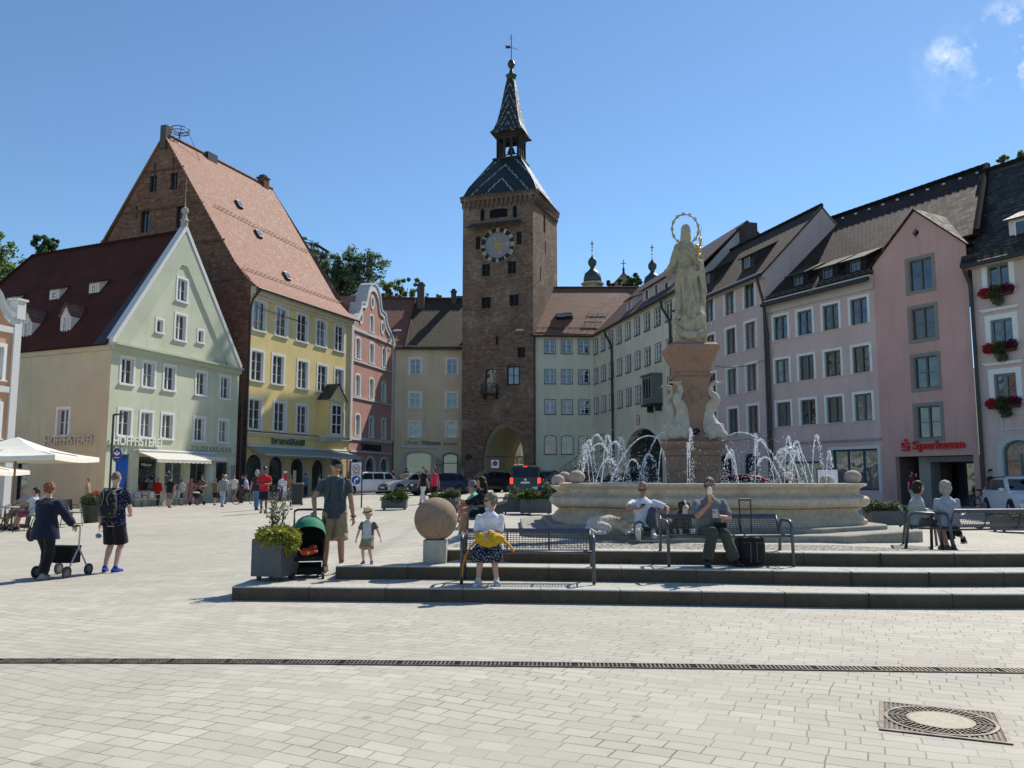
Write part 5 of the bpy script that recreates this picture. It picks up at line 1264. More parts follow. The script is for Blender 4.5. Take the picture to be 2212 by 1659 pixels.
kk, dd = 1.15, 5.3; qq = lambda u, d, z: fa.p(u, z, -d); UR = 9
mb = MB(); roof_sheet(mb, [qq(-.25, -.55, ez-.2), qq(UR, -.55, ez-.2), qq(UR, dd, ez+kk*dd), qq(-2.3, dd, ez+kk*dd)], .14); roof_sheet(mb, [qq(UR, 2*dd, ez), qq(-2.3, 2*dd, ez), qq(-2.3, dd, ez+kk*dd), qq(UR, dd, ez+kk*dd)], .12)
ro = prt(mb, 'roof', tiles((.014, .011, .009), (.17, .14, .11), (.035, .027, .021), .3, .28, .8, .3, 1.8, .25), root, recalc=False)
mb = MB(); ridge_tiles(mb, qq(-2.3, dd, ez+kk*dd+.05), qq(UR, dd, ez+kk*dd+.05), .13); mb.build('ridge', BROWNROOF, ro, org=root.location)
u, d0 = shed_pos(fa, 2206, 520, ez, kk); dormer(root, fa, u+.35, d0, 1.7, 1.15, ez, kk, 'shed', MWS, MOSSROOF, BLK, (1.1, .7, 1, 0), .45, .3)
mb = MB(); box_fac(mb, fa, 0, fa.L, ez-.35, ez-.05, .003, .3); prt(mb, 'cornice', plaster((.5, .47, .42), .1), root, recalc=False)
mb = MB(); gutter(mb, qq(-.1, -.6, ez-.25), qq(UR, -.6, ez-.25), .11); mb.tube([qq(-.05, -.6, ez-.3), qq(.02, -.2, ez-1.2), qq(.02, -.16, .3)], .085, 8)
snow_guard(mb, qq(-.2, -.2, ez+.1), qq(UR, -.2, ez+.1), nr, 20); prt(mb, 'downpipe', METAL, root)
FBOX = fa

# ---- peach house at the left edge
A, B = (-25.1, 31.0), (-22.9, 38.0)
root = bld('peach_house', 'peach house with white bands and a scrolled white parapet at the left edge', -24.5, 35)
fa = Fac(A, B, root); PE = plaster((.62, .36, .22), .06, (.4, .25, .16)); holes = []; L = fa.L
for z in (6.75, 4.1):
    for u in (L-1.15, L-3.4): holes.append(window(fa, u, z, .8, 1.5, sw=.18, sillw=.06, rec=.16, bars=2, pane_m=GL[0]))
holes.append([(L-1.3, .2), (L-.35, .2), (L-.35, 2.2), (L-1.3, 2.2)]); holes.append([(L-4, .2), (L-2.4, .2), (L-2.4, 2.4), (L-4, 2.4)])
cu = [(L-.0, 8.9), (L-.3, 8.95), (L-.6, 9.05), (L-.9, 9.3), (L-1.15, 9.75), (L-1.6, 10.2), (L-2.3, 10.6), (L-3.2, 11.1), (0, 11.4)]
mb = MB(); wall_sheet(mb, fa, [(0, -.6), (L, -.6)]+cu, holes, .18, 0, 1); inn = -fa.n*9; side_walls(mb, [B, (B[0]+inn.x, B[1]+inn.y)], -.6, 8.9); prt(mb, 'wall', [PE, MWS], root, recalc=False)
mb = MB(); rows = [[fa.p(u, z-.06, .16), fa.p(u, z+.16, .2), fa.p(u, z+.16, -.4), fa.p(u, z-.06, -.4)] for u, z in cu]; mb.grid(rows, 0, True)
rows = [[fa.p(u, z-.06, .003), fa.p(u, z-.06, .1), fa.p(u, z-.4, .1), fa.p(u, z-.4, .003)] for u, z in cu]; mb.grid(rows, 0, True)
for z in (8.2, 5.45): box_fac(mb, fa, 0, L-.35, z, z+.28, .003, .1)
box_fac(mb, fa, L-.35, L+.02, -.5, 8.85, .003, .12); box_fac(mb, fa, L-.35, L+.1, 8.9, 9.75, -.3, .2); box_fac(mb, fa, L-.42, L+.17, 9.751, 9.85, -.36, .27)
prt(mb, 'white_bands', MWS, root, recalc=False)
pane_fac(root, fa, L-1.3, L-.35, .2, 2.2, -.14, MWS, 1, 3, GL[0], .06, 'door'); pane_fac(root, fa, L-4, L-2.4, .2, 2.4, -.14, MWS, 1, 1, GL[0], .06)
mb = MB(); roof_sheet(mb, [fa.p(0, 8.9, -.5), fa.p(L, 8.9, -.5), fa.p(L, 9.4, -9), fa.p(0, 9.4, -9)]); prt(mb, 'roof', REDROOF, root, recalc=False)

# ---- distant things above the roofs
def church_tower(x, ytop, Y, label):
    P = at(x, 620, Y); k = Y/1790.; t = thing('church_tower', label, 'church tower', (P.x, Y, gz(P.x, 119)))
    z = lambda y: at(x, y, Y).z-t.location.z
    mb = MB(); w_ = 16*k; mb.lathe([(w_*1.35, 0), (w_*1.35, z(ytop+72))], 4, m=0); mb.lathe([(w_*1.35, z(ytop+72)), (w_*1.6, z(ytop+70)), (w_*1.6, z(ytop+67)), (w_*1.1, z(ytop+64))], 8)
    mb.build('shaft', plaster((.40, .36, .27), .2), t)
    mb = MB(); mb.lathe([(w_*1.25, z(ytop+66)), (w_*1.22, z(ytop+56)), (w_*1.05, z(ytop+46)), (w_*.6, z(ytop+40)), (w_*.34, z(ytop+36)), (w_*.3, z(ytop+32)), (w_*.55, z(ytop+27)), (w_*.62, z(ytop+20)), (w_*.4, z(ytop+14)), (w_*.08, z(ytop+8)), (w_*.05, z(ytop))], 16)
    mb.build('onion_dome', plain((.05, .075, .07), .5, .3), t, smooth=True)
    mb = MB(); c = V((0, 0, z(ytop-8))); mb.ell(c-V((0, 0, 4*k)), w_*.14, 10, 6); mb.tube([c, c+V((0, 0, 17*k))], .12, 6); mb.tube([c+V((-4*k, 0, 11*k)), c+V((4*k, 0, 11*k))], .1, 6)
    mb.build('cross', plain((.25, .19, .08), .4, .7), t)
church_tower(1280, 545, 180, 'left church tower with green onion dome rising above the red roofs')
church_tower(1410, 553, 182, 'right church tower with green onion dome half hidden by a dark roof')
P = at(1347, 590, 178); t = thing('church', 'small steep church gable with a thin cross between the two onion towers', 'church', (P.x, 178, gz(0, 119)))
mb = MB(); zz = P.z-t.location.z; mb.prism([(-6.5, 0), (6.5, 0), (6.5, zz-7), (0, zz), (-6.5, zz-7)], 0, 14); mb.build('nave', plaster((.25, .2, .17), .2), t)
mb = MB(); roof_sheet(mb, [(-6.9, -.3, zz-7.3), (-6.9, 14, zz-7.3), (0, 14, zz+.2), (0, -.3, zz+.2)]); roof_sheet(mb, [(6.9, 14, zz-7.3), (6.9, -.3, zz-7.3), (0, -.3, zz+.2), (0, 14, zz+.2)]); mb.build('roof', REDROOF, t, recalc=False)
mb = MB(); mb.tube([(0, 0, zz), (0, 0, zz+1.2)], .25, 6); mb.tube([(0, 0, zz), (0, 0, zz+3)], .09, 6); mb.tube([(-.6, 0, zz+2.2), (.6, 0, zz+2.2)], .08, 6); mb.build('cross', METAL, t)
def far_house(name, label, x0, x1, y, Y, m, dz=7):
    a, b = at(x0, y, Y), at(x1, y, Y); t = thing(name, label, 'house', ((a.x+b.x)/2, Y, gz(a.x, 119))); w_ = (b.x-a.x)/2; z = a.z-t.location.z
    mb = MB(); mb.box((0, 5, (z-dz)/2), (2*w_, 9, z-dz)); mb.build('wall', plaster((.4, .35, .28), .1), t)
    mb = MB(); roof_sheet(mb, [(-w_-.3, -.3, z-dz-.2), (w_+.3, -.3, z-dz-.2), (w_+.3, 5, z), (-w_-.3, 5, z)]); roof_sheet(mb, [(w_+.3, 10.3, z-dz-.2), (-w_-.3, 10.3, z-dz-.2), (-w_-.3, 5, z), (w_+.3, 5, z)]); mb.build('roof', m, t, recalc=False)
far_house('hill_house', 'far house with pale terracotta roof showing above the mossy roof', 893, 990, 637, 128, TERRA)
far_house('slate_house', 'far house with grey ribbed roof tucked against the left side of the tower', 981, 1020, 622, 112, tiles((.04, .042, .045), (.07, .07, .075), (.05, .05, .055), .3, .3, .6, .4, 1.))
# ------------------------------------------------------------------ trees
def leaf_quad(mb, c, s, m=0):
    a = V((random.gauss(0, 1), random.gauss(0, 1), random.gauss(0, 1))).normalized(); b = a.orthogonal().normalized(); 
    b = (M.Rotation(random.uniform(0, 6.28), 3, a)@b); d = a.cross(b)
    i = len(mb.v); L = s*random.uniform(.7, 1.3); w_ = L*.55
    mb.v += [c-b*L, c+d*w_-b*.1*L, c+b*L, c-d*w_-b*.1*L]; mb.f.append([i, i+1, i+2, i+3]); mb.m.append(m); mb.u.append(None)
def tree(label, base, h, clumps, leaves, size, m, group=None, trunk=.35, name='tree', lean=0.):
    # clumps: (x, z, rx, rz) in metres from the base
    t = thing(name, label, 'tree', base, 0, group); mb = MB(); tr = MB()
    for (x, z, rx, rz) in clumps:
        sub = []
        for k in range(max(8, int(rx*rz*4.5))):
            d = V((random.gauss(0, 1), random.gauss(0, 1), random.gauss(0, 1))).normalized()*random.uniform(.35, 1.)
            sub.append((V((x+d.x*rx, d.y*rx, z+d.z*rz)), random.uniform(.13, .34)*min(rx, rz)))
        per = max(3, int(.62*leaves*rx*rz/sum(c[2]*c[3] for c in clumps)/len(sub)))
        for c, r in sub:
            for k in range(per):
                d = V((random.gauss(0, 1), random.gauss(0, 1), random.gauss(0, .75))); d = d.normalized()*r*(random.random()**.6)*1.25
                leaf_quad(mb, c+d, size)
            if random.random() < .35:
                b0 = V((x*.25, 0, max(.5, z-rz*1.2))); tr.tube([b0, b0.lerp(c, .5)+V((random.gauss(0, .3), random.gauss(0, .3), .2)), c], [trunk*.28, trunk*.16, .03], 5)
        b0 = V((x*.15, 0, h*.15)); tr.tube([b0, V((x*.5, random.gauss(0, .4), lerp(h*.15, z, .5))), V((x, 0, z))], [trunk*.7, trunk*.4, trunk*.18], 6)
    tr.tube([(0, 0, -1), (.1, 0, h*.2), (0, .1, h*.45), (.1, 0, h*.7)], [trunk, trunk*.85, trunk*.6, trunk*.2], 8)
    mb.build('crown', m, t, recalc=False); tr.build('trunk', plain((.035, .028, .02), .9, bump=.4), t, smooth=True)
    return t
LF1 = leaf((.13, .20, .055), (.2, .28, .09), .62); LF2 = leaf((.075, .13, .065), (.125, .19, .085), .58); LF3 = leaf((.14, .18, .05), (.22, .26, .08), .6); LF4 = leaf((.12, .185, .11), (.2, .28, .165), .62)
def ptree(label, Y, pts, leaves, size, m, **k):
    # pts: crown clumps as pixel boxes (x0, y0, x1, y1)
    xm = sum((p[0]+p[2])/2 for p in pts)/len(pts); P = at(xm, 700, Y); b = V((P.x, Y, 0)); b.z = interp([(60, 1), (100, 1), (120, 0), (150, 8), (180, 17)], Y)
    cl = []; 
    for x0, y0, x1, y1 in pts:
        a, c = at(x0, y0, Y), at(x1, y1, Y); cl.append(((a.x+c.x)/2-b.x, (a.z+c.z)/2-b.z, abs(c.x-a.x)/2, abs(a.z-c.z)/2))
    return tree(label, b, max(c[1] for c in cl), cl, leaves, size, m, **k)
G = 'trees rising above the roofs'
ptree('broad bright green tree at the left edge behind the dark red roof', 92, [(-90, 500, 40, 580), (-70, 540, 66, 650), (-60, 600, 40, 700)], 15300, 0.216, LF1, group=G, trunk=.5)
ptree('dark rounded tree beside it above the dark red roof ridge', 100, [(72, 512, 130, 556), (66, 530, 152, 580), (90, 508, 122, 540)], 8500, 0.187, LF2, group=G, trunk=.4)
ptree('tip of a small sunlit tree peeping over the dark red ridge', 104, [(186, 524, 222, 560), (204, 520, 262, 570)], 2040, 0.158, LF3, group=G, trunk=.25)
ptree('large tree with open crown behind the yellow house', 112, [(640, 520, 700, 640), (668, 525, 740, 650), (722, 520, 790, 620), (770, 535, 836, 610), (700, 570, 800, 650), (645, 500, 665, 540)], 20400, 0.216, LF4, group=G, trunk=.6)
ptree('thin light branched tree right of the large one', 108, [(822, 600, 868, 650), (846, 602, 915, 642), (815, 610, 850, 655)], 4420, 0.173, LF3, group=G, trunk=.25)
ptree('low yellowish bush above the scrolled pink gable', 106, [(806, 632, 852, 660), (850, 628, 884, 650)], 3060, 0.158, LF3, group=G, trunk=.2)
ptree('small round bush on the far terracotta roof', 122, [(906, 632, 932, 650)], 850, 0.144, LF3, trunk=.1, name='bush'); ptree('smallest bush on the far terracotta roof near the tower', 123, [(938, 632, 956, 650)], 595, 0.144, LF3, trunk=.1, name='bush')
ptree('dark conifer standing between the two church towers', 150, [(1335, 596, 1372, 622), (1350, 588, 1388, 630)], 4250, 0.252, LF2, group=G, trunk=.5); ptree('brownish low bushes beside the dark conifer', 148, [(1298, 604, 1345, 626)], 2550, 0.216, leaf((.05, .04, .02), (.1, .08, .04)), group=G, trunk=.3)
ptree('pale green treetops above the roof ridge at the right edge', 75, [(2150, 338, 2178, 366), (2170, 334, 2200, 362), (2192, 322, 2230, 356)], 3060, 0.144, LF3, group=G, trunk=.3)
# ------------------------------------------------------------------ fountain with the statue column
FC = V((4.0, 18.4, .54))
ft = thing('fountain', 'large moulded stone fountain with marble column, four sea creatures and water jets', 'fountain', FC)
LIME = stone((.62, .50, .365), (.17, .12, .075), .45, 1.5, .3); MARB = stone((.33, .205, .145), (.15, .09, .06), .5, 3.5, .35)
plan = [(-1.35, -3.1), (1.35, -3.1), (1.75, -2.75), (2.85, -2.05), (2.85, 2.05), (1.75, 2.75), (1.35, 3.1), (-1.35, 3.1), (-1.75, 2.75), (-2.85, 2.05), (-2.85, -2.05), (-1.75, -2.75)]
BALLM = stone((.46, .36, .29), (.2, .15, .11), .4, 6)
def round_plan(P, it=2, k=.16):
    for _ in range(it):
        Q = []
        for i in range(len(P)):
            a, b = P[i], P[(i+1) % len(P)]; L = math.hypot(b[0]-a[0], b[1]-a[1]); t = min(.3, k/L)
            Q += [(lerp(a[0], b[0], t), lerp(a[1], b[1], t)), (lerp(a[0], b[0], 1-t), lerp(a[1], b[1], 1-t))]
        P = Q
    return P
def offset(P, d):
    out = []; n = len(P)
    for i in range(n):
        a, b, c = P[i-1], P[i], P[(i+1) % n]
        def nr(p, q): L = math.hypot(q[0]-p[0], q[1]-p[1]) or 1; return ((q[1]-p[1])/L, -(q[0]-p[0])/L)
        n1, n2 = nr(a, b), nr(b, c); m = (n1[0]+n2[0], n1[1]+n2[1]); L = m[0]**2+m[1]**2 or 1; s = 2*d/L
        out.append((b[0]+m[0]*s, b[1]+m[1]*s))
    return out
prof = [(-.1, .16), (.12, .16), (.12, .24), (.07, .27), (.05, .30), (.0, .33), (-.05, .40), (-.03, .44), (.02, .45), (.02, .475), (-.01, .485), (.1, .50), (.155, .54), (.18, .60), (.17, .66), (.13, .70), (.05, .715), (.02, .73), (-.01, .78), (0., .84), (.05, .87), (.06, .885), (.12, .89), (.135, .92), (.125, .95), (-.12, .955), (-.13, .80)]
RP = round_plan(plan, 2, .1)
mb = MB(); mb.grid([[(x, y, z) for x, y in offset(RP, d)] for d, z in prof], 0, True)
mb.build('basin', LIME, ft, soft=35)
# lower side troughs at either end
for s_ in (-1, 1):
    mb = MB(); tp = round_plan([(-.5, -1.35), (.0, -1.35), (.35, -1.0), (.35, 1.0), (0, 1.35), (-.5, 1.35)], 2, .2); tp = [(s_*x*.8, y) for x, y in tp]; tp = tp if s_ > 0 else tp[::-1]
    mb.grid([[(x+s_*(2.72 if s_ < 0 else 2.6), y-.25, z*.94) for x, y in offset(tp, d*.9)] for d, z in prof], 0, True); mb.build('side_trough', LIME, ft, soft=35)
    mb = MB(); mb.ell((s_*2.98, .1, 1.0), (.15, .15, .13), 16, 10); mb.build('stone_ball', BALLM, ft, smooth=True)
for x, y in ((-2.72, -1.95), (2.72, -1.95), (-2.72, 1.95), (2.72, 1.95)):
    mb = MB(); mb.ell((x, y, 1.07), (.165, .165, .14), 20, 12); mb.build('stone_ball', BALLM, ft, smooth=True)
FSTEP = stone((.33, .31, .26), (.12, .11, .085), .5, 2)
def slab(P, z0, z1, m, name):
    mb = MB(); q = round_plan(P, 2, .12); mb.grid([[(x, y, z) for x, y in r] for r, z in ((q, z0), (q, z1-.02), (offset(q, -.02), z1))], 0, True); mb.face([(x, y, z1) for x, y in offset(q, -.02)]); mb.build(name, m, ft, recalc=True, soft=30)
slab(offset(plan, .95), -.45, .075, FSTEP, 'foot_step'); slab(offset(plan, .42), .07, .165, FSTEP, 'foot_step')
s = NT('pool water'); s.bump(s.noise(s.pos(), 7, 4), .6, .05); s.set(s.b, 'IOR', 1.33)
mb = MB(); mb.face([(x, y, .84) for x, y in offset(RP, -.11)]); mb.build('pool_water', s.fin((.02, .035, .035, 1), .04, 0, .6), ft, recalc=False)
# pedestal and shaft
mb = MB(); sqr = lambda a, z: [(x*a/2, y*a/2, z) for x, y in ((-1, -1), (1, -1), (1, 1), (-1, 1))]
def stack(mb, L, m=0, ch=.0):
    rows = []
    for a, z in L:
        k = a/2*.86; rows.append([(-k, -a/2, z), (k, -a/2, z), (a/2, -k, z), (a/2, k, z), (k, a/2, z), (-k, a/2, z), (-a/2, k, z), (-a/2, -k, z)])
    mb.grid(rows, m, True, True)
stack(mb, [(1.0, .1), (1.0, 1.2), (1.03, 1.22), (1.03, 1.52), (1.08, 1.55), (1.08, 1.66), (1.16, 1.71), (1.22, 1.77), (1.22, 1.84), (1.0, 1.86), (.9, 1.9)])
mb.build('pedestal', MARB, ft)
mb = MB(); stack(mb, [(.86, 1.86), (.8, 1.9), (.74, 2.1), (.7, 3.2), (.72, 3.26), (.82, 3.3), (.82, 3.35), (.76, 3.38), (.78, 3.54), (.86, 3.62), (.94, 3.68), (1.02, 3.8), (1.09, 3.86), (1.09, 3.96), (1.02, 3.98), (.96, 4.02)])
mb.ell((0, -.36, 2.86), (.14, .05, .17), 10, 8); mb.ell((-.2, -.35, 2.88), (.09, .04, .05)); mb.ell((.2, -.35, 2.88), (.09, .04, .05))
mb.build('column', MARB, ft, soft=40)
mb = MB(); mb.tube([(0, -.36, 2.05), (0, -.44, 2.05)], .11, 12); mb.tube([(0, -.43, 2.05), (0, -.445, 2.05)], .085, 12, 1); mb.build('spout_ring', [MARB, DK], ft)
# sea creatures: head down, body coiled up against the column, tail fin turned out
CRE = stone((.52, .47, .38), (.2, .18, .14), .4, 4, .3)
mb = MB()
path = [((.82, 2.06), .17), ((.72, 2.08), .22), ((.62, 2.15), .24), ((.55, 2.3), .21), ((.52, 2.46), .17), ((.54, 2.6), .15), ((.62, 2.7), .135), ((.72, 2.74), .12), ((.78, 2.82), .11), ((.74, 2.92), .095), ((.64, 2.97), .085), ((.59, 3.05), .075), ((.61, 3.14), .06), ((.68, 3.21), .045)]
for ((x0, z0), r0), ((x1, z1), r1) in zip(path, path[1:]): mb.cap((0, -x0, z0), (0, -x1, z1), r0, r1, 14)
mb.ell((0, -.92, 1.99), (.17, .13, .11), 14, 8); mb.ell((.09, -.86, 2.19), .075); mb.ell((-.09, -.86, 2.19), .075); mb.ell((.17, -.7, 1.98), (.07, .14, .1)); mb.ell((-.17, -.7, 1.98), (.07, .14, .1))
for s_ in (-1, 1): mb.cap((0, -.68, 3.2), (s_*.14, -.82, 3.25), .05, .022, 8); mb.cap((s_*.14, -.82, 3.25), (s_*.19, -.95, 3.17), .035, .014, 8)
mb.ell((0, -.74, 3.23), (.11, .1, .035), 10, 6)
mb.v = [V((v.x*.84, (v.y+.55)*.84-.42, 1.9+(v.z-1.9)*.92)) for v in mb.v]
cr = remesh(mb, 'sea_creature', CRE, .022, ft, 2, lambda p: .012*nz3(p, 9)+.006*nz3(p, 25)); cr.rotation_euler = (0, 0, R(48))
for a in (-42, 138, 228):
    c = cr.copy(); COL.objects.link(c); c.rotation_euler = (0, 0, R(a))
# jets
wt = NT('water drops'); wt.set(wt.b, 'Transmission Weight', .35); wt.set(wt.b, 'IOR', 1.33); tr = wt.n('BsdfTranslucent', {0: (.95, .97, 1, 1)}); mm_ = wt.n('MixShader', {0: .45, 1: wt.b.outputs[0], 2: tr.outputs[0]}); wt.t.links.new(mm_.outputs[0], wt.out.inputs[0])
WATER = wt.fin((.92, .95, 1, 1), .18, 0, .9)
def drop(mb, c, r):
    i = len(mb.v); mb.v += [c+V(o)*r for o in ((1, 0, 0), (0, 1, 0), (-1, 0, 0), (0, -1, 0), (0, 0, 1.35), (0, 0, -1.35))]
    for a in range(4): b = (a+1) % 4; mb.f += [[i+a, i+b, i+4], [i+b, i+a, i+5]]; mb.m += [0, 0]; mb.u += [None, None]
random.seed(11)
def jet(p0, p1, top, spread=.02, dens=1., size=.0082, fall=1.):
    # ballistic stream from p0 over a crest 'top' metres up, coming down at p1
    p0, p1 = V(p0), V(p1); mb = MB(); h0 = max(top-p0.z, .02); h1 = max(top-p1.z, .02); k0, k1 = math.sqrt(h0), math.sqrt(h1); T = k0+k1
    f = lambda t: V((lerp(p0.x, p1.x, t), lerp(p0.y, p1.y, t), top-(k0-t*T)**2))
    n = int(85*dens*(h0+h1+(p1-p0).length*.5))
    for i in range(n):
        t = random.random()**.9*fall; c = f(t); w_ = spread*(.2+1.5*t*t); up = t*T < k0
        c += V((random.gauss(0, w_), random.gauss(0, w_), random.gauss(0, w_*.9))); drop(mb, c, size*random.uniform(.5, 1.25)*(1.2 if abs(t*T-k0) < .25*T else 1))
    for i in range(18):                                     # the unbroken part of the stream
        a, b = f(i/40), f((i+.8)/40); mb.tube([a, b], .005, 5, caps=False)
    return mb
jets = []
for k in range(16):
    a = 2*PI*k/16+.15; rx, ry_ = 2.55, 2.35
    c, s_ = math.cos(a), math.sin(a); top = random.uniform(1.45, 2.0)
    jets.append(((c*rx, s_*ry_, .84), (c*(rx-.85+random.uniform(-.1, .1)), s_*(ry_-.85), .84), top, .018, 1.1))
for x, y, top, dx in ((-2.3, -1.2, 1.75, -.35), (-2.1, -.7, 1.95, .3), (-2.45, .2, 1.9, .35), (-2.2, .9, 1.7, -.2), (2.25, -1.0, 1.95, .35), (2.45, -.2, 1.85, -.35), (2.2, .6, 2.0, .3), (2.4, -1.4, 1.6, .2), (-1.4, -1.9, 1.45, .05), (-.55, -2.2, 2.0, .05), (.75, -2.1, 1.9, .06), (1.55, -1.8, 1.6, .2), (-1.9, -1.6, 1.85, .25), (1.9, -1.3, 1.4, -.3)):
    jets.append(((x, y, .84), (x+dx, y+random.uniform(-.2, .2), .84), top, .02, 1.25))
for p0, p1, top, sp, de in jets: jet(p0, p1, top, sp, de).build('water_jet', WATER, ft, recalc=False)
for a in (48, -42, 138, 228):                               # streams from the creatures' mouths
    q_ = M.Rotation(R(a), 3, 'Z'); jet(q_@V((0, -.89, 1.96)), q_@V((.05, -2.25, .84)), 2.02, .012, 1.3, .009).build('water_stream', WATER, ft, recalc=False)
mb = MB()
for i in range(1800):
    a = random.uniform(0, 2*PI); r = math.sqrt(random.random()); z = .86+1.2*random.random()**2.2; drop(mb, V((math.cos(a)*r*2.7, math.sin(a)*r*2.4, z)), random.uniform(.003, .008))
mb.build('spray', WATER, ft, recalc=False)['kind'] = 'stuff'

# ------------------------------------------------------------------ the Madonna on top
st = thing('madonna_statue', 'weathered stone Madonna statue with golden star halo on top of the fountain column', 'statue', FC+V((0, 0, 4.02))); st.scale = (.84, .88, .975)
SS = stone((.43, .375, .27), (.10, .088, .045), .85, 2.6, .5)
mb = MB()                                                    # globe, crescent and serpent under her feet
mb.loft([((0, 0, -.02), .52, .4), ((0, 0, .06), .5, .4), ((0, 0, .1), .44, .36)], 24)
mb.ell((0, 0, .38), (.47, .42, .33), 20, 12)
pts = [V((.62*math.sin(R(a)), -.3-.1*math.cos(R(a)), .47-.3*math.cos(R(a)))) for a in range(-80, 81, 16)]
for i, (a, b) in enumerate(zip(pts, pts[1:])): k = 1-abs(i-4.5)/5.5; mb.cap(a, b, .03+.1*k, .03+.1*k, 10)
pts = [V((.5*math.sin(R(a)), -.36*math.cos(R(a)), .5+.1*math.sin(R(a*3)))) for a in range(-100, 110, 15)]
for a, b in zip(pts, pts[1:]): mb.cap(a, b, .06, .06, 8)
for x, y, z, r in ((-.4, -.1, .15, .18), (.42, -.05, .18, .17), (-.25, -.28, .6, .12), (.3, -.25, .62, .13), (.1, -.34, .1, .14)): mb.ell((x, y, z), r, 10, 8)
mb.v = [V((v.x*.78, v.y, v.z)) for v in mb.v]
remesh(mb, 'globe_base', SS, .02, st, 2, lambda p: .02*nz3(p, 5)+.008*nz3(p, 17))
mb = MB()
# robe: rings from the hem to the shoulders with a slight sway to her right hip
R_ = [(.58, .02, .0, .40, .34), (.66, .02, .0, .42, .35), (.85, .0, .01, .38, .31), (1.1, -.01, .01, .34, .27), (1.4, -.02, .01, .33, .25), (1.62, -.03, .0, .34, .25), (1.78, -.03, .0, .32, .23), (1.95, -.02, .0, .27, .19), (2.1, -.02, .0, .27, .2), (2.25, -.03, .01, .28, .2), (2.36, -.04, .02, .25, .17), (2.43, -.04, .02, .17, .13), (2.48, -.04, .02, .09, .09)]
mb.loft([((x, y, z), rx, ry_) for z, x, y, rx, ry_ in R_], 28)
mb.cap((-.04, .0, 2.42), (-.035, -.03, 2.56), .085, .08)
mb.ell((-.03, -.05, 2.68), (.105, .125, .155), 16, 12); mb.ell((-.03, -.15, 2.6), (.07, .05, .07)); mb.cap((-.03, -.165, 2.69), (-.03, -.19, 2.64), .015, .02, 8)
mb.ell((-.035, .02, 2.71), (.135, .15, .17), 16, 10); mb.loft([((-.04, .06, 2.3), .2, .13), ((-.04, .05, 2.5), .15, .13), ((-.035, .04, 2.66), .135, .13)], 16)
mb.cap((-.27, .02, 2.3), (-.42, -.06, 1.92), .1, .085); mb.cap((-.42, -.06, 1.92), (-.6, -.2, 1.72), .075, .05)       # right arm reaching down and out
mb.cap((-.3, .08, 2.2), (-.5, .02, 1.66), .1, .1); mb.cap((-.5, .02, 1.66), (-.58, -.02, 1.5), .1, .05)
mb.cap((.2, .02, 2.3), (.33, -.05, 1.98), .105, .09); mb.cap((.33, -.05, 1.98), (.18, -.26, 1.9), .075, .05)          # left arm across
mb.cap((-.1, -.2, 2.2), (.3, -.2, 1.86), .06, .07)
for x0, z0, x1, z1, r in ((-.1, 1.75, .12, .72, .055), (.1, 1.8, .2, .75, .05), (-.22, 1.6, -.2, .7, .06), (.02, 1.5, -.05, .7, .045), (.26, 1.7, .34, .9, .055), (-.3, 1.5, -.33, .75, .05), (.14, 1.3, .02, .72, .04)):
    mb.cap((x0, -.2-.03*random.random(), z0), (x1, -.3, z1), r*.7, r, 8)
mb.cap((-.28, -.16, 1.74), (.3, -.18, 1.62), .07, .075); mb.cap((.3, -.16, 1.9), (.4, -.1, 1.25), .075, .06); mb.cap((.36, -.02, 1.85), (.42, -.02, 1.15), .07, .05)
mb.cap((.05, -.3, .85), (.03, -.4, .6), .08, .06)
# hand reaching out, with fingers
for k in range(5): d = V((-.11, -.06+.03*(k-2), -.035-.012*k)); mb.cap((-.6, -.2+.018*(k-2), 1.71), V((-.6, -.2+.018*(k-2), 1.71))+d, .018, .012, 6)
for k in range(4): mb.cap((.18, -.27, 1.93-.03*k), (.1, -.32, 1.92-.03*k), .018, .013, 6)
remesh(mb, 'body', SS, .014, st, 2, lambda p: (.026*nz3((p.x*11+p.z*1.5, p.y*11, p.z*2.0), 1)+.012*nz3((p.x*24+p.z*3, p.y*24, p.z*4), 1))*(1 if p.z < 2.45 else .15)+.004*nz3(p, 30))
HG = plain((.62, .40, .10), .3, .85)
mb = MB(); hc = V((-.03, .12, 2.78)); hr = .36; mb.tube([hc+V((hr*math.cos(2*PI*k/40), 0, hr*math.sin(2*PI*k/40))) for k in range(41)], .014, 6)
mb.tube([hc+V((-.1, 0, -hr)), V((-.06, .1, 2.5))], .015, 5)
h_ = mb.build('halo_ring', plain((.06, .045, .03), .5, .5), st)
for k in range(13):
    a = 2*PI*(k+.5)/13; c = hc+V((hr*math.cos(a), -.02, hr*math.sin(a))); mb = MB(); P = []
    for j in range(12): rr = .062 if j % 2 == 0 else .028; P.append((c.x+rr*math.cos(a+j*PI/6), c.z+rr*math.sin(a+j*PI/6)))
    mb.prism(P, c.y-.014, c.y+.014); mb.build('star', HG, st)
mb = MB(); mb.tube([(.17, -.3, 1.86), (.27, -.3, 2.35), (.28, -.3, 2.62)], [.016, .013, .01], 6)
for z, x in ((2.05, .21), (2.12, .22), (2.2, .24), (2.3, .26), (2.36, .27)): mb.ell((x+random.uniform(-.04, .04), -.3, z), .034, 8, 6)
mb.ell((.275, -.3, 2.42), (.05, .05, .06), 10, 8); mb.cap((.28, -.3, 2.6), (.24, -.3, 2.7), .012, .006, 6); mb.cap((.28, -.3, 2.6), (.32, -.3, 2.7), .012, .006, 6)
for s_ in (-1, 1): mb.cap((.25, -.3, 2.26), (.25+s_*.09, -.3, 2.3), .02, .008, 6)
mb.build('sceptre', HG, st, smooth=True)

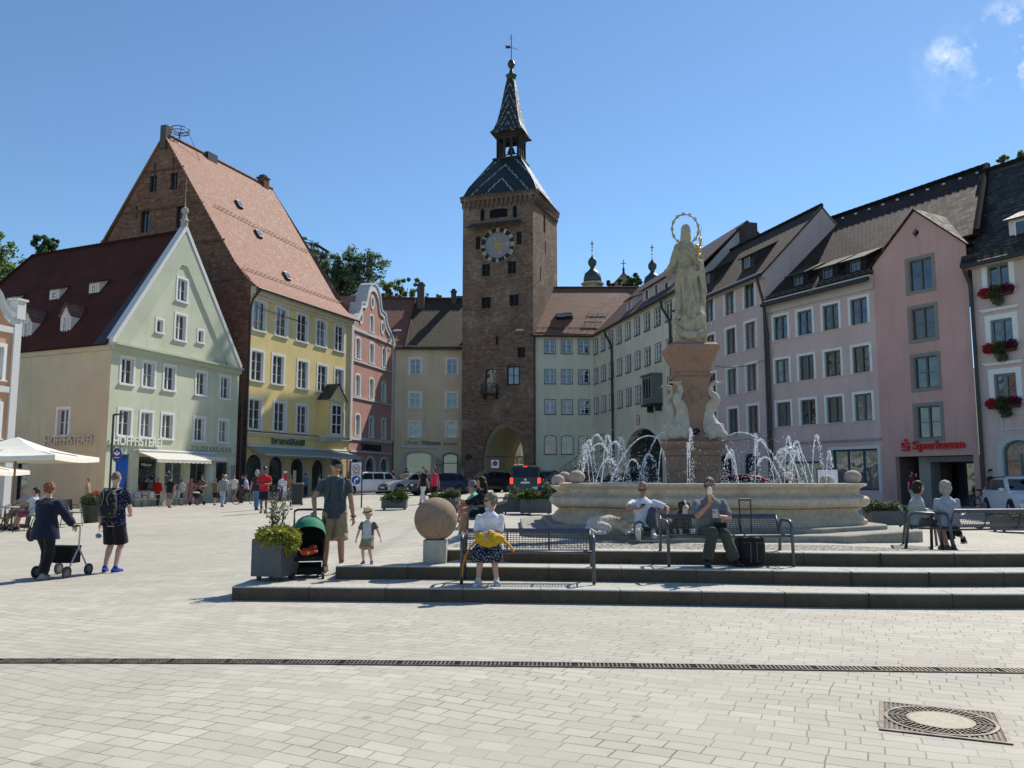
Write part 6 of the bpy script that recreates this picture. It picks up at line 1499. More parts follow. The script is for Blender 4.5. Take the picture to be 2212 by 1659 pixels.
# ------------------------------------------------------------------ sphere bollard on the steps
b = V((-1.13, 12.45, .36)); t = thing('stone_ball_bollard', 'large reddish stone ball on a square pale pedestal at the end of the steps', 'stone ball', b)
mb = MB(); mb.box((0, 0, .165), (.335, .335, .33)); mb.build('pedestal', stone((.42, .41, .36), (.14, .13, .1), .5, 5), t)
mb = MB(); mb.ell((0, 0, .32+.31), .32, 40, 24); mb.build('ball', stone((.33, .22, .155), (.09, .07, .045), .7, 3.2, .3), t, smooth=True)
# ------------------------------------------------------------------ people
SKIN = skin(); SKIN2 = skin((.40, .21, .14)); SKIN3 = skin((.56, .35, .27)); SKDK = skin((.16, .085, .05))
LIP = plain((.25, .07, .06), .5); EYE_ = plain((.02, .015, .012), .3); SHADES = plain((.008, .008, .009), .12, 0, .6)
def hairm(c): return cloth(c, .6, 40., .55, .5)
def ik(a, b, l1, l2, d):
    a, b, d = V(a), V(b), V(d); v = b-a; L = v.length
    if L > (l1+l2)*.999: b = a+v*((l1+l2)*.999/L); v = b-a; L = v.length
    x = (l1*l1-l2*l2+L*L)/(2*L); h = math.sqrt(max(0, l1*l1-x*x)); u = v/L; p = d-u*d.dot(u); p = p.normalized() if p.length > 1e-4 else u.orthogonal().normalized()
    return a+u*x+p*h, b
def hand(mb, w_, d, pn, k, curl=.35, grip=None):
    # palm, four fingers of unequal length and a thumb from the side of the palm; pn = direction the palm faces
    d = V(d).normalized(); pn = V(pn); pn = (pn-d*pn.dot(d)).normalized(); s = d.cross(pn)
    q = M((s, pn, d)).transposed(); c = V(w_)+d*.048*k; mb.ell(c, (.039*k, .016*k, .055*k), 10, 6, q=q)
    for i, L in enumerate((.066, .076, .07, .055)):
        o = V(w_)+d*.088*k+s*(i-1.5)*.0215*k; a1 = curl*(.8+.1*i); sp = (i-1.5)*.06
        d1 = (d*math.cos(a1)+pn*math.sin(a1)+s*sp).normalized(); d2 = (d*math.cos(a1*2.4)+pn*math.sin(a1*2.4)+s*sp).normalized()
        m_ = o+d1*L*.55*k; mb.cap(o-d*.012*k, m_, .0105*k, .0095*k, 7); mb.cap(m_, m_+d2*L*.55*k, .0095*k, .0075*k, 7)
    o = V(w_)+d*.03*k-s*.034*k; d1 = (d*.7-s*.65+pn*.35).normalized(); m_ = o+d1*.038*k; mb.cap(o, m_, .0135*k, .0115*k, 7); mb.cap(m_, m_+(d*.85-s*.1+pn*.45).normalized()*.034*k, .0115*k, .0085*k, 7)
def foot(mb, an, yaw, k, grow=0., flat=True, pitch=0.):
    # ankle position -> foot along the direction yaw (0 = -y)
    f = V((math.sin(yaw)*math.cos(pitch), -math.cos(yaw)*math.cos(pitch), math.sin(pitch))); s = V((math.cos(yaw), math.sin(yaw), 0)); up = s.cross(f)*-1; up = up if up.z > 0 or pitch > .8 else -up; g = grow
    an = V(an); b = an-up*.05*k
    mb.cap(b-f*.045*k+up*.005, b+f*.06*k, (.036+g)*k, (.040+g)*k, 10); 
    mb.cap(b+f*.05*k-up*.004, b+f*.145*k-up*.014*k, (.040+g)*k, (.028+g)*k, 10); mb.cap(b+f*.06*k+s*.018*k-up*.008, b+f*.135*k+s*.02*k-up*.016*k, (.032+g)*k, (.025+g)*k, 8); mb.cap(an, b, .04*k+g, .04*k+g, 8)
    return b, f, s, up
def person(label, loc, rz=0., H=1.72, sk=None, vox=.011, group=None, hip=None, lean=(0, 0), feet=None, hands=None, knee=((0, -1, 0), (0, -1, 0)), elb=((.5, 1, -.2), (-.5, 1, -.2)), head=(0, 0), hs=1., b=1., fem=False, torso=1.,
           top=None, bottom=None, shoes=None, hair=None, hair_m=None, toe=(.2, -.2), shades=False, curl=.35, palms=None, hdir=(None, None), footp=(0, 0), face=True, nohands=False, twist=0.):
    k = H/1.75; t = thing('person', label, 'person', loc, rz, group); sk = sk or SKIN; r_ = random.Random(label)
    hp = V(hip) if hip else V((0, 0, .915*k)); nb = hp+V((lean[0], lean[1], .538*k*torso)); ch = hp.lerp(nb, .62)
    sw = (.165 if fem else .185)*k*(.5+.5*b); tx = V((math.cos(twist), math.sin(twist), 0)); sh_ = [nb+tx*sw*s-V((0, 0, .078*k)) for s in (1, -1)]; hj = [hp+V((s*.088*k, 0, -.02*k)) for s in (1, -1)]
    feet = feet or ((.09*k, 0, .075*k), (-.09*k, 0, .075*k)); hands = hands or ((.26*k, -.05*k, .80*k), (-.26*k, -.05*k, .80*k))
    kn, an, el, wr = [], [], [], []
    for i in (0, 1):
        a, bb = ik(hj[i], feet[i], .425*k, .415*k, knee[i]); kn.append(a); an.append(bb); a, bb = ik(sh_[i], hands[i], .285*k, .25*k, elb[i]); el.append(a); wr.append(bb)
    up = (nb-hp).normalized(); hq = M.Rotation(twist, 3, 'Z')@M.Rotation(head[0], 3, 'Z')@M.Rotation(head[1], 3, 'X'); hc = nb+up*.075*k+V((0, -.012*k, .092*k*hs))
    P = lambda x, y, z: hc+hq@V((x, y, z))*k*hs
    if isinstance(b, (int, float)): bt = b
    wa = (.125 if fem else .148)*bt*k; hi = (.175 if fem else .162)*bt*k; cw = (.15 if fem else .172)*bt*k
    rings = lambda g, lo=-.12: [(hp+V((0, 0, lo*k)), hi*.82+g, .105*bt*k+g, 0), (hp+V((0, 0, -.03*k)), hi+g, .118*bt*k+g, 0), (hp.lerp(nb, .18)+V((0, 0, 0)), (hi+wa)/2+g, .112*bt*k+g, twist*.2), (hp.lerp(nb, .36), wa+g, .1*bt*k+g, twist*.4), (ch, cw+g, (.118 if fem else .112)*bt*k+g, twist*.7), (hp.lerp(nb, .8), cw*.98+g*.9, .105*bt*k+g, twist), (hp.lerp(nb, .9), cw*.78+g*.6, .085*k+g*.7, twist), (hp.lerp(nb, .965), cw*.5+g*.4, .066*k+g*.4, twist), (nb+V((0, 0, .012)), .062*k, .056*k, twist)]
    mb = MB(); mb.loft(rings(-.012), 18)
    lb = (.6+.4*bt)*k
    for i in (0, 1):
        mb.cap(hj[i], kn[i], .078*lb, .052*lb, 12); m_ = kn[i].lerp(an[i], .3)+(V((0, .012*k, 0))); mb.cap(kn[i], m_, .05*lb, .053*lb, 12); mb.cap(m_, an[i], .053*lb, .034*k, 12); foot(mb, an[i], toe[i], k, 0, pitch=footp[i])
        mb.cap(sh_[i]-V((0, 0, .008)), el[i], .05*lb, .039*lb, 10); m_ = el[i].lerp(wr[i], .3); mb.cap(el[i], m_, .038*lb, .04*lb, 10); mb.cap(m_, wr[i], .04*lb, .027*k, 10)
        if nohands: continue
        d = V(hdir[i]) if hdir[i] else (wr[i]-el[i]); pn = V(palms[i]) if palms and palms[i] else V((-1 if i == 0 else 1, 0, 0)); hand(mb, wr[i], d, pn, k*(.95 if hs < 1.2 else 1.15), curl)
    mb.cap(nb-V((0, 0, .04*k)), P(0, .015, -.06), .056*k*(.5+.5*bt), .05*k, 10)
    mb.ell(P(0, 0, .012), tuple(k*hs*x for x in (.073, .093, .108)), 18, 12, q=hq); mb.ell(P(0, -.022, -.052), tuple(k*hs*x for x in (.054, .066, .062)), 14, 8, q=hq); mb.ell(P(0, -.062, -.09), tuple(k*hs*x for x in (.026, .022, .02)), 10, 6, q=hq)
    mb.cap(P(0, -.088, .012), P(0, -.107, -.028), .010*k*hs, .014*k*hs, 8); mb.ell(P(0, -.09, -.062), tuple(k*hs*x for x in (.026, .012, .012)), 10, 6, q=hq); mb.ell(P(0, -.083, .035), tuple(k*hs*x for x in (.05, .016, .012)), 10, 6, q=hq)
    for s in (-1, 1): mb.ell(P(s*.074, .012, -.008), tuple(k*hs*x for x in (.012, .02, .032)), 8, 6, q=hq)
    hi_ = hq.inverted(); mp, e1, e2 = P(0, -.1, -.066), P(.03, -.088, .012), P(-.03, -.088, .012)
    def rec(c, n):
        if not face or (c-hc).length > .14*k*hs: return 0
        q = hi_@(c-hc)/(k*hs)
        if q.y < -.05 and abs(q.z+.066) < .007 and abs(q.x) < .024: return 1
        if not shades and q.y < -.05 and abs(q.z-.014) < .009 and .018 < abs(q.x) < .043: return 2
        return 0
    body = remesh(mb, 'body', [sk, LIP, EYE_], vox, t, 2, recolor=rec)
    cv = vox*1.25; fold = lambda amp, f: (lambda p: amp*nz3((p.x*f, p.y*f, p.z*f*.55), 1)+amp*.5*nz3(p, f*2.4))
    if bottom:
        kd, bm_, ln = bottom[:3]; g = bottom[3] if len(bottom) > 3 else .014; mb = MB()
        if kd in ('trousers', 'shorts'):
            mb.loft([(hp+V((0, 0, -.1*k)), hi*.8+g, .1*bt*k+g), (hp+V((0, 0, -.03*k)), hi+g*.5, .118*bt*k+g*.5), (hp+V((0, 0, .05*k)), hi*.95+g*.3, .112*bt*k+g*.3), (hp+V((0, 0, .09*k)), hi*.86, .104*bt*k)], 18)
            for i in (0, 1):
                mb.cap(hj[i], hj[i].lerp(kn[i], .25), .084*lb+g, .082*lb+g, 12)
                if ln <= 1:
                    e = hj[i].lerp(kn[i], ln); mb.tube([hj[i].lerp(kn[i], .1), hj[i].lerp(kn[i], .5), e], [.082*lb+g, .072*lb+g*1.5, .064*lb+g*(2.2 if ln > .5 else 1.6)], 14)
                else:
                    e = kn[i].lerp(an[i], ln-1); mb.tube([hj[i].lerp(kn[i], .1), hj[i].lerp(kn[i], .6), kn[i], kn[i].lerp(an[i], .4), e], [.082*lb+g, .066*lb+g, .058*lb+g, .058*lb+g, .046*lb+g*1.6], 14); mb.ell(kn[i], .058*lb+g, 10, 6)
            remesh(mb, 'trousers' if kd == 'trousers' else 'shorts', bm_, cv, t, 2, fold(.007*k, 11))
        elif kd == 'skirt':                               # length measured down the legs, seated or standing
            mb.loft([(hp+V((0, 0, -.08*k)), hi+g*.5, .118*bt*k+g*.5), (hp+V((0, 0, .02*k)), hi, .116*bt*k), (hp+V((0, 0, .1*k)), hi*.82, .1*bt*k)], 18)
            def along(i, s): return hj[i].lerp(kn[i], s) if s <= 1 else kn[i].lerp(kn[i]+V((0, 0, -1))*(kn[i]-an[i]).length, s-1)
            N = 6; rows = []
            for j in range(N+1):
                s = .1+(ln-.1)*j/N; A_, B_ = along(0, s), along(1, s); c = (A_+B_)/2; hw = (A_-B_).length/2+.085*lb+g+.03*s*k
                if abs(hj[0].z-kn[0].z) > .2*k or s > 1.02: rows.append([c+V((math.cos(2*PI*a/22)*hw*(1+.05*math.sin(a*3)), math.sin(2*PI*a/22)*(.11*bt*k+g+.035*s*k)*(1+.06*math.sin(a*4)), 0)) for a in range(22)])
                else:
                    ax = (kn[0]-hj[0]).normalized(); u2 = V((1, 0, 0)).cross(ax).normalized(); rows.append([c+V((math.cos(2*PI*a/22)*hw, 0, 0))+u2*math.sin(2*PI*a/22)*(.088*lb+g) for a in range(22)])
            mb.grid(rows, 0, True, True)
            remesh(mb, 'skirt', bm_, cv, t, 2, fold(.009*k, 9))
    if top:
        tm, sl, ln = top[:3]; g = top[3] if len(top) > 3 else .014; mb = MB(); rg = rings(g); rg = [(hp+V((0, 0, -ln*k)), hi*(1+.1*max(0, ln))+g*1.5, .122*bt*k+g*1.5, 0)]+[r for r in rg[1:] if r[0].z > hp.z-ln*k+.03]
        mb.loft(rg, 20)
        for i in (0, 1):
            if sl <= 0: continue
            a = sh_[i]-V((0, 0, .006)); mb.ell(a, .046*lb+g*.45, 12, 8)
            if sl <= 1: e = a.lerp(el[i], sl); mb.tube([a, a.lerp(e, .5), e], [.046*lb+g*.5, .046*lb+g*.7, .045*lb+g], 12)
            else: mb.cap(a, el[i], .046*lb+g*.6, .043*lb+g, 12); mb.tube([el[i], el[i].lerp(wr[i], sl-1)], [.043*lb+g, .034*lb+g], 12)
        def shirt_col(c, n): return 0
        tms = tm if isinstance(tm, list) else [tm]
        rc = None
        if len(tms) > 1: rc = lambda c, n: 1 if min(((c-sh_[i]).length if (c-sh_[i]).dot((el[i]-sh_[i])) > -.0006 or abs((c-nb).x) > sw*.72 else 9) for i in (0, 1)) < .4*k and abs((c-nb).dot(tx)) > sw*.7 else 0
        remesh(mb, 'shirt', tms, cv, t, 2, fold(.007*k, 10), recolor=rc)
    if shoes:
        sm, so = shoes[:2]; op = len(shoes) > 2
        for i in (0, 1):
            mb = MB(); b_, f, s, u = foot(mb, an[i], toe[i], k, .007, pitch=footp[i])
            sh = remesh(mb, 'shoe', sm, max(cv, .011), t, 2)
            ml = MB(); sl_ = [(-.085, .03), (-.075, .036), (-.02, .034), (.05, .042), (.1, .047), (.15, .042), (.182, .02)]
            L = [b_+f*x*k+s*w_*k-u*.043*k for x, w_ in sl_]+[b_+f*x*k-s*w_*k-u*.043*k for x, w_ in sl_[::-1]]
            ml.grid([[p-u*.006*k for p in L], [p+u*.016*k for p in L]], 0, True, True); ml.build('sole', so, sh)
    if hair:
        hm = hair_m; mb = MB(); kh = k*hs
        E = lambda x, y, z, rx, ry_, rz__: mb.ell(P(x, y, z), (rx*kh, ry_*kh, rz__*kh), 16, 10, q=hq)
        if hair == 'stubble': E(0, .012, .028, .0755, .092, .095)
        else: E(0, .014, .036, .082, .097, .098); E(0, .03, .0, .08, .08, .09)
        if hair == 'curly':
            for i in range(46):
                d = V((r_.gauss(0, 1), r_.gauss(.5, 1), r_.gauss(.35, .8))).normalized(); q = hq@d
                if d.y < -.55 and d.z < .5: continue
                mb.ell(P(d.x*.083, .015+d.y*.09, .02+d.z*.098), .03*kh, 7, 5)
        if hair in ('bob', 'long', 'wavy'):
            E(0, .03, -.03, .093, .082, .1); E(.062, .005, -.045, .028, .05, .075); E(-.062, .005, -.045, .028, .05, .075)
        if hair == 'wavy': E(0, .03, -.02, .11, .095, .1); E(0, .02, .05, .098, .1, .08)
        if hair == 'long':
            for i in range(7): x = (i-3)*.026; mb.cap(P(x, .075, -.02), P(x*1.25, .105, -.36), .036*kh, .02*kh, 8)
        if hair == 'tail':
            mb.cap(P(0, .1, .03), P(0, .14, -.04), .03*kh, .032*kh, 8); mb.cap(P(0, .14, -.04), P(.02, .13, -.18), .03*kh, .012*kh, 8)
        remesh(mb, 'hair', hm, max(vox, .009), t, 1, lambda p: .006*kh*nz3(p, 60)+.006*kh*nz3(p, 22))
    if shades:
        mb = MB()
        for s in (-1, 1):
            mb.ell(P(s*.033, -.098, .014), (.028*k*hs, .009*k*hs, .021*k*hs), 12, 6, q=hq); mb.tube([P(s*.058, -.085, .02), P(s*.078, -.02, .02), P(s*.077, .02, .012)], .0045*k*hs, 5)
        mb.tube([P(-.012, -.103, .018), P(.012, -.103, .018)], .004*k*hs, 5); mb.build('sunglasses', SHADES, t, smooth=True)
    return dict(t=t, P=P, hc=hc, hq=hq, nb=nb, hp=hp, sh=sh_, el=el, wr=wr, kn=kn, an=an, k=k, hs=hs)
def rot2(v, rz): c, s = math.cos(rz), math.sin(rz); return V((v[0]*c-v[1]*s, v[0]*s+v[1]*c, v[2]))
def wp(p, v): t = p['t']; return t.location+rot2(V(v), t.rotation_euler[2])
def cap_hat(p, m, brim=True, visor=.085):
    mb = MB(); P = p['P']; k = p['k']*p['hs']; q = p['hq']
    mb.ell(P(0, .008, .052), (.088*k, .103*k, .082*k), 18, 10, q=q)
    o = mb.mesh('hat', m)
    for v in o.vertices: pass
    if brim:
        rows = []
        for j in range(4):
            rr = j/3; rows.append([P(math.sin(a)*(.078+.012*rr), -.075*math.cos(a*.6)-visor*rr*max(.05, math.cos(a)), .045-.03*rr*math.cos(a)) for a in [R(x) for x in range(-75, 76, 15)]])
        mb.grid(rows, 0); mb.grid([[v+V((0, 0, -.006)) for v in r] for r in rows], 0)
    bpy.data.meshes.remove(o)
    return mb.build('cap', m, p['t'], smooth=True)
# ------------------------------------------------------------------ people in the foreground
BLACK = cloth((.012, .012, .014)); NAVY = cloth((.012, .016, .035)); KHAKI = cloth((.36, .255, .14)); GREY = cloth((.06, .068, .078)); WHT = cloth((.72, .71, .74)); SOLEW = plain((.6, .6, .58), .7); SOLEB = plain((.03, .03, .03), .7)
def strap(mb, pts, w_=.02, th=.006): mb.tube(pts, w_, 6, flat=th/w_)
# man in a cap pushing the stroller
b = gp(722, 1236); b.z = max(b.z, gz(b.x, b.y))
p = person('man in black cap, sunglasses, charcoal T-shirt and khaki shorts pushing green stroller', b+V((-.02, .05, 0)), R(8), 1.72, SKIN2, .0085, hip=(0, 0, .89), feet=((.12, -.06, .078), (-.14, .12, .085)), hands=((.285, -.06, .77), (-.28, -.2, .90)),
    elb=((.5, 1, 0), (-.9, .45, 0)), head=(R(22), R(10)), top=(GREY, .62, .1, .02), bottom=('shorts', KHAKI, .97, .024), shoes=(cloth((.1, .075, .045)), SOLEB), shades=True, hair='stubble', hair_m=hairm((.05, .035, .02)), palms=((-.8, .5, 0), (0, -.3, -1)), hdir=(None, (.0, -.9, -.3)), curl=.4, toe=(.35, -.25))
cap_hat(p, cloth((.010, .010, .011)))
mb = MB()
for i, s in ((0, 1), (1, -1)):
    a = p['nb']+V((s*.095, 0, -.01)); strap(mb, [a+V((0, .1, -.12)), a+V((0, .05, .03)), a+V((s*.005, -.07, -.02)), a+V((s*.01, -.13, -.16)), a+V((s*.025, -.125, -.3)), a+V((s*.045, -.02, -.4))], .032, .014)
mb.build('backpack_strap', cloth((.05, .07, .09)), p['t'])
mb = MB(); mb.box(p['nb']+V((0, .19, -.22)), (.3, .14, .42)); mb.build('backpack', BLACK, p['t'])
mb = MB(); w_ = p['wr'][0]; mb.tube([w_+V((.0, -.034, 0)), w_+V((.034, 0, 0)), w_+V((0, .034, 0)), w_+V((-.034, 0, 0)), w_+V((0, -.034, 0))], .012, 6); mb.ell(w_+V((.034, -.005, 0)), (.008, .022, .022), 10, 6); mb.build('wristwatch', SOLEB, p['t'])
MAN = p
# toddler
b = gp(803, 1221); b.z = .36; b.y = 12.22
p = person('toddler in straw hat, grey shirt with olive sleeves and khaki shorts standing on the step', b, R(-6), .79, SKIN3, .008, hip=(0, 0, .38), feet=((.065, -.01, .036), (-.06, 0, .036)), hands=((.215, -.06, .35), (-.165, -.05, .335)), head=(R(-4), R(20)), hs=1.62, b=1.15,
    top=([cloth((.50, .49, .47)), cloth((.12, .115, .075))], .75, .035, .012), bottom=('shorts', cloth((.30, .23, .14)), .85, .016), shoes=(cloth((.02, .05, .22)), SOLEB), hair='short', hair_m=hairm((.3, .18, .08)), curl=.55, elb=((1, .4, .2), (-1, .6, 0)), toe=(.25, -.3))
P, k = p['P'], p['k']*p['hs']; mb = MB(); q = p['hq']
def hat_rows(prof, mm): mb.grid([[P(r*math.cos(2*PI*a/28)*1., .008+r*1.12*math.sin(2*PI*a/28), z) for a in range(28)] for r, z in prof], mm, True)
hat_rows([(.122, .030), (.118, .026), (.088, .048), (.087, .075), (.083, .12), (.070, .138), (.035, .130), (.0005, .126)], 0); hat_rows([(.0895, .048), (.0885, .074)], 1)
mb.build('straw_hat', [cloth((.62, .5, .31), .9, 60), BLACK], p['t'], smooth=True)
# woman with the yellow bag
WB = (-.31, 11.62)
b = V((WB[0], WB[1], .18))
p = person('elderly woman in white polo and dark floral skirt on the front bench with yellow bag', b, R(-4), 1.56, skin((.50, .30, .225)), .0085, torso=.94, hip=(0, .03, .50), lean=(.01, -.05), feet=((.13, -.37, .075), (-.11, -.40, .075)), hands=((.02, -.27, .70), (-.06, -.3, .67)), elb=((.5, .7, -.6), (-.5, .7, -.5)), head=(R(-48), R(4)), b=1.12, fem=True,
    top=(WHT, .8, .08, .013), bottom=('skirt', print_cloth((.012, .014, .022), (.55, .55, .55), 55., .3), 1.36, .02), shoes=(plain((.52, .47, .44), .6), plain((.6, .57, .52), .7)), shades=True, hair='curly', hair_m=hairm((.2, .155, .11)), curl=.5, palms=((-.2, 0, -1), (.2, 0, -1)), hdir=((-.8, -.5, -.3), (.55, -.5, -.6)), toe=(.2, -.25))
mb = MB(); P = p['P']; mb.ell(P(0, -.062, -.112), (.042, .035, .032), 12, 8, q=p['hq']); mb.build('face_mask', cloth((.32, .55, .68), .9, 30), p['t'], smooth=True)
bag = thing('handbag', 'slouchy mustard yellow handbag with orange straps lying on the seated woman lap', 'bag', b+V((.0, -.27, .60)), R(-4))
mb = MB(); mb.ell((0, .02, -.02), (.2, .1, .085), 18, 10); mb.ell((.1, .0, -.0), (.12, .09, .07)); mb.ell((-.1, .0, .02), (.1, .09, .07)); mb.ell((0, -.06, -.07), (.13, .06, .07)); mb.ell((.02, .02, .05), (.15, .06, .04))
remesh(mb, 'bag_body', cloth((.62, .36, .015), .7, 9, .2), .011, bag, 2, lambda v: .012*nz3(v, 14)+.006*nz3(v, 34))
mb = MB(); strap(mb, [(.17, 0, .0), (.26, -.03, -.06), (.31, -.04, -.12), (.33, 0, -.16)], .034, .016); strap(mb, [(-.17, 0, -.02), (-.26, -.02, -.12), (-.32, -.02, -.24), (-.35, -.02, -.36), (-.36, -.01, -.5)], .02, .012)
mb.build('strap', cloth((.62, .24, .01), .7), bag)
# man with an ice cream
IB = (2.86, 12.12)
b = V((IB[0], IB[1], .36))
p = person('man in grey shirt and sunglasses eating an ice cream on the right front bench', b, R(4), 1.70, SKIN2, .0085, torso=.9, hip=(0, .04, .49), lean=(-.02, -.1), feet=((.24, -.34, .085), (-.17, -.36, .085)), hands=((.02, -.36, .70), (-.1, -.33, .875)), elb=((.9, .4, -.5), (-.6, -.2, -1)), head=(R(-30), R(8)), b=1.12,
    top=(cloth((.145, .165, .18)), .82, .07, .026), bottom=('trousers', cloth((.055, .056, .045)), 1.93, .022), shoes=(BLACK, plain((.3, .3, .3), .6)), shades=True, hair='short', hair_m=hairm((.13, .105, .08)), curl=.75, palms=((-.3, .3, 1), (.6, .3, .1)), hdir=((-.75, -.4, .2), (-.1, -.25, .8)), toe=(.3, -.2))
ic = thing('ice_cream', 'pale ice cream in a cone held to the mouth of the man in grey', 'ice cream', wp(p, p['wr'][1]+V((-.01, -.05, .08))))
mb = MB(); mb.lathe([(.004, -.06), (.026, .04), (.03, .05), (.028, .055)], 14); mb.build('cone', plain((.5, .3, .12), .8), ic, smooth=True); mb = MB(); mb.lathe([(.028, .05), (.037, .07), (.037, .1), (.028, .135), (.012, .16), (.002, .165)], 16); mb.build('scoop', plain((.78, .72, .55), .5), ic, smooth=True)
ph = thing('phone', 'light coloured smartphone in the other hand of the ice cream eater', 'phone', wp(p, p['wr'][0]+V((-.07, -.06, .045))), R(-15))
mb = MB(); mb.box((0, 0, 0), (.075, .012, .14), mat=M.Rotation(R(-40), 3, 'X')); mb.build('case', plain((.55, .52, .45), .4), ph)
mb = MB(); mb.box(p['hp']+V((.08, -.24, .07)), (.16, .1, .1)); mb.build('belt_bag', BLACK, p['t'])
# suitcase beside him
sc_ = thing('suitcase', 'black cabin trolley case with raised handle standing beside the bench', 'suitcase', V((3.38, 11.98, .36)), R(5))
mb = MB(); mb.loft([((0, 0, .04), .185, .12), ((0, 0, .07), .2, .135), ((0, 0, .3), .2, .135), ((0, 0, .38), .19, .125), ((0, 0, .41), .165, .1)], 28, p=5.); mb.ell((0, -.13, .2), (.165, .035, .15), 20, 10); o = mb.build('case', cloth((.010, .010, .012), .7, 20), sc_, soft=50)
mb = MB()
for s in (-1, 1): mb.box((s*.045, -.163, .2), (.012, .012, .28)); 
mb.tube([(-.15, -.14, .33), (.15, -.14, .33)], .006, 5); mb.build('zip', plain((.07, .07, .075), .5), sc_)
mb = MB()
for s in (-1, 1): mb.tube([(s*.075, .1, .38), (s*.085, .13, .9)], .011, 8)
mb.tube([(-.085, .13, .9), (-.08, .131, .925), (.08, .131, .925), (.085, .13, .9)], .015, 8); mb.build('handle', plain((.03, .025, .02), .4, .3), sc_)
for s in (-1, 1):
    for y in (-.09, .09): mb = MB(); mb.tube([(s*.15-.012, y, .022), (s*.15+.012, y, .022)], .022, 10); mb.build('wheel', SOLEB, sc_)
mb = MB(); mb.tube([(-.08, -.02, .41), (-.07, -.02, .435), (.07, -.02, .435), (.08, -.02, .41)], .012, 6); mb.build('grip', BLACK, sc_)
# man on the fountain step
b = V((2.33, 14.72, .54+.165))
p = person('man in white T-shirt sitting on the fountain step with phone between two dogs', b, R(-8), 1.70, SKIN2, .0085, torso=.9, hip=(0, .05, .07), lean=(-.02, .1), feet=((.13, -.42, -.02), (-.12, -.76, -.03)), hands=((.36, -.12, .2), (-.1, -.25, .38)), knee=((.1, -.3, 1), (-.25, -.2, 1)), elb=((1, .3, .2), (-1, .3, -.2)), head=(R(-12), R(22)), b=1.,
    top=(WHT, .82, .03, .024), bottom=('trousers', cloth((.075, .078, .09)), 1.85, .02), shoes=(plain((.5, .5, .5), .7), plain((.55, .54, .5), .7)), shades=True, hair='short', hair_m=hairm((.3, .22, .13)), curl=.7, palms=((0, 0, -1), (0, .4, 1)), hdir=((.7, -.5, -.2), (.6, -.5, .2)), toe=(.1, -.1), footp=(0, R(52)))
ph = thing('phone', 'black smartphone in the hand of the man in white T-shirt', 'phone', wp(p, p['wr'][1]+V((.06, -.06, .04))), R(10))
mb = MB(); mb.box((0, 0, 0), (.07, .1, .011), mat=M.Rotation(R(-35), 3, 'X')); mb.build('case', SOLEB, ph)
# women on the right bench, seen from behind
RB = (7.35, 13.35)
zb = gz(*RB)+.0
b = V((6.74, 13.92, zb))
p = person('woman with dark brown bob and pale top on the left end of right bench', b, R(72), 1.56, SKIN, .01, torso=.88, hip=(0, .05, .46), lean=(.02, -.06), feet=((.12, -.36, .08), (-.1, -.4, .08)), hands=((.06, -.3, .64), (-.06, -.3, .64)), elb=((.3, .8, -.5), (-.3, .8, -.5)), head=(R(10), R(6)), fem=True,
    top=(cloth((.45, .43, .4)), 1.6, .06, .02), bottom=('skirt', cloth((.17, .15, .1)), .95, .02), shoes=(plain((.14, .12, .09), .7), SOLEB), hair='bob', hair_m=hairm((.035, .015, .01)))
b = V((7.02, 13.5, zb))
p = person('woman with wavy silver grey hair and crossed legs on the right bench', b, R(168), 1.58, SKIN, .01, torso=.88, hip=(0, .05, .46), lean=(.0, -.08), feet=((-.34, -.46, .2), (-.16, -.36, .08)), hands=((.06, -.3, .62), (-.1, -.3, .62)), knee=((-.2, -1, .4), (0, -1, 0)), elb=((.3, .8, -.5), (-.3, .8, -.5)), head=(R(-12), R(6)), fem=True,
    top=(cloth((.38, .39, .42)), 1.7, .06, .02), bottom=('trousers', cloth((.012, .012, .014)), 1.7, .014), shoes=(BLACK, SOLEW), hair='wavy', hair_m=hairm((.36, .34, .3)), toe=(-.5, .1))
nw = thing('newspaper', 'crumpled white paper on the lap of the grey haired woman', 'paper', V((7.3, 13.78, zb+.58)), R(20))
mb = MB(); rows = [[(x*.05, y*.06, .03*nz3((x*.7, y*.7, 0), 1)+.02*abs(x-3)) for x in range(7)] for y in range(5)]; mb.grid(rows); mb.grid([[V(q)+V((0, 0, -.012)) for q in r] for r in rows]); mb.build('sheets', plain((.72, .72, .7), .8), nw)
# family on the bench behind the ball: profile towards the left
zb2 = gz(-.75, 16.3)
p = person('woman with long black hair in black dress sitting sideways on the bench behind the ball', V((-.55, 15.75, zb2-.04)), R(-95), 1.58, SKIN2, .0105, torso=.88, hip=(0, .04, .47), lean=(0, -.05), feet=((.1, -.42, .075), (-.1, -.36, .075)), hands=((.1, -.42, .72), (-.1, -.34, .66)), elb=((.6, .6, -.5), (-.6, .6, -.5)), head=(R(10), R(5)), fem=True,
    top=(BLACK, 1.35, .1, .018), bottom=('skirt', BLACK, .75, .02), shoes=(plain((.5, .48, .45), .7), SOLEW), hair='long', hair_m=hairm((.008, .007, .007)))
p = person('child with grey sun hat and salmon shorts on the bench beside the woman in black', V((-.66, 16.35, zb2-.05)), R(-100), 1.2, SKIN2, .0105, hip=(0, .0, .50), lean=(0, -.09), feet=((.08, -.36, .2), (-.08, -.34, .2)), hands=((.1, -.34, .62), (-.08, -.3, .6)), head=(R(5), R(18)), hs=1.12, top=(cloth((.2, .55, .4)), .6, .05), bottom=('shorts', cloth((.55, .2, .12)), 1.0, .03), shoes=(plain((.5, .48, .45), .7), SOLEW), hair='short', hair_m=hairm((.05, .03, .02)))
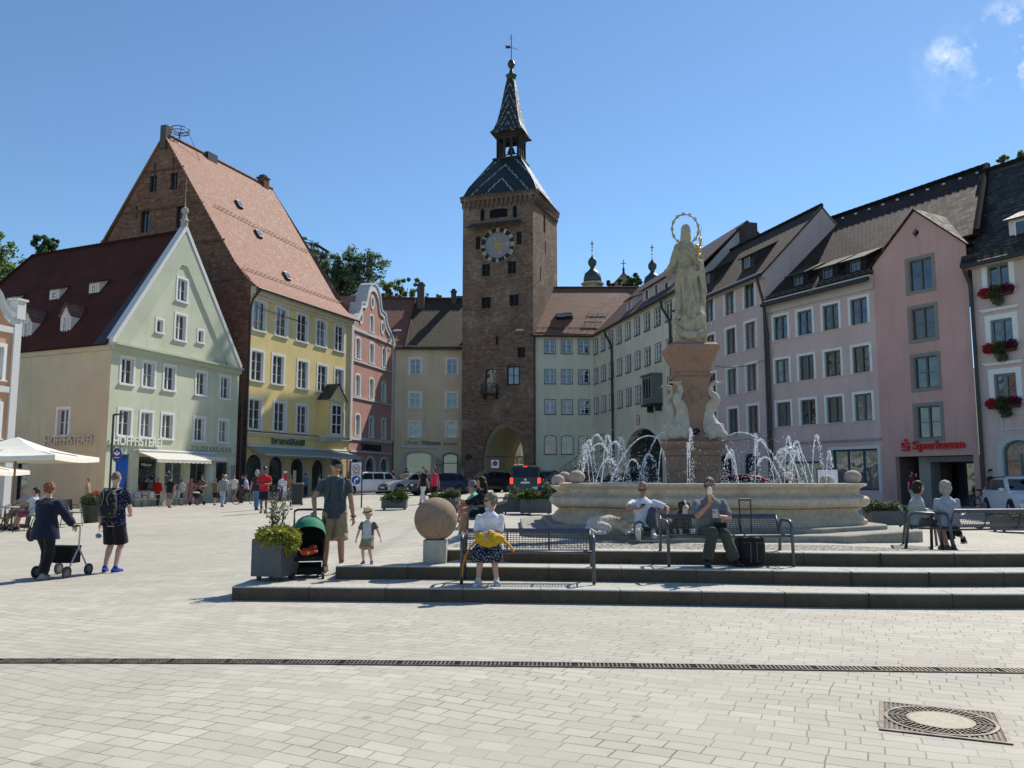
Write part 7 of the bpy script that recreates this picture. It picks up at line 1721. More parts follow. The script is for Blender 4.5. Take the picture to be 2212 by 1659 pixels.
mb = MB(); P = p['P']; mb.grid([[P(r*math.cos(2*PI*a/24), .005+r*1.15*math.sin(2*PI*a/24), z) for a in range(24)] for r, z in ((.15, .0), (.1, .045), (.092, .11), (.06, .135), (.001, .14))], 0, True); mb.build('sun_hat', cloth((.16, .17, .19)), p['t'], smooth=True)
p = person('small child with white cap and blue top at the far end of that bench', V((-.8, 16.95, zb2-.05)), R(-80), .98, SKIN2, .0105, hip=(0, 0, .52), feet=((.06, -.3, .3), (-.06, -.3, .3)), hands=((.08, -.25, .6), (-.08, -.25, .6)), hs=1.35, top=(cloth((.02, .05, .28)), .6, .04), bottom=('shorts', cloth((.5, .2, .12)), .9, .02), hair='short', hair_m=hairm((.1, .06, .03)), head=(R(20), 0))
cap_hat(p, cloth((.62, .64, .68)))
# man with backpack and woman with rollator, walking away
b = gp(240, 1236)
p = person('shaven headed man seen from behind in navy print shirt, black shorts and backpack', b, R(176), 1.79, SKIN3, .0085, hip=(0, 0, .92), feet=((.1, .03, .085), (-.1, .05, .085)), hands=((-.16, -.26, .98), (0, 0, 0)) if 0 else ((.3, -.08, .8), (-.17, -.24, 1.0)), elb=((.6, 1, 0), (-.7, .8, -.6)), head=(R(6), R(6)), b=1.1,
    top=(print_cloth((.012, .015, .035), (.3, .33, .4), 30., .26), .72, .1, .028), bottom=('shorts', BLACK, .95, .028), shoes=(cloth((.03, .05, .3)), plain((.5, .5, .55), .6)), hair='stubble', hair_m=hairm((.2, .14, .1)), toe=(.25, -.25), palms=((-1, 0, 0), (.2, 0, 1)))
bp = thing('backpack', 'black rucksack with buckles and khaki straps on the back of the shaven man', 'backpack', b+rot2(p['nb']+V((0, .205, -.27)), R(176)), R(176))
mb = MB(); mb.loft([((0, 0, -.24), .11, .06), ((0, .005, -.2), .15, .1), ((0, .01, 0), .155, .105), ((0, .0, .17), .13, .08), ((0, -.02, .24), .08, .04)], 20, p=3.); mb.ell((0, .1, -.1), (.11, .05, .11)); remesh(mb, 'sack', cloth((.012, .012, .016), .6, 16, .4), .011, bp, 2, lambda v: .012*nz3(v, 16))
mb = MB()
for s in (-1, 1): strap(mb, [(s*.09, .02, .2), (s*.12, -.07, .27), (s*.125, -.15, .27), (s*.13, -.25, .2)], .024, .01); strap(mb, [(s*.1, .11, -.18), (s*.03, .125, .1), (s*.06, .07, .21)], .008, .005)
mb.tube([(-.1, .09, .1), (.1, .1, -.04)], .006, 5); mb.tube([(.1, .09, .1), (-.1, .1, -.04)], .006, 5); mb.build('strap', cloth((.25, .22, .13)), bp)
mk = thing('face_mask', 'bluish face mask dangling from the left hand of the man with the rucksack', 'mask', b+rot2(p['wr'][0]+V((.03, -.02, -.2)), R(176)))
mb = MB(); mb.ell((0, 0, -.03), (.06, .03, .045), 12, 8); mb.tube([(0, 0, .0), (.01, 0, .1)], .003, 4); mb.build('fabric', cloth((.3, .32, .5)), mk, smooth=True)
b = gp(93, 1252)
p = person('auburn curly haired woman in navy cardigan and black trousers walking behind a rollator', b, R(170), 1.60, SKIN, .009, hip=(0, .02, .84), lean=(.02, -.06), feet=((.08, -.12, .085), (-.06, .1, .08)), hands=((.27, -.34, .87), (-.27, -.3, .87)), elb=((.8, 1, -.3), (-.8, 1, -.3)), head=(R(-6), R(12)), b=1.22, fem=True,
    top=(cloth((.013, .017, .038), .95, 8), 1.85, .2, .035), bottom=('trousers', BLACK, 1.93, .022), shoes=(plain((.3, .28, .25), .8), SOLEB), hair='curly', hair_m=hairm((.25, .09, .035)))
mb = MB(); n = p['nb']; strap(mb, [n+V((-.12, .12, .0)), n+V((0, .16, -.15)), n+V((.14, .17, -.36)), n+V((.24, .1, -.52))], .014, .006); mb.ell(n+V((.27, .02, -.6)), (.05, .11, .12), 12, 8); mb.build('shoulder_bag', plain((.035, .03, .028), .7), p['t'])
rl = thing('rollator', 'grey wheeled walking frame with black bag pushed by the curly haired woman', 'rollator', b+rot2(V((0, -.42, 0)), R(170)), R(170))
mb = MB(); AL = plain((.42, .42, .43), .4, .7)
for s in (-1, 1):
    x = s*.29; mb.tube([(x, .12, .86), (x, -.02, .86), (x, -.03, .8), (x, -.02, .5), (x, .22, .12)], .014, 8); mb.tube([(x, -.02, .5), (x, -.28, .12)], .014, 8)
mb.tube([(-.29, -.02, .52), (.29, -.02, .52)], .012, 6); mb.tube([(-.29, .0, .46), (.29, .0, .46)], .01, 6); mb.build('frame', AL, rl)
for s in (-1, 1):
    mb = MB(); mb.tube([(s*.29, .16, .86), (s*.29, .03, .86)], .02, 8); mb.build('grip', SOLEB, rl)
    for y, r in ((.24, .1), (-.3, .1)):
        mb = MB(); mb.tube([(s*.29-.016, y, r), (s*.29+.016, y, r)], r, 20); mb.tube([(s*.29-.018, y, r), (s*.29+.018, y, r)], r*.6, 14, 1); mb.build('wheel', [SOLEB, plain((.12, .12, .12), .5)], rl)
mb = MB(); mb.box((0, -.06, .36), (.46, .2, .26)); mb.box((0, -.02, .505), (.5, .26, .03)); mb.build('bag', cloth((.012, .012, .013)), rl)
# ------------------------------------------------------------------ benches
STEEL = plain((.10, .105, .115), .42, .55); WIRE = plain((.06, .063, .07), .45, .4); BAND = plain((.085, .09, .12), .4, .4)
def make_bench(label, loc, rz, L=1.8):
    t = thing('bench', label, 'bench', loc, rz, 'wire mesh metal benches around the fountain')
    prof = [(-.25, .425), (-.2, .44), (-.02, .415), (.09, .41), (.15, .43), (.19, .49), (.235, .59), (.265, .665)]
    def pp(s):
        d = [0]
        for a, b in zip(prof, prof[1:]): d.append(d[-1]+math.hypot(b[0]-a[0], b[1]-a[1]))
        s *= d[-1]
        for i in range(len(prof)-1):
            if s <= d[i+1]+1e-9: k = (s-d[i])/(d[i+1]-d[i]); return (lerp(prof[i][0], prof[i+1][0], k), lerp(prof[i][1], prof[i+1][1], k))
        return prof[-1]
    mb = MB(); n = int(L/.042)
    for i in range(n+1): x = -L/2+.03+(L-.06)*i/n; mb.tube([(x, *pp(j/10)) for j in range(11)], .0038, 4)
    for j in range(23): y, z = pp(j/22); mb.tube([(-L/2+.03, y, z), (L/2-.03, y, z)], .0038, 4)
    mb.build('seat_mesh', WIRE, t, recalc=False)
    mb = MB()
    for x in (-L/6, L/6): mb.tube([(x, y, z-.012) for y, z in prof], .012, 6)
    mb.box((0, .268, .675), (L-.04, .012, .06), mat=M.Rotation(R(-18), 3, 'X')); mb.build('back_rail', BAND, t)
    mb = MB(); mb.tube([(-L/2+.02, -.26, .42), (L/2-.02, -.26, .42)], .018, 8); mb.tube([(-L/2+.02, .12, .38), (L/2-.02, .12, .38)], .016, 8); mb.build('front_rail', STEEL, t, smooth=True)
    for s in (-1, 1):
        x = s*L/2; mb = MB()
        arch = [(-.31, 0), (-.285, .45), (-.275, .55), (-.25, .6), (-.2, .625), (.05, .635), (.12, .615), (.155, .56), (.17, .45), (.23, 0)]
        mb.tube([(x, y, z) for y, z in arch], .0235, 10); mb.tube([(x, -.28, .41), (x, .17, .39)], .014, 6); mb.tube([(x-s*.02, .15, .44), (x-s*.02, .265, .68)], .014, 6)
        mb.build('end_frame', STEEL, t, smooth=True)
    return t
B0 = make_bench('mesh bench on the lowest step with the woman in white polo', (.22, 11.66, .18), R(-2), 1.78)
copy_tree(B0, (3.07, 12.16, .36), R(3), 'mesh bench on the middle step with the ice cream eater and suitcase')
copy_tree(B0, (7.72, 13.45, zb), R(188), 'mesh bench at the right edge seen from behind with the grey haired woman'); copy_tree(B0, (6.86, 14.18, zb), R(66), 'mesh bench seen end on with the dark haired woman, right of the fountain')
copy_tree(B0, (-.45, 16.35, zb2-.05), R(-95), 'mesh bench standing end on behind the stone ball with a family')
# ------------------------------------------------------------------ planters
PG = plain((.085, .088, .092), .5, .2, bump=.05)
def planter(label, loc, rz, sx, sy, h, clumps, stems=(), lid=.06):
    t = thing('planter', label, 'planter', loc, rz, 'grey metal planters')
    mb = MB(); o, i = (sx/2, sy/2), (sx/2-.03, sy/2-.03); R4 = lambda a, b, z: [(-a, -b, z), (a, -b, z), (a, b, z), (-a, b, z)]
    mb.grid([R4(*o, lid), R4(*o, h), R4(*i, h), R4(*i, h-.08)], 0, True); mb.face(R4(*o, lid)[::-1]); mb.face(R4(*i, h-.08), 1); mb.build('box', [PG, plain((.05, .035, .02), .95)], t)
    for a, b in ((-1, -1), (1, -1), (1, 1), (-1, 1)): mb = MB(); mb.box((a*(sx/2-.08), b*(sy/2-.08), lid/2), (.05, .05, lid)); mb.build('foot', METAL, t)
    for (x, y, z, r, rz_, n, ls, m) in clumps:
        mb = MB()
        for k in range(n):
            d = V((random.gauss(0, 1), random.gauss(0, 1), random.gauss(.2, .8))).normalized()*random.random()**.35; c = V((x+d.x*r, y+d.y*r, h+z+d.z*rz_))
            dr = V((d.x, d.y, -.25+.5*d.z)); dr = (dr+V((random.gauss(0, .45), random.gauss(0, .45), random.gauss(0, .4)))).normalized(); L = ls*random.uniform(.7, 1.3); w_ = dr.orthogonal().normalized(); w_ = M.Rotation(random.uniform(0, 6.28), 3, dr)@w_*L*.2
            i0 = len(mb.v); mb.v += [c, c+dr*L*.5+w_, c+dr*L+V((0, 0, -.12*L)), c+dr*L*.5-w_]; mb.f.append([i0, i0+1, i0+2, i0+3]); mb.m.append(0); mb.u.append(None)
        mb.build('foliage', m, t, recalc=False)
    for (x, y, hh, n, m, ls, spread) in stems:
        mb = MB(); lf = MB()
        for k in range(n):
            a = random.uniform(0, 6.28); tip = V((x+math.cos(a)*spread*random.uniform(.2, 1), y+math.sin(a)*spread*random.uniform(.2, 1), h+hh*random.uniform(.65, 1))); b0 = V((x+random.gauss(0, .04), y+random.gauss(0, .04), h-.05)); md = b0.lerp(tip, .5)+V((random.gauss(0, .03), 0, .06))
            mb.tube([b0, md, tip], [.008, .006, .003], 5)
            for j in range(26):
                q = random.uniform(.25, 1); c = (b0.lerp(md, q*2) if q < .5 else md.lerp(tip, q*2-1)); leaf_quad(lf, c+V((random.gauss(0, .028), random.gauss(0, .028), random.gauss(0, .02))), ls)
        mb.build('stem', plain((.10, .09, .05), .8), t); lf.build('leaves', m, t, recalc=False)
    return t
YG = leaf((.24, .27, .03), (.40, .38, .07), .4); DG = leaf((.05, .09, .02), (.10, .15, .035), .4); SG = leaf((.10, .13, .06), (.17, .2, .1), .4)
b = V((-3.34, 11.9, .18))
planter('large square planter with trailing yellow green shrub beside the green stroller', b, R(-16), .47, .47, .57, [(.05, -.02, .03, .27, .15, 1500, .085, YG), (.2, -.06, -.06, .16, .16, 600, .085, YG)], [(-.1, .1, .6, 13, SG, .023, .28)])
def far_planter(label, x, y, sx, h, cl, st=(), rz=0.):
    b = gp(x, y); return planter(label, b, rz, sx, .55, h, cl, st)
far_planter('long planter with spiky grass spilling over, between traffic sign and walking women', 852, 1101, .98, .42, [(-.2, 0, .04, .28, .12, 500, .14, DG), (.1, 0, .05, .3, .14, 500, .2, DG)], [(.3, 0, .5, 14, DG, .03, .35)])
far_planter('planter with light green shrub partly hidden by the stone ball', 962, 1108, .95, .5, [(-.25, 0, .05, .28, .12, 500, .12, DG), (.22, 0, .12, .25, .2, 700, .12, SG)])
far_planter('planter with thin flowers behind the woman with long black hair', 1118, 1110, .9, .5, [(0, 0, .03, .4, .1, 400, .1, SG)], [(.0, 0, .35, 10, SG, .03, .35)])
far_planter('planter with grass and red blooms left of the fountain, behind which the dark van stands', 1157, 1112, .95, .48, [(-.2, 0, .07, .25, .16, 700, .15, DG), (.25, 0, .06, .22, .14, 400, .12, SG), (.12, -.2, .12, .06, .06, 30, .06, leaf((.5, .04, .02), (.6, .1, .03)))], [(.3, 0, .55, 8, SG, .05, .3)])
far_planter('planter with pale green bushes right of the fountain basin', 1917, 1139, 1.0, .42, [(-.3, 0, .1, .25, .18, 800, .1, SG), (.1, 0, .1, .22, .14, 500, .1, SG), (.35, 0, .03, .15, .08, 250, .1, DG)])
far_planter('planter with low grass behind the bench at the right edge', 2200, 1150, 1.1, .42, [(0, 0, .03, .45, .1, 700, .12, DG)])
b = gp(197, 1129); t = thing('flower_pot', 'round dark flower pot with green leaves and red flowers near the cafe tables', 'flower pot', b)
mb = MB(); mb.lathe([(.24, 0), (.3, .3), (.36, .6), (.37, .62), (.33, .62), (.3, .5)], 24); mb.build('pot', plain((.03, .035, .03), .5), t, soft=40)
mb = MB()
for k in range(1300): d = V((random.gauss(0, 1), random.gauss(0, 1), random.gauss(.2, .8))).normalized()*random.random()**.4; leaf_quad(mb, V((d.x*.4, d.y*.4, .78+d.z*.25)), .045)
mb.build('foliage', SG, t, recalc=False); mb = MB()
for k in range(70): d = V((random.gauss(0, 1), random.gauss(0, 1), 0)).normalized()*random.random(); leaf_quad(mb, V((.12+d.x*.22, d.y*.3, 1.0+random.random()*.1)), .045)
mb.build('flowers', leaf((.55, .02, .02), (.65, .06, .04)), t, recalc=False)
# flower boxes at the right edge house
for i, (z, lb) in enumerate(((9.85, 'top window box with red and dark petunias on the rose house'), (7.3, 'middle window box with red and yellow flowers on the rose house'), (4.78, 'lowest window box with trailing greenery above the arched shop window'))):
    t = thing('window_box', lb, 'flower box', FBOX.p(1.18, z, .2), FBOX.rz, 'flower boxes on the rose house'); mb = MB(); mb.box((0, 0, .0), (1.3, .22, .2)); mb.build('box', plain((.06, .05, .04), .8), t)
    for (x, zz, r, m, n) in ((-.5, .05, .32, leaf((.4, .015, .03), (.55, .03, .05)), 420), (.5, .1, .32, leaf((.12, .012, .03), (.2, .02, .05)), 420), (0, .0, .42, DG, 700), (.05, -.4, .3, SG, 260), (-.1, .22, .2, leaf((.5, .35, .03), (.3, .3, .05)) if i == 1 else DG, 120)):
        mb = MB()
        for k in range(n): d = V((random.gauss(0, 1), random.gauss(0, 1), random.gauss(0, 1))).normalized()*random.random()**.45; leaf_quad(mb, V((x+d.x*r, -.05+d.y*.2, zz+.08+d.z*r*.8)), .055)
        mb.build('flowers' if zz > 0 and m is not DG else 'foliage', m, t, recalc=False)
# ------------------------------------------------------------------ stroller
st_l = MAN['t'].location+V((-.27, -.46, 0)); st_l.z = gz(st_l.x, st_l.y+.2)
t = thing('stroller', 'dark stroller with green canopy pushed by the man in the black cap', 'stroller', st_l, R(14))
mb = MB()
for th0, th1, n_ in ((38, 82, 3), (82, 126, 3), (126, 172, 3)):
    mb.grid([[(.235*math.cos(f), .06-.36*math.cos(R(th))*(.25+.75*math.sin(f)**.6), .56+.36*math.sin(R(th))*math.sin(f)**.6+(.012 if 0 < i < n_ else 0)) for f in [PI*q/16 for q in range(17)]] for i, th in enumerate(rng(th0, th1, (th1-th0)/n_))])
mb.build('canopy', cloth((.012, .19, .095), .7, 8, .15), t, smooth=True)
mb = MB(); mb.grid([[(x*.2, y, z) for x in (-1, -.9, 0, .9, 1)] for y, z in ((-.3, .30), (-.26, .36), (0, .33), (.12, .4), (.2, .8))]); mb.grid([[(s*.2, y, z) for y, z in r] for s in (-1,) for r in (((-.28, .36), (.1, .38), (.2, .75)), ((-.26, .5), (.1, .55), (.2, .85)))]); mb.grid([[(.2, y, z) for y, z in r] for r in (((-.28, .36), (.1, .38), (.2, .75)), ((-.26, .5), (.1, .55), (.2, .85)))])
mb.build('seat', cloth((.012, .013, .014)), t, recalc=False)
mb = MB(); mb.grid([[(x*.19, y, z) for x in (-1, 0, 1)] for y, z in ((-.2, .2), (-.2, .1), (.18, .1), (.2, .24))]); mb.build('basket', cloth((.01, .011, .011)), t, recalc=False)
mb = MB()
for s in (-1, 1): mb.tube([(s*.22, .36, .98), (s*.22, .22, .7), (s*.21, -.05, .38), (s*.2, -.3, .1)], .013, 8); mb.tube([(s*.21, .05, .5), (s*.22, .24, .1)], .012, 8)
mb.tube([(-.22, .36, .98), (-.17, .39, 1.0), (.17, .39, 1.0), (.22, .36, .98)], .017, 8); mb.tube([(-.21, -.12, .32), (.21, -.12, .32)], .01, 6); mb.build('frame', SOLEB, t, smooth=True)
for s in (-1, 1):
    for y in (-.3, .24):
        mb = MB(); x = s*.2; mb.tube([(x-.018, y, .07), (x+.018, y, .07)], .07, 18); mb.tube([(x-.02, y, .07), (x+.02, y, .07)], .045, 14, 1); mb.build('wheel', [SOLEB, plain((.35, .35, .35), .5)], t)
cu = thing('blanket', 'orange and red patterned blanket bundle lying in the stroller seat', 'blanket', st_l+rot2(V((0, -.12, .4)), R(14)), R(14))
mb = MB(); mb.ell((0, -.02, .02), (.13, .11, .05)); mb.ell((.05, .02, .06), (.08, .07, .05)); mb.ell((-.06, -.08, .02), (.08, .07, .06)); remesh(mb, 'fabric', print_cloth((.5, .05, .03), (.65, .35, .03), 14., .45, .02, (.03, .05, .15)), .012, cu, 2, lambda v: .01*nz3(v, 20))
# ------------------------------------------------------------------ dogs
FUR1 = print_cloth((.55, .47, .36), (.34, .2, .09), 3.2, .46, .3); FURW = cloth((.6, .57, .5), .9, 30)
def fur(v): return .007*nz3((v.x*38, v.y*38, v.z*20), 1)+.006*nz3(v, 14)
b = V((1.72, 14.62, .54+.09)); t = thing('dog', 'cream and tan dog curled up asleep on the fountain step left of the man', 'dog', b, R(4))
mb = MB(); mb.cap((-.26, .06, .15), (.0, .1, .17), .15, .155, 14); mb.cap((0, .1, .17), (.22, .02, .15), .15, .12, 14); mb.cap((.2, .02, .18), (.3, -.1, .13), .1, .08, 12)
mb.ell((.32, -.14, .11), (.085, .09, .075)); mb.cap((.32, -.18, .09), (.33, -.29, .05), .05, .032, 10); mb.ell((.25, -.12, .14), (.02, .04, .06)); mb.ell((.39, -.12, .14), (.02, .04, .06))
mb.cap((.2, -.05, .08), (.28, -.25, .035), .05, .034, 8); mb.cap((.28, -.25, .035), (.2, -.34, .03), .034, .032, 8); mb.cap((-.26, .0, .12), (-.1, -.14, .1), .12, .09, 12); mb.cap((-.1, -.14, .08), (-.26, -.24, .035), .05, .033, 8); mb.cap((-.26, -.24, .035), (-.16, -.28, .03), .033, .028, 8)
mb.cap((-.36, .0, .12), (-.42, -.14, .07), .06, .075, 10); mb.cap((-.42, -.14, .07), (-.32, -.3, .04), .07, .03, 10)
def dogcol(c, n): return 1 if (c.z < .09 and c.y < -.1) or c.x < -.36 else (2 if (c-V((.33, -.32, .055))).length < .03 else 0)
remesh(mb, 'body', [FUR1, FURW, DK], .011, t, 1, fur, recolor=dogcol)
b = V((2.98, 14.62, .54+.09)); t = thing('dog', 'dark brown and white dog sitting on the fountain step right of the man', 'dog', b, R(6))
mb = MB(); mb.cap((0, .2, .12), (0, .04, .27), .15, .125, 14); mb.cap((0, .04, .27), (0, -.05, .36), .12, .09, 12); mb.cap((0, -.05, .36), (0, -.08, .45), .085, .075, 12)
mb.ell((0, -.1, .5), (.085, .09, .08), 14, 10); mb.cap((0, -.16, .48), (0, -.25, .455), .048, .032, 10); mb.ell((-.08, -.08, .49), (.025, .04, .07)); mb.ell((.08, -.08, .49), (.025, .04, .07))
for s in (-1, 1): mb.cap((s*.08, -.06, .27), (s*.09, -.12, .1), .05, .033, 10); mb.cap((s*.09, -.12, .1), (s*.095, -.18, .03), .032, .034, 8); mb.cap((s*.12, .14, .1), (s*.17, -.0, .08), .1, .055, 10); mb.cap((s*.17, 0, .06), (s*.17, -.1, .03), .05, .032, 8)
mb.cap((0, .3, .05), (.12, .42, .04), .035, .02, 8)
def dogcol2(c, n): return 1 if (abs(c.x) < .045 and c.y < -.1 and c.z < .5 and c.z > .2) or c.z < .09 and c.y < -.05 or (abs(c.x) < .018 and c.y < -.1 and c.z > .5) else (2 if (c-V((0, -.28, .465))).length < .03 or min((c-V((s*.035, -.175, .52))).length for s in (-1, 1)) < .014 else 0)
remesh(mb, 'body', [print_cloth((.05, .035, .022), (.13, .075, .035), 7., .4, .3), FURW, DK], .011, t, 1, fur, recolor=dogcol2)
mb = MB(); mb.tube([V((2.98, 14.48, 1.0)), V((3.12, 14.3, .85)), V((3.25, 14.22, .66)), V((3.05, 14.12, .6)), V((2.6, 14.0, .57)), V((2.3, 13.92, .56)), V((1.9, 13.95, .56))], .006, 5)
tag(mb.build('dog_leash', plain((.35, .33, .28), .8)), 'pale leash trailing from the dark dog over the cobbles', 'leash')
# ------------------------------------------------------------------ signs, lamps, bins, boards
b = gp(768, 1097.5); t = thing('traffic_sign', 'two post traffic sign with 30 zone and blue turn arrow panels', 'traffic sign', b, R(8))
for s in (-1, 1): mb = MB(); mb.tube([(s*.24, 0, 0), (s*.24, 0, 1.98)], .03, 8); mb.build('post', METAL, t)
mb = MB(); mb.box((0, -.01, 1.42), (.42, .03, .98)); mb.box((0, -.012, 1.40), (.42, .034, .012), 1); mb.build('panel', [plain((.62, .62, .62), .5), METAL], t)
round_sign(t, (0, -.03, 1.66), 0, .165, SRED, SWH); lettering('30', .2, .17, plain((.03, .03, .03), .5), t, (0, -.062, 1.66), 0, .006, .02); lettering('ZONE', .3, .07, plain((.1, .1, .1), .5), t, (0, -.03, 1.465), 0, .006, .01)
round_sign(t, (0, -.03, 1.17), 0, .18, SBL, SBL)
mb = MB(); mb.prism([(-.075, 1.04), (-.03, 1.04), (-.03, 1.16), (-.005, 1.195), (.03, 1.2), (.03, 1.145), (.12, 1.225), (.03, 1.3), (.03, 1.25), (-.03, 1.24), (-.075, 1.18)], -.07, -.058); mb.build('arrow', SWH, t)
b = gd(1069, 59.5); t = thing('no_parking_sign', 'white square panel with round blue and red no parking sign before the tower', 'traffic sign', V((b.x, 60, gz(b.x, 60))))
mb = MB(); mb.tube([(0, 0, 0), (0, 0, 2.3)], .03, 8); mb.build('post', METAL, t); mb = MB(); mb.box((0, -.04, 2.0), (.55, .03, .58)); mb.build('panel', SWH, t); round_sign(t, (0, -.07, 2.05), 0, .19, SRED, SBL)
mb = MB(); mb.box((0, -.1, 2.05), (.04, .008, .3), mat=M.Rotation(R(45), 3, 'Y')); mb.box((0, -.101, 2.05), (.04, .008, .3), mat=M.Rotation(R(-45), 3, 'Y')); mb.build('cross_stripe', SRED, t)
b = gd(238, 40); t = thing('street_lamp', 'slim dark street lamp with flat head in front of the pale green house', 'street lamp', b)
mb = MB(); mb.tube([(0, 0, 0), (0, 0, .9)], .07, 10); mb.tube([(0, 0, .9), (0, 0, 4.7)], .05, 10); mb.build('pole', METAL, t); mb = MB(); mb.tube([(0, 0, 4.66), (.4, 0, 4.7)], .025, 6); mb.box((.28, 0, 4.71), (.5, .14, .05)); mb.build('lamp_head', METAL, t)
# shop sign on a bracket and blue banner
P0 = at(253, 983, 46.5); t = thing('shop_sign', 'oval dark blue hanging sign with white eagle shape on an iron bracket', 'shop sign', V((P0.x, 46.5, P0.z)))
mb = MB(); n = 28; el = lambda r, y: [(.27*r*math.cos(2*PI*k/n), y, .40*r*math.sin(2*PI*k/n)) for k in range(n)]
mb.grid([el(1, .03), el(1, -.03), el(.9, -.03)], 1, True); mb.face(el(.9, -.031), 0); mb.face(el(1, .03)[::-1], 0); mb.build('sign_board', [plain((.015, .045, .2), .4), plain((.03, .08, .3), .4)], t)
mb = MB()
for pts in ([(0, .16), (.05, .22), (0, .26), (-.04, .22)], [(0, .18), (.05, .1), (.16, .2), (.17, .08), (.08, .0), (0, .05)], [(0, .18), (-.05, .1), (-.16, .2), (-.17, .08), (-.08, .0), (0, .05)], [(-.05, .06), (.05, .06), (.03, -.02), (0, -.06), (-.03, -.02)]): mb.prism(pts, -.045, -.032)
mb.box((0, -.036, -.14), (.3, .008, .035)); mb.build('emblem', SWH, t)
mb = MB(); mb.tube([(-.55, 0, .5), (.3, 0, .5)], .02, 6); mb.tube([(-.55, 0, .2), (-.1, 0, .5)], .015, 6)
for x in (-.15, .15): mb.tube([(x, 0, .5), (x, 0, .36)], .012, 5)
mb.build('bracket', METAL, t)
b = gd(260, 46.8); t = thing('banner', 'tall curved blue beach flag standing by the green house corner', 'flag', b)
zz = at(262, 985, 46.8).z-b.z
mb = MB(); mb.grid([[(-.28+.04*math.sin(z*2), .0, z), (0, .03, z), (w_, 0, z)] for z, w_ in ((.4, .12), (1.0, .2), (1.6, .3), (zz-.3, .38), (zz, .2))]); mb.grid([[(-.28+.04*math.sin(z*2), .012, z), (0, .042, z), (w_, .012, z)] for z, w_ in ((.4, .12), (1.0, .2), (1.6, .3), (zz-.3, .38), (zz, .2))]); mb.build('cloth', cloth((.02, .12, .5)), t, recalc=False)
mb = MB(); mb.tube([(-.3, 0, 0), (-.28, 0, 1.5), (-.2, 0, zz), (.1, 0, zz+.1)], .015, 6); mb.box((-.3, 0, .03), (.4, .4, .06)); mb.build('pole', METAL, t)
b = gp(641, 1092.5); t = thing('wheelie_bin', 'dark grey wheeled rubbish bin beside the parked bicycles', 'bin', b, R(20))
mb = MB(); mb.loft([((0, 0, .05), .22, .25), ((0, 0, .95), .28, .32)], 24, p=6.); mb.build('bin_body', plain((.03, .033, .035), .6), t); mb = MB(); mb.loft([((0, 0, .951), .3, .35), ((0, 0, 1.0), .3, .35), ((0, .02, 1.06), .26, .3)], 24, p=6.); mb.tube([(-.24, .34, 1.0), (.24, .34, 1.0)], .025, 6); mb.build('lid', plain((.035, .038, .04), .6), t)
for s in (-1, 1): mb = MB(); mb.tube([(s*.26-.03, .25, .1), (s*.26+.03, .25, .1)], .1, 14); mb.build('wheel', SOLEB, t)
for x, y0, y1, Y, m, lb in ((616, 1018, 1080, 53, None, 'slim red and white advertising banner by the bicycles'), (636, 1016, 1060, 54, plain((.2, .2, .2), .5), 'slim grey notice stele behind the wheelie bin')):
    b = gd(x, Y); t = thing('advertising_board', lb, 'sign', b); h = at(x, y0, Y).z-b.z; mb = MB(); mb.box((0, 0, h/2+.1), (.2, .03, h-.2), 0); mb.box((0, 0, h-.35), (.2, .034, .5), 1) if m is None else None; mb.build('panel', [SWH if m is None else m, SRED], t); mb = MB(); mb.box((0, 0, .04), (.4, .35, .08)); mb.build('foot', METAL, t)
b = gd(1788, 27.5); t = thing('notice_board', 'blank white notice board behind the right end of the fountain', 'notice board', b)
zt = at(1788, 1014, 27.5).z-b.z; mb = MB(); mb.box((0, 0, zt-.45), (.66, .03, .88)); mb.build('panel', plain((.7, .7, .72), .5), t); mb = MB()
for s in (-1, 1): mb.tube([(s*.345, 0, 0), (s*.345, 0, zt+.02)], .02, 6)
mb.tube([(-.345, 0, zt+.01), (.345, 0, zt+.01)], .02, 6); mb.tube([(-.345, 0, .6), (-.5, -.1, 0)], .02, 6); mb.build('frame', METAL, t)
mb = MB(); mb.box((.03, -.02, zt-.38), (.3, .006, .014)); mb.box((-.02, -.02, zt-.45), (.16, .006, .012)); mb.build('lines', METAL, t)
# overhead cable with lamp
a, b_ = V((-19.3, 61.1, 14.4)), V((-11.6, 83.9, 15.6)); mb = MB(); mb.tube([a.lerp(b_, i/20)+V((0, 0, -.5*4*(i/20)*(1-i/20))) for i in range(21)], .025, 5)
tag(mb.build('overhead_cable', METAL), 'thin dark cable strung across the yellow house to the lamp on the pink house', 'cable')
def hung_lamp(label, c): t = thing('wall_lamp', label, 'lamp', c); mb = MB(); mb.ell((0, 0, 0), (.45, .2, .12), 14, 8); mb.build('lamp_body', plain((.6, .6, .6), .4), t, smooth=True); mb = MB(); mb.tube([(0, .1, .05), (0, .6, .2)], .025, 5); mb.build('arm', METAL, t)
hung_lamp('white street lamp on the cable at the right edge of the pink house', at(858, 714, 83.2)); hung_lamp('small white lamp fixed to the tower beside the mint house eaves', at(1123, 713, 78.9))
mb = MB(); a, b_ = at(1545, 790, 55), at(1655, 777, 47.5); 
tag((mb.tube([a.lerp(b_, i/10)+V((0, 0, -.25*4*(i/10)*(1-i/10))) for i in range(11)], .02, 5), mb.build('overhead_cable', METAL))[1], 'thin cable in front of the lilac house right of the statue', 'cable')
b = at(1602, 502, 66); t = thing('bird', 'dark bird perched on the roof corner right of the statue', 'bird', V((b.x, 66, b.z-.3))); mb = MB(); mb.ell((0, 0, .25), (.14, .22, .26)); mb.ell((0, -.08, .52), .11); mb.cap((0, -.16, .52), (0, -.3, .5), .04, .01, 6); mb.cap((0, .15, .15), (0, .35, -.05), .08, .03, 6); remesh(mb, 'body', plain((.02, .02, .022), .7), .03, t, 2)
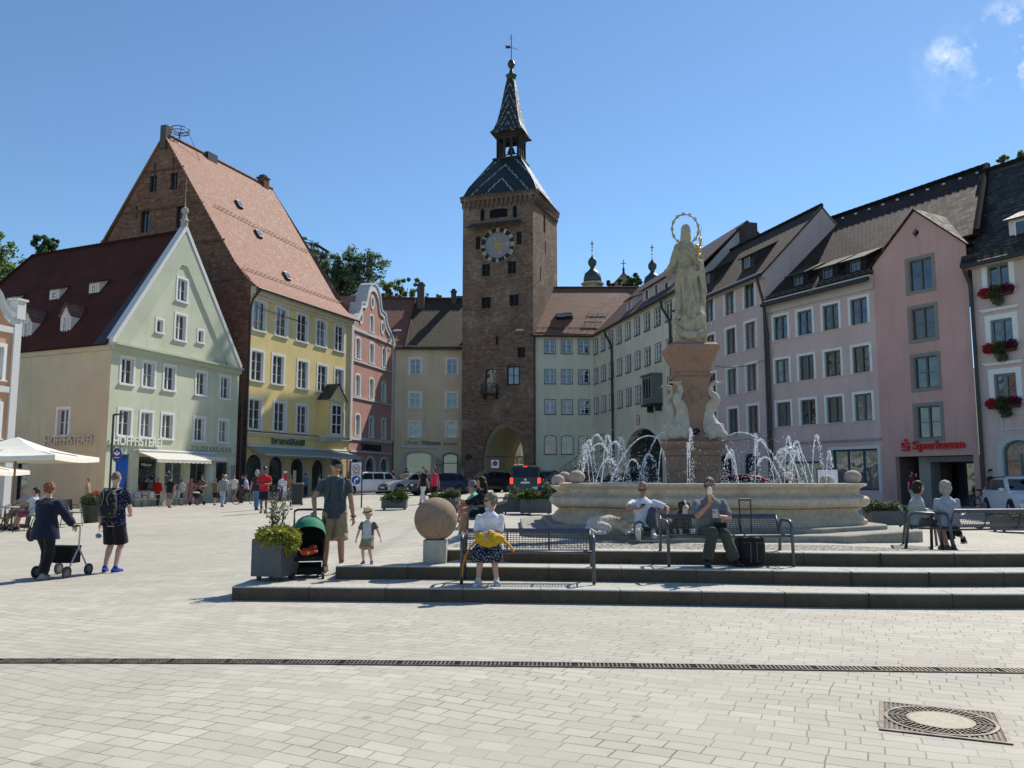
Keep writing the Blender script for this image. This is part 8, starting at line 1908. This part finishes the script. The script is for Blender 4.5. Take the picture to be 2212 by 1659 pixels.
b = gp(2206, 0) if 0 else V((4.9, 11.42, .183)); mb = MB(); mb.ell((0, 0, .012), (.035, .02, .014), 8, 5); o = mb.build('paper_scrap', plain((.7, .7, .68), .8)); o.location = at(2032, 1241, 11.25); tag(o, 'crumpled white paper scrap at the edge of the middle step', 'litter')
# ------------------------------------------------------------------ cafe
def parasol(label, c, half, zr, zt, rz, m):
    t = thing('parasol', label, 'parasol', c, rz, 'cream cafe parasols'); mb = MB(); N = 4
    for q in range(4):
        a0, a1 = R(45+90*q), R(135+90*q); rows = []
        for j in range(7):
            f = j/6; z = lerp(zt, zr, f)-.12*math.sin(f*PI); rows.append([V((lerp(math.cos(a0), math.cos(a1), i/6)*half*1.414*f, lerp(math.sin(a0), math.sin(a1), i/6)*half*1.414*f, z-.06*f*math.sin(PI*i/6))) for i in range(7)])
        mb.grid(rows); mb.grid([[p+V((0, 0, -.012)) for p in r] for r in rows])
        mb.grid([rows[-1], [p+V((0, 0, -.16)) for p in rows[-1]]])
    mb.build('canopy', m, t, recalc=False); mb = MB(); mb.tube([(0, 0, 0), (0, 0, zt+.05)], .035, 10); mb.build('pole', wood((.25, .15, .08), (.33, .2, .1)), t)
    mb = MB()
    for q in range(8): a = R(45*q); L = half*(1.38 if q % 2 else .98); mb.tube([(0, 0, zr+.35), (math.cos(a)*L, math.sin(a)*L, zr)], .014, 5)
    mb.lathe([(.4, 0), (.4, .08), (.06, .1)], 16); mb.build('ribs', wood((.25, .15, .08), (.33, .2, .1)), t)
PAR = cloth((.78, .74, .64), .9, 5, .06)
c = gd(31, 28); parasol('larger cream parasol with wooden pole over the cafe table', c, 2.0, 2.35-c.z*0+.0, 3.0, R(8), PAR)
c = gd(-74, 32); parasol('second cream parasol cut off by the left edge', c, 1.6, 2.0, 2.55, R(5), PAR)
def chair(label, c, rz, m=None):
    t = thing('cafe_chair', label, 'chair', c, rz, 'cafe chairs'); mb = MB(); mb.box((0, 0, .45), (.44, .44, .03)); mb.build('seat', m or SOLEB, t); mb = MB(); mb.grid([[(x*.2, .2+.05*(1-x*x)+ (z-.5)*.12, z) for x in (-1, -.5, 0, .5, 1)] for z in (.52, .7, .88)]); mb.grid([[(x*.2, .215+.05*(1-x*x)+(z-.5)*.12, z) for x in (-1, -.5, 0, .5, 1)] for z in (.52, .7, .88)]); mb.build('backrest', m or SOLEB, t, recalc=False)
    for a, b in ((-1, -1), (1, -1), (1, 1), (-1, 1)): mb = MB(); mb.tube([(a*.19, b*.19, .45), (a*.22, b*.24, 0)], .013, 6); mb.build('leg', METAL, t)
    for a in (-1, 1): mb = MB(); mb.tube([(a*.21, .22, .7), (a*.23, -.05, .68), (a*.22, -.18, .45)], .013, 6); mb.build('armrest', METAL, t)
    return t
def table(label, c, m): 
    t = thing('cafe_table', label, 'table', c, 0, 'cafe tables'); mb = MB(); mb.tube([(0, 0, .72), (0, 0, .745)], .38, 24); mb.build('tabletop', m, t)
    for a in range(3): mb = MB(); mb.tube([(0, 0, .7), (.04*math.cos(a*2.1), .04*math.sin(a*2.1), .3), (.3*math.cos(a*2.1), .3*math.sin(a*2.1), 0)], .018, 6); mb.build('leg', METAL, t)
    return t
c = gd(16, 25.6); table('round cafe table with cups under the large parasol', c, plain((.5, .5, .48), .5))
for i, x in enumerate((-.12, .08)):
    mb = MB(); mb.lathe([(.02, 0), (.045, .06), (.05, .07), (.04, .06)], 12); mb.lathe([(.075, 0), (.08, .012), (.01, .014)], 14); o = mb.build('coffee_cup', plain((.75, .75, .73), .4)); o.location = c+V((x, -.1+.16*i, .747)); tag(o, ['white coffee cup at the left on the cafe table', 'white coffee cup at the right on the cafe table'][i], 'cup', 'cups on the cafe table')
chair('black cafe chair with high back at the left edge in the foreground of the cafe', gd(8, 24.6), R(160)); chair('green cafe chair under the seated cafe woman with dark hair', gd(82, 26.0), R(-75), plain((.05, .22, .09), .5)); chair('cafe chair under the fair haired cafe guest', gd(50, 26.6), R(-70), plain((.12, .1, .06), .5)); chair('empty dark cafe chair right of the rollator woman', gd(160, 27.4), R(70))
for Y_, x, lb in ((50.2, 345, 'silver cafe table before the bakery window'), (50.6, 372, 'pale steel cafe table left of the awning shop door')): table(lb, gd(x, Y_), plain((.4, .42, .45), .3, .6))
for i, x in enumerate((300, 318, 333, 378, 392)): chair(['silver cafe chair leftmost before the bakery', 'second silver cafe chair from the left before the bakery', 'middle silver cafe chair before the bakery', 'fourth silver cafe chair from the left before the bakery', 'rightmost silver cafe chair before the bakery'][i], gd(x, 49.8+.3*(i % 2)), R(30+70*i), plain((.4, .41, .43), .35, .6))
# ------------------------------------------------------------------ vehicles
TYRE = plain((.014, .014, .015), .85); RIM = plain((.32, .32, .34), .35, .8); CARGL = glass((.005, .006, .007), .03, 0., 1.4); CHROME = plain((.5, .5, .5), .2, .9)
def car(label, name, loc, rz, pm, L=4.3, W=1.8, H=1.48, kind='hatch', lit=False, plate=None, group='cars in the square'):
    t = thing(name, label, 'van' if kind == 'van' else 'car', loc, rz, group); w_ = W/2; g = .17
    if kind == 'van':   bl = [(-.5, .55, .86), (-.485, .78, .93), (-.40, .98, .98), (-.30, 1.08, 1.0), (.45, 1.1, 1.0), (.49, 1.05, .97), (.5, .6, .95)]; gh = [(-.31, 1.06), (-.19, .97), (-.05, 1.0), (.40, .99), (.475, .95), (.495, .62)]; belt = 1.08
    elif kind == 'suv': bl = [(-.5, .6, .84), (-.48, .82, .92), (-.38, .98, .98), (-.26, 1.05, 1.0), (.4, 1.08, 1.0), (.475, 1.0, .96), (.5, .62, .9)]; gh = [(-.27, 1.03), (-.1, .96), (.02, 1.0), (.24, .985), (.38, .93), (.475, .66)]; belt = 1.04
    else:               bl = [(-.5, .52, .82), (-.48, .70, .91), (-.38, .86, .97), (-.25, .96, 1.0), (.38, 1.0, 1.0), (.465, .92, .96), (.5, .58, .9)]; gh = [(-.26, .95), (-.06, .955), (.05, 1.0), (.22, .98), (.36, .91), (.455, .66)]; belt = .96
    sc_ = H/({'van': 1.83, 'suv': 1.6}.get(kind, 1.48)); belt *= sc_
    mb = MB(); rows = []
    for f, z, wf in bl:
        y = f*L; ww = w_*wf; z *= sc_; rows.append([(-ww*.8, y, g), (-ww*.97, y, g+.1), (-ww, y, g+.32), (-ww*1.0, y, lerp(g, z, .62)), (-ww*.95, y, z-.04), (-ww*.8, y, z), (0, y, z+.03), (ww*.8, y, z), (ww*.95, y, z-.04), (ww*1.0, y, lerp(g, z, .62)), (ww, y, g+.32), (ww*.97, y, g+.1), (ww*.8, y, g)])
    mb.grid(rows, 0, True, True)
    def gz_(f): 
        for (a, za), (b, zb_) in zip(gh, gh[1:]):
            if f <= b: return lerp(za, zb_, (f-a)/(b-a))*(H if True else 1)
        return gh[-1][1]*H
    zs = [(gh[0][0], belt-.02)]+[(f, z*H) for f, z in gh[1:-1]]+[(gh[-1][0], belt-.03)]
    wr = .76 if kind != 'van' else .86
    rows = []
    for f, z in zs:
        y = f*L; k = max(0, min(1, (z-belt)/(H-belt))); wt = lerp(w_*.93, w_*wr, k); rows.append([(-w_*.94, y, belt-.06), (-lerp(w_*.94, wt, .5), y, lerp(belt-.06, z-.04*k, .55)), (-wt, y, z-.045*k), (-wt*.86, y, z), (0, y, z+.02*k), (wt*.86, y, z), (wt, y, z-.045*k), (lerp(w_*.94, wt, .5), y, lerp(belt-.06, z-.04*k, .55)), (w_*.94, y, belt-.06)])
    mb.grid(rows, 0, True, True)
    mb.build('body', pm, t, soft=32)
    zt = H-.1
    def sx(z): return lerp(w_*.94, w_*wr, (z-belt)/(H-.05-belt))+.012
    fa_, fb_ = gh[0][0], gh[1][0]; fr0, fr1 = gh[-2][0], gh[-1][0]
    for s in (-1, 1):
        segs = [(lerp(fa_, fb_, .55), fb_+.03, .06), (.075, .075, .245), (.265, .265, lerp(fr0, fr1, .15))] if kind != 'van' else [(lerp(fa_, fb_, .6), fb_+.02, .03), (.05, .05, .24), (.26, .26, .44)]
        (y0b, y0t, y1), (y2b, y2t, y3), (y4b, y4t, y5) = segs
        z0 = belt+.035
        for a, b_, c, d in ((y0b, y1, y1, y0t), (y2b, y3, y3, y2t), (y4b, lerp(fr0, fr1, .42), y5-.03, y4t)):
            mb = MB(); q = [(s*sx(z0), a*L, z0), (s*sx(z0), b_*L, z0), (s*sx(zt), c*L, zt), (s*sx(zt), d*L, zt)]; mb.face(q); mb.build('side_window', CARGL, t, recalc=False)
    def slope_quad(f0, z0, f1, z1, k0, k1, off, nm, m=CARGL):
        mb = MB(); mb.face([(-w_*k0, f0*L+off, z0+.015), (w_*k0, f0*L+off, z0+.015), (w_*k1, f1*L+off, z1+.015), (-w_*k1, f1*L+off, z1+.015)]); return mb.build(nm, m, t, recalc=False)
    ws0, ws1 = lerp(fa_, fb_, .12), lerp(fa_, fb_, .93); z_at = lambda q: lerp(belt-.02, gh[1][1]*H, q)
    slope_quad(ws0, z_at(.12), ws1, z_at(.93), .86, wr*.9, -.012, 'windscreen')
    zr = lambda q: lerp(gh[-2][1]*H, belt-.03, q); slope_quad(lerp(fr0, fr1, .15), zr(.15), lerp(fr0, fr1, .88), zr(.88), wr*.86, .82, .014, 'rear_window')
    r = .33*(1.05 if kind != 'hatch' else .97)
    for s in (-1, 1):
        for f in (-.31, .305):
            y = f*L; mb = MB(); x = s*(w_-.1)
            mb.tube([(s*(w_-.22), y, r+.02), (s*(w_+.008), y, r+.02)], r+.055, 22); mb.build('wheel_arch', TYRE, t)
            wh = MB(); wh.tube([(x-.1, y, r), (x-.085, y, r), (x+.085, y, r), (x+.11, y, r)] if s > 0 else [(x+.1, y, r), (x+.085, y, r), (x-.085, y, r), (x-.11, y, r)], [r*.9, r, r, r*.93], 24); o = wh.build('wheel', TYRE, t)
            mb = MB(); xo = s*(w_+.013); mb.tube([(xo-s*.03, y, r), (xo, y, r)], r*.64, 20, 1)
            for k in range(5): a = k*2*PI/5; mb.tube([(xo+s*.004, y, r), (xo+s*.004, y+math.cos(a)*r*.62, r+math.sin(a)*r*.62)], r*.085, 4)
            mb.build('rim', [RIM, TYRE], o)
    for s in (-1, 1):
        zf = .64*sc_ if kind == 'hatch' else .76*sc_
        mb = MB(); mb.ell((s*w_*.68, -L*.475, zf), (w_*.24, L*.025, .085), 12, 6); mb.build('headlight', glass((.45, .46, .48), .08), t, smooth=True)
        mb = MB(); zz = .86*sc_ if kind != 'van' else .95; mb.box((s*w_*.86, L*.49, zz), (w_*.2, .08, .16 if kind != 'van' else .34)); mb.build('tail_light', emis((1, .05, .02), 1.1) if lit else plain((.35, .01, .012), .25), t)
        mb = MB(); mb.ell((s*(w_+.08), lerp(fa_, fb_, .38)*L, belt+.06), (.1, .06, .07), 10, 6); mb.build('wing_mirror', pm, t, smooth=True)
        mb = MB(); mb.tube([(s*w_*wr*.93, -.02*L, H-.01), (s*w_*wr*.93, fr0*L*.95, H-.025)], .018, 5); mb.build('roof_rail', CHROME if kind == 'suv' or kind == 'van' else SOLEB, t)
        for f in (.07, .255): mb = MB(); mb.box((s*(w_*.995+.006), f*L-.12, belt-.12), (.025, .13, .025)); mb.build('door_handle', pm, t)
    mb = MB(); mb.box((0, -L*.5+.02, .33), (W*.72, .08, .16)); mb.box((0, -L*.497, .58*sc_), (W*.42, .06, .1)); mb.build('grille', SOLEB, t)
    mb = MB(); mb.box((0, -L*.5-.03, .42), (.5, .02, .11)); mb.box((0, L*.5+.012, .72 if kind != 'van' else .85), (.5, .02, .11)); mb.build('licence_plate', plain((.66, .66, .66), .5), t)
    if lit: mb = MB(); mb.box((0, fr0*L+.04, H-.08), (.22, .06, .05)); mb.build('brake_light', emis((1, .05, .03), 1.1), t)
    if kind == 'van': mb = MB(); mb.tube([(0, L*.5+.005, 1.02), (0, L*.5+.02, 1.02)], .06, 14); mb.build('badge', CHROME, t)
    return t
def park(label, x, Y, deg, pm, name='parked_car', **k): b = gd(x, Y); return car(label, name, b, R(deg), pm, **k)
BLUE = paint((.007, .010, .04)); DARK = paint((.006, .0065, .009)); BLKP = paint((.005, .005, .006))
park('white SUV parked behind the 30 zone sign', 790, 60.5, -62, paint((.72, .72, .71)), kind='suv', L=4.45, W=1.82, H=1.6)
park('silver car half hidden by the dark blue hatchback', 885, 59.5, -52, paint((.42, .44, .47), .25, .5), L=4.3, H=1.45)
park('dark blue hatchback behind the two walking women', 946, 56.5, -68, BLUE, L=4.15, H=1.46)
park('dark small car in front of the tower arch', 1052, 59.5, -62, DARK, L=4.0, H=1.5)
park('black van seen from behind with red brake lights on', 1139, 48.8, 176, BLKP, 'van', kind='van', L=4.4, W=1.8, H=1.83, lit=True)
park('dark car further back right of the van', 1195, 66, 150, DARK, L=4.2, H=1.46)
park('black SUV seen from behind left of the fountain jets', 1252, 55, 158, BLKP, kind='suv', L=4.5, W=1.85, H=1.66)
park('black hatchback with pale windscreen just above the basin rim', 1228, 39, -35, BLKP, L=4.0, H=1.46)
park('dark car in the shade left of the column behind the jets', 1370, 53, 110, BLUE, L=4.3, H=1.48)
park('red car whose roof shows above the right basin rim', 1625, 33.5, 78, paint((.30, .012, .018)), L=4.3, H=1.36)
park('white hatchback cut off at the right edge', 2212, 29.5, -14, paint((.7, .7, .7)), L=4.2, H=1.46)
# bicycles
def bicycle(label, loc, rz, m, lean=0., group='bicycles parked in a row'):
    t = thing('bicycle', label, 'bicycle', loc, rz, group); t.rotation_euler = (0, R(lean), rz); r = .34
    for y in (-.53, .53):
        mb = MB(); mb.tube([(0, y+r*math.cos(2*PI*k/28), r+r*math.sin(2*PI*k/28)) for k in range(29)], .02, 6, 0, False); wh = mb.build('wheel', TYRE, t, smooth=True); mb = MB()
        for k in range(14): a = 2*PI*k/14; mb.tube([(0, y, r), (0, y+r*.95*math.cos(a), r+r*.95*math.sin(a))], .0025, 3)
        mb.tube([(-.04, y, r), (.04, y, r)], .025, 8); mb.build('spokes', RIM, wh)
    mb = MB(); bb, se, hd, hl = (0, .06, .29), (0, .2, .82), (0, -.36, .84), (0, -.4, .68)
    for a, b in ((bb, se), (se, hd), (bb, hl), (hd, hl), ((0, .53, r), bb), ((0, .53, r), (0, .18, .75)), (hl, (0, -.53, r))): mb.tube([a, b], .018, 6)
    mb.build('frame', m, t, smooth=True); mb = MB(); mb.tube([hd, (0, -.38, .98)], .014, 6); mb.tube([(-.28, -.3, 1.02), (-.1, -.38, .99), (.1, -.38, .99), (.28, -.3, 1.02)], .013, 6); mb.build('handlebar', SOLEB, t)
    mb = MB(); mb.ell((0, .24, .9), (.08, .14, .04), 12, 6); mb.tube([se, (0, .22, .88)], .013, 6); mb.build('saddle', SOLEB, t, smooth=True)
    mb = MB(); mb.tube([(-.05, .06, .29), (.05, .06, .29)], .09, 14); mb.tube([(.06, .06, .29), (.06, -.02, .14)], .012, 5); mb.tube([(-.06, .06, .29), (-.06, .14, .44)], .012, 5); mb.build('crank', METAL, t)
    return t
for x, Y, deg, m, lb in ((531, 47.6, 82, BLKP, 'black bicycle leaning in front of the man in striped shirt'), (578, 48.6, 70, BLKP, 'dark bicycle held by the rider in red jersey'), (592, 49.8, 40, plain((.05, .05, .06), .4), 'dark bicycle second from the wheelie bin'), (606, 50.4, 30, plain((.08, .05, .25), .4), 'purple framed bicycle in the parked row'), (622, 51, 25, plain((.3, .3, .32), .4), 'silver bicycle nearest the wheelie bin')): bicycle(lb, gd(x, Y), R(deg), m, 5)
bicycle('dark bicycle held by the person beside the white hatchback', gd(2128, 33.5), R(70), BLKP)
# ------------------------------------------------------------------ people further off
G2 = 'passers-by in the square'
def far(label, x, y, H, rz, top, bottom, hair='short', hm=(.08, .05, .03), sk=None, Y=None, sl=.6, pose='walk', fem=False, shoes=None, **k):
    b = gd(x, Y) if Y else gp(x, y); q = H/1.75; ph = k.pop('ph', .16)
    if pose == 'walk': kw = dict(feet=((.08*q, -ph*q, .08*q), (-.08*q, ph*q, .1*q)), hands=((.25*q, .1*q, .82*q), (-.25*q, -.12*q, .84*q)))
    elif pose == 'phone': kw = dict(hands=((.1*q, -.26*q, 1.08*q), (-.1*q, -.26*q, 1.06*q)), head=(0, R(18)), elb=((.8, .6, -.6), (-.8, .6, -.6)))
    elif pose == 'hip': kw = dict(hands=((.2*q, -.1*q, .98*q), (-.26*q, -.02*q, .82*q)), elb=((1, .4, 0), (-.5, 1, 0)))
    else: kw = {}
    kw.update(k)
    return person(label, b, R(rz), H, sk or SKIN, .021, G2, top=(top if not isinstance(top[0], float) and not isinstance(top[0], int) else (cloth(top), sl, .1, .022)), bottom=bottom, hair=hair, hair_m=hairm(hm), fem=fem, shoes=shoes or (SOLEB, SOLEB), face=False, **kw)
TR = lambda c, ln=1.92: ('trousers', cloth(c), ln, .018)
SHO = lambda c, ln=.95: ('shorts', cloth(c), ln, .02)
SKT = lambda c, ln=1.1: ('skirt', cloth(c), ln, .02)
far('woman with red backpack and red skirt near the bakery door', 288, 1094, 1.68, 175, (.35, .01, .02), SKT((.45, .015, .04), .8), 'tail', (.12, .1, .06), sl=.0)
p = far('man in bright red jacket and dark jeans seen from behind', 339, 1092.5, 1.74, 165, (.48, .012, .015), TR((.02, .025, .05)), 'short', (.3, .28, .26), sl=1.8)
far('man in black shirt and grey shorts carrying a black bag', 365, 1097, 1.76, 178, (.014, .014, .016), SHO((.15, .15, .13)), 'short', (.02, .02, .02))
far('woman in dusty pink long dress beside the pram', 411.5, 1089.5, 1.68, 10, ((print_cloth((.33, .15, .18), (.42, .24, .26), 20., .4), .5, .1, .02)), ('skirt', print_cloth((.33, .15, .18), (.42, .24, .26), 20., .4), 1.6, .02), 'long', (.1, .05, .03), fem=True, pose='hip')
far('bearded man in patterned shirt standing behind the pram', 437, 1088, 1.84, 8, ((print_cloth((.1, .06, .05), (.42, .36, .32), 14., .4), .6, .1, .022)), TR((.12, .12, .13)), 'short', (.06, .04, .03), Y=53, pose='phone')
far('boy in olive T-shirt and black shorts seen from behind', 463, 1091.5, 1.55, 170, (.12, .13, .05), SHO((.012, .012, .014)), 'short', (.2, .13, .06))
far('woman in loose grey top and pale blue trousers', 479, 1095, 1.68, 172, (.25, .25, .26), TR((.35, .4, .5)), 'short', (.06, .04, .035), sl=1.6, fem=True)
p = far('man with white cap and white shirt walking behind the woman in grey', 487, 1090, 1.80, 170, (.66, .66, .68), TR((.05, .06, .1)), 'short', (.3, .3, .3), Y=51.5); cap_hat(p, cloth((.62, .63, .65)))
far('slim man in white T-shirt and grey shorts by the downpipe', 506, 1081, 1.84, 5, (.7, .7, .71), SHO((.2, .2, .2)), 'short', (.09, .02, .02), Y=56, pose='stand')
far('man in lilac striped shirt leaning by the bicycles', 534, 1080, 1.74, -70, (.38, .36, .5), TR((.02, .02, .025)), 'short', (.03, .02, .02), Y=51.5, pose='phone', lean=(0, -.08), feet=((.09, -.4, .08), (-.09, -.25, .08)))
far('woman with dark rucksack and blue jeans walking past the bicycles', 553, 1102, 1.72, 178, (.03, .03, .04), TR((.10, .19, .33)), 'bob', (.4, .36, .3), fem=True)
p = far('cyclist in red jersey and dark helmet pushing a bicycle', 569, 1108, 1.80, 12, (.55, .02, .03), SHO((.015, .02, .035)), 'short', (.02, .02, .02), sk=SKDK, pose='phone'); mb = MB(); mb.ell(p['P'](0, .0, .075), (.1, .125, .075), 14, 8); mb.build('helmet', BLKP, p['t'], smooth=True)
far('person in white shirt bending over the parked bicycles', 605, 1085, 1.72, 150, (.66, .67, .7), TR((.05, .05, .06)), 'short', (.2, .2, .2), Y=53, pose='phone', lean=(0, -.22))
far('man in beige shirt and jeans walking left along the shaded wall', 187, 1104, 1.74, -75, (.26, .23, .17), TR((.10, .13, .19)), 'short', (.2, .18, .15), sl=1.6)
p = far('woman in black top and white trousers walking with a friend in pink', 914, 1089.5, 1.70, -40, (.014, .014, .015), TR((.66, .66, .66)), 'tail', (.05, .035, .03), fem=True, ph=.24)
far('woman in bright pink top and black skirt carrying a black bag', 938, 1088, 1.66, -40, (.65, .04, .1), SKT((.012, .012, .013), .9), 'bob', (.03, .02, .02), sk=SKIN2, fem=True, ph=.2)
far('person in pale blue shirt standing in the shade behind the white SUV', 824, 1050, 1.7, 0, (.4, .45, .55), TR((.03, .04, .07)), Y=66, pose='stand'); far('person in dark jacket and white cap in the shade by the pink house corner', 848, 1050, 1.72, 60, (.03, .035, .06), TR((.05, .08, .14)), Y=65, sl=1.8)
far('small child in light top in the shade near the watch shop', 860, 1055, 1.2, 20, (.35, .33, .4), SHO((.1, .12, .2)), Y=63, pose='stand'); far('man in dark red shirt before the watch shop window', 878, 1050, 1.76, 170, (.16, .02, .025), TR((.12, .11, .1)), Y=74, pose='stand')
far('man in grey shirt walking beside the tower left of the arch', 999, 1050, 1.75, 90, (.24, .25, .27), TR((.03, .03, .04)), Y=75, ph=.22)
far('distant walker in light top beyond the tower archway', 1100, 1021, 1.7, 180, (.4, .36, .3), TR((.02, .02, .025)), Y=93); far('dark silhouetted figure leaning on the railing beyond the archway', 1114, 1015, 1.6, 60, (.03, .03, .03), TR((.02, .02, .02)), Y=96, lean=(0, -.2))
far('dark haired child standing behind the right end of the fountain', 1721, 1060, 1.35, 150, (.02, .02, .025), TR((.02, .02, .03)), Y=25, pose='stand', sk=SKIN2)
p = far('woman in dark red top and white trousers beside the bank entrance', 1967, 1081, 1.70, 40, (.24, .01, .03), TR((.55, .54, .52)), 'bob', (.03, .02, .02), Y=38.5, fem=True, hands=((.1, -.22, 1.42), (-.25, 0, .82)), pose='stand')
far('person in black with bicycle beside the white hatchback', 2140, 1090, 1.75, 30, (.014, .014, .016), TR((.015, .016, .02)), 'short', (.02, .02, .02), Y=34, sl=1.8, pose='phone')
far('man in blue shirt standing before the third arch of the yellow house', 660, 1060, 1.76, 170, (.1, .16, .32), TR((.03, .03, .05)), Y=61, pose='stand')
far('woman in cream top walking under the long grey awning', 690, 1058, 1.66, 100, (.5, .45, .36), TR((.05, .06, .09)), 'bob', (.1, .06, .03), Y=64, fem=True)
far('man in dark green jacket at the right end of the grey awning', 735, 1055, 1.74, -60, (.04, .07, .05), TR((.1, .09, .08)), Y=67, sl=1.8)
far('person in orange top near the stele behind the wheelie bin', 628, 1062, 1.68, 20, (.5, .2, .06), TR((.04, .05, .09)), 'bob', (.2, .12, .06), Y=58, fem=True)
far('woman in light blouse in front of the middle bakery window', 394, 1088, 1.66, 160, (.5, .48, .45), SKT((.06, .07, .12), 1.1), 'tail', (.12, .07, .04), Y=51.5, fem=True)
far('tall man in navy shirt by the cheese shop door', 524, 1083, 1.82, -30, (.02, .03, .07), TR((.16, .14, .11)), Y=57.5, pose='stand')
# pram by the bakery
b = gd(428, 50.2); t = thing('pram', 'dark pram with pale blanket beside the woman in dusty pink dress', 'pram', b, R(-10)); mb = MB(); mb.loft([((0, 0, .5), .2, .36), ((0, 0, .62), .25, .42), ((0, 0, .72), .25, .42)], 16); mb.ell((0, .22, .8), (.25, .24, .25), 14, 8); mb.build('carrycot', cloth((.02, .018, .02)), t, smooth=True); mb = MB(); mb.ell((0, -.15, .74), (.2, .25, .08)); mb.build('blanket', cloth((.5, .45, .35)), t, smooth=True); mb = MB()
for s in (-1, 1): mb.tube([(s*.25, .5, 1.0), (s*.25, -.1, .5), (s*.25, -.35, .15)], .018, 6); mb.tube([(s*.25, .0, .55), (s*.25, .35, .15)], .018, 6)
mb.tube([(-.25, .5, 1.0), (.25, .5, 1.0)], .02, 6); mb.build('frame', METAL, t)
for s in (-1, 1):
    for y in (-.35, .35): mb = MB(); mb.tube([(s*.25-.02, y, .13), (s*.25+.02, y, .13)], .13, 16); mb.build('wheel', SOLEB, t)
# cafe guests
def guest(label, x, Y, rz, top, bottom, hair, hm, fem=True): 
    b = gd(x, Y); return person(label, b, R(rz), 1.66, SKIN, .016, 'cafe guests', hip=(0, .05, .53), lean=(0, .04), feet=((.1, -.42, .08), (-.1, -.4, .08)), hands=((.12, -.36, .72), (-.1, -.36, .7)), elb=((.8, .6, -.5), (-.8, .6, -.5)), fem=fem, top=(cloth(top), .7, .1, .022), bottom=bottom, hair=hair, hair_m=hairm(hm), face=False, shoes=(SOLEB, SOLEB))
guest('fair haired cafe guest in patterned grey top', 50, 26.6, -70, (.4, .38, .38), ('shorts', cloth((.3, .2, .12)), .9, .02), 'bob', (.5, .4, .27)); guest('dark haired cafe guest in white blouse', 72, 26.2, -78, (.62, .61, .66), ('skirt', cloth((.3, .05, .1)), .9, .02), 'tail', (.05, .035, .025)); guest('white haired cafe guest hidden behind the woman with the rollator', 96, 27.6, -60, (.5, .5, .5), TR((.1, .1, .12)), 'short', (.6, .6, .58))
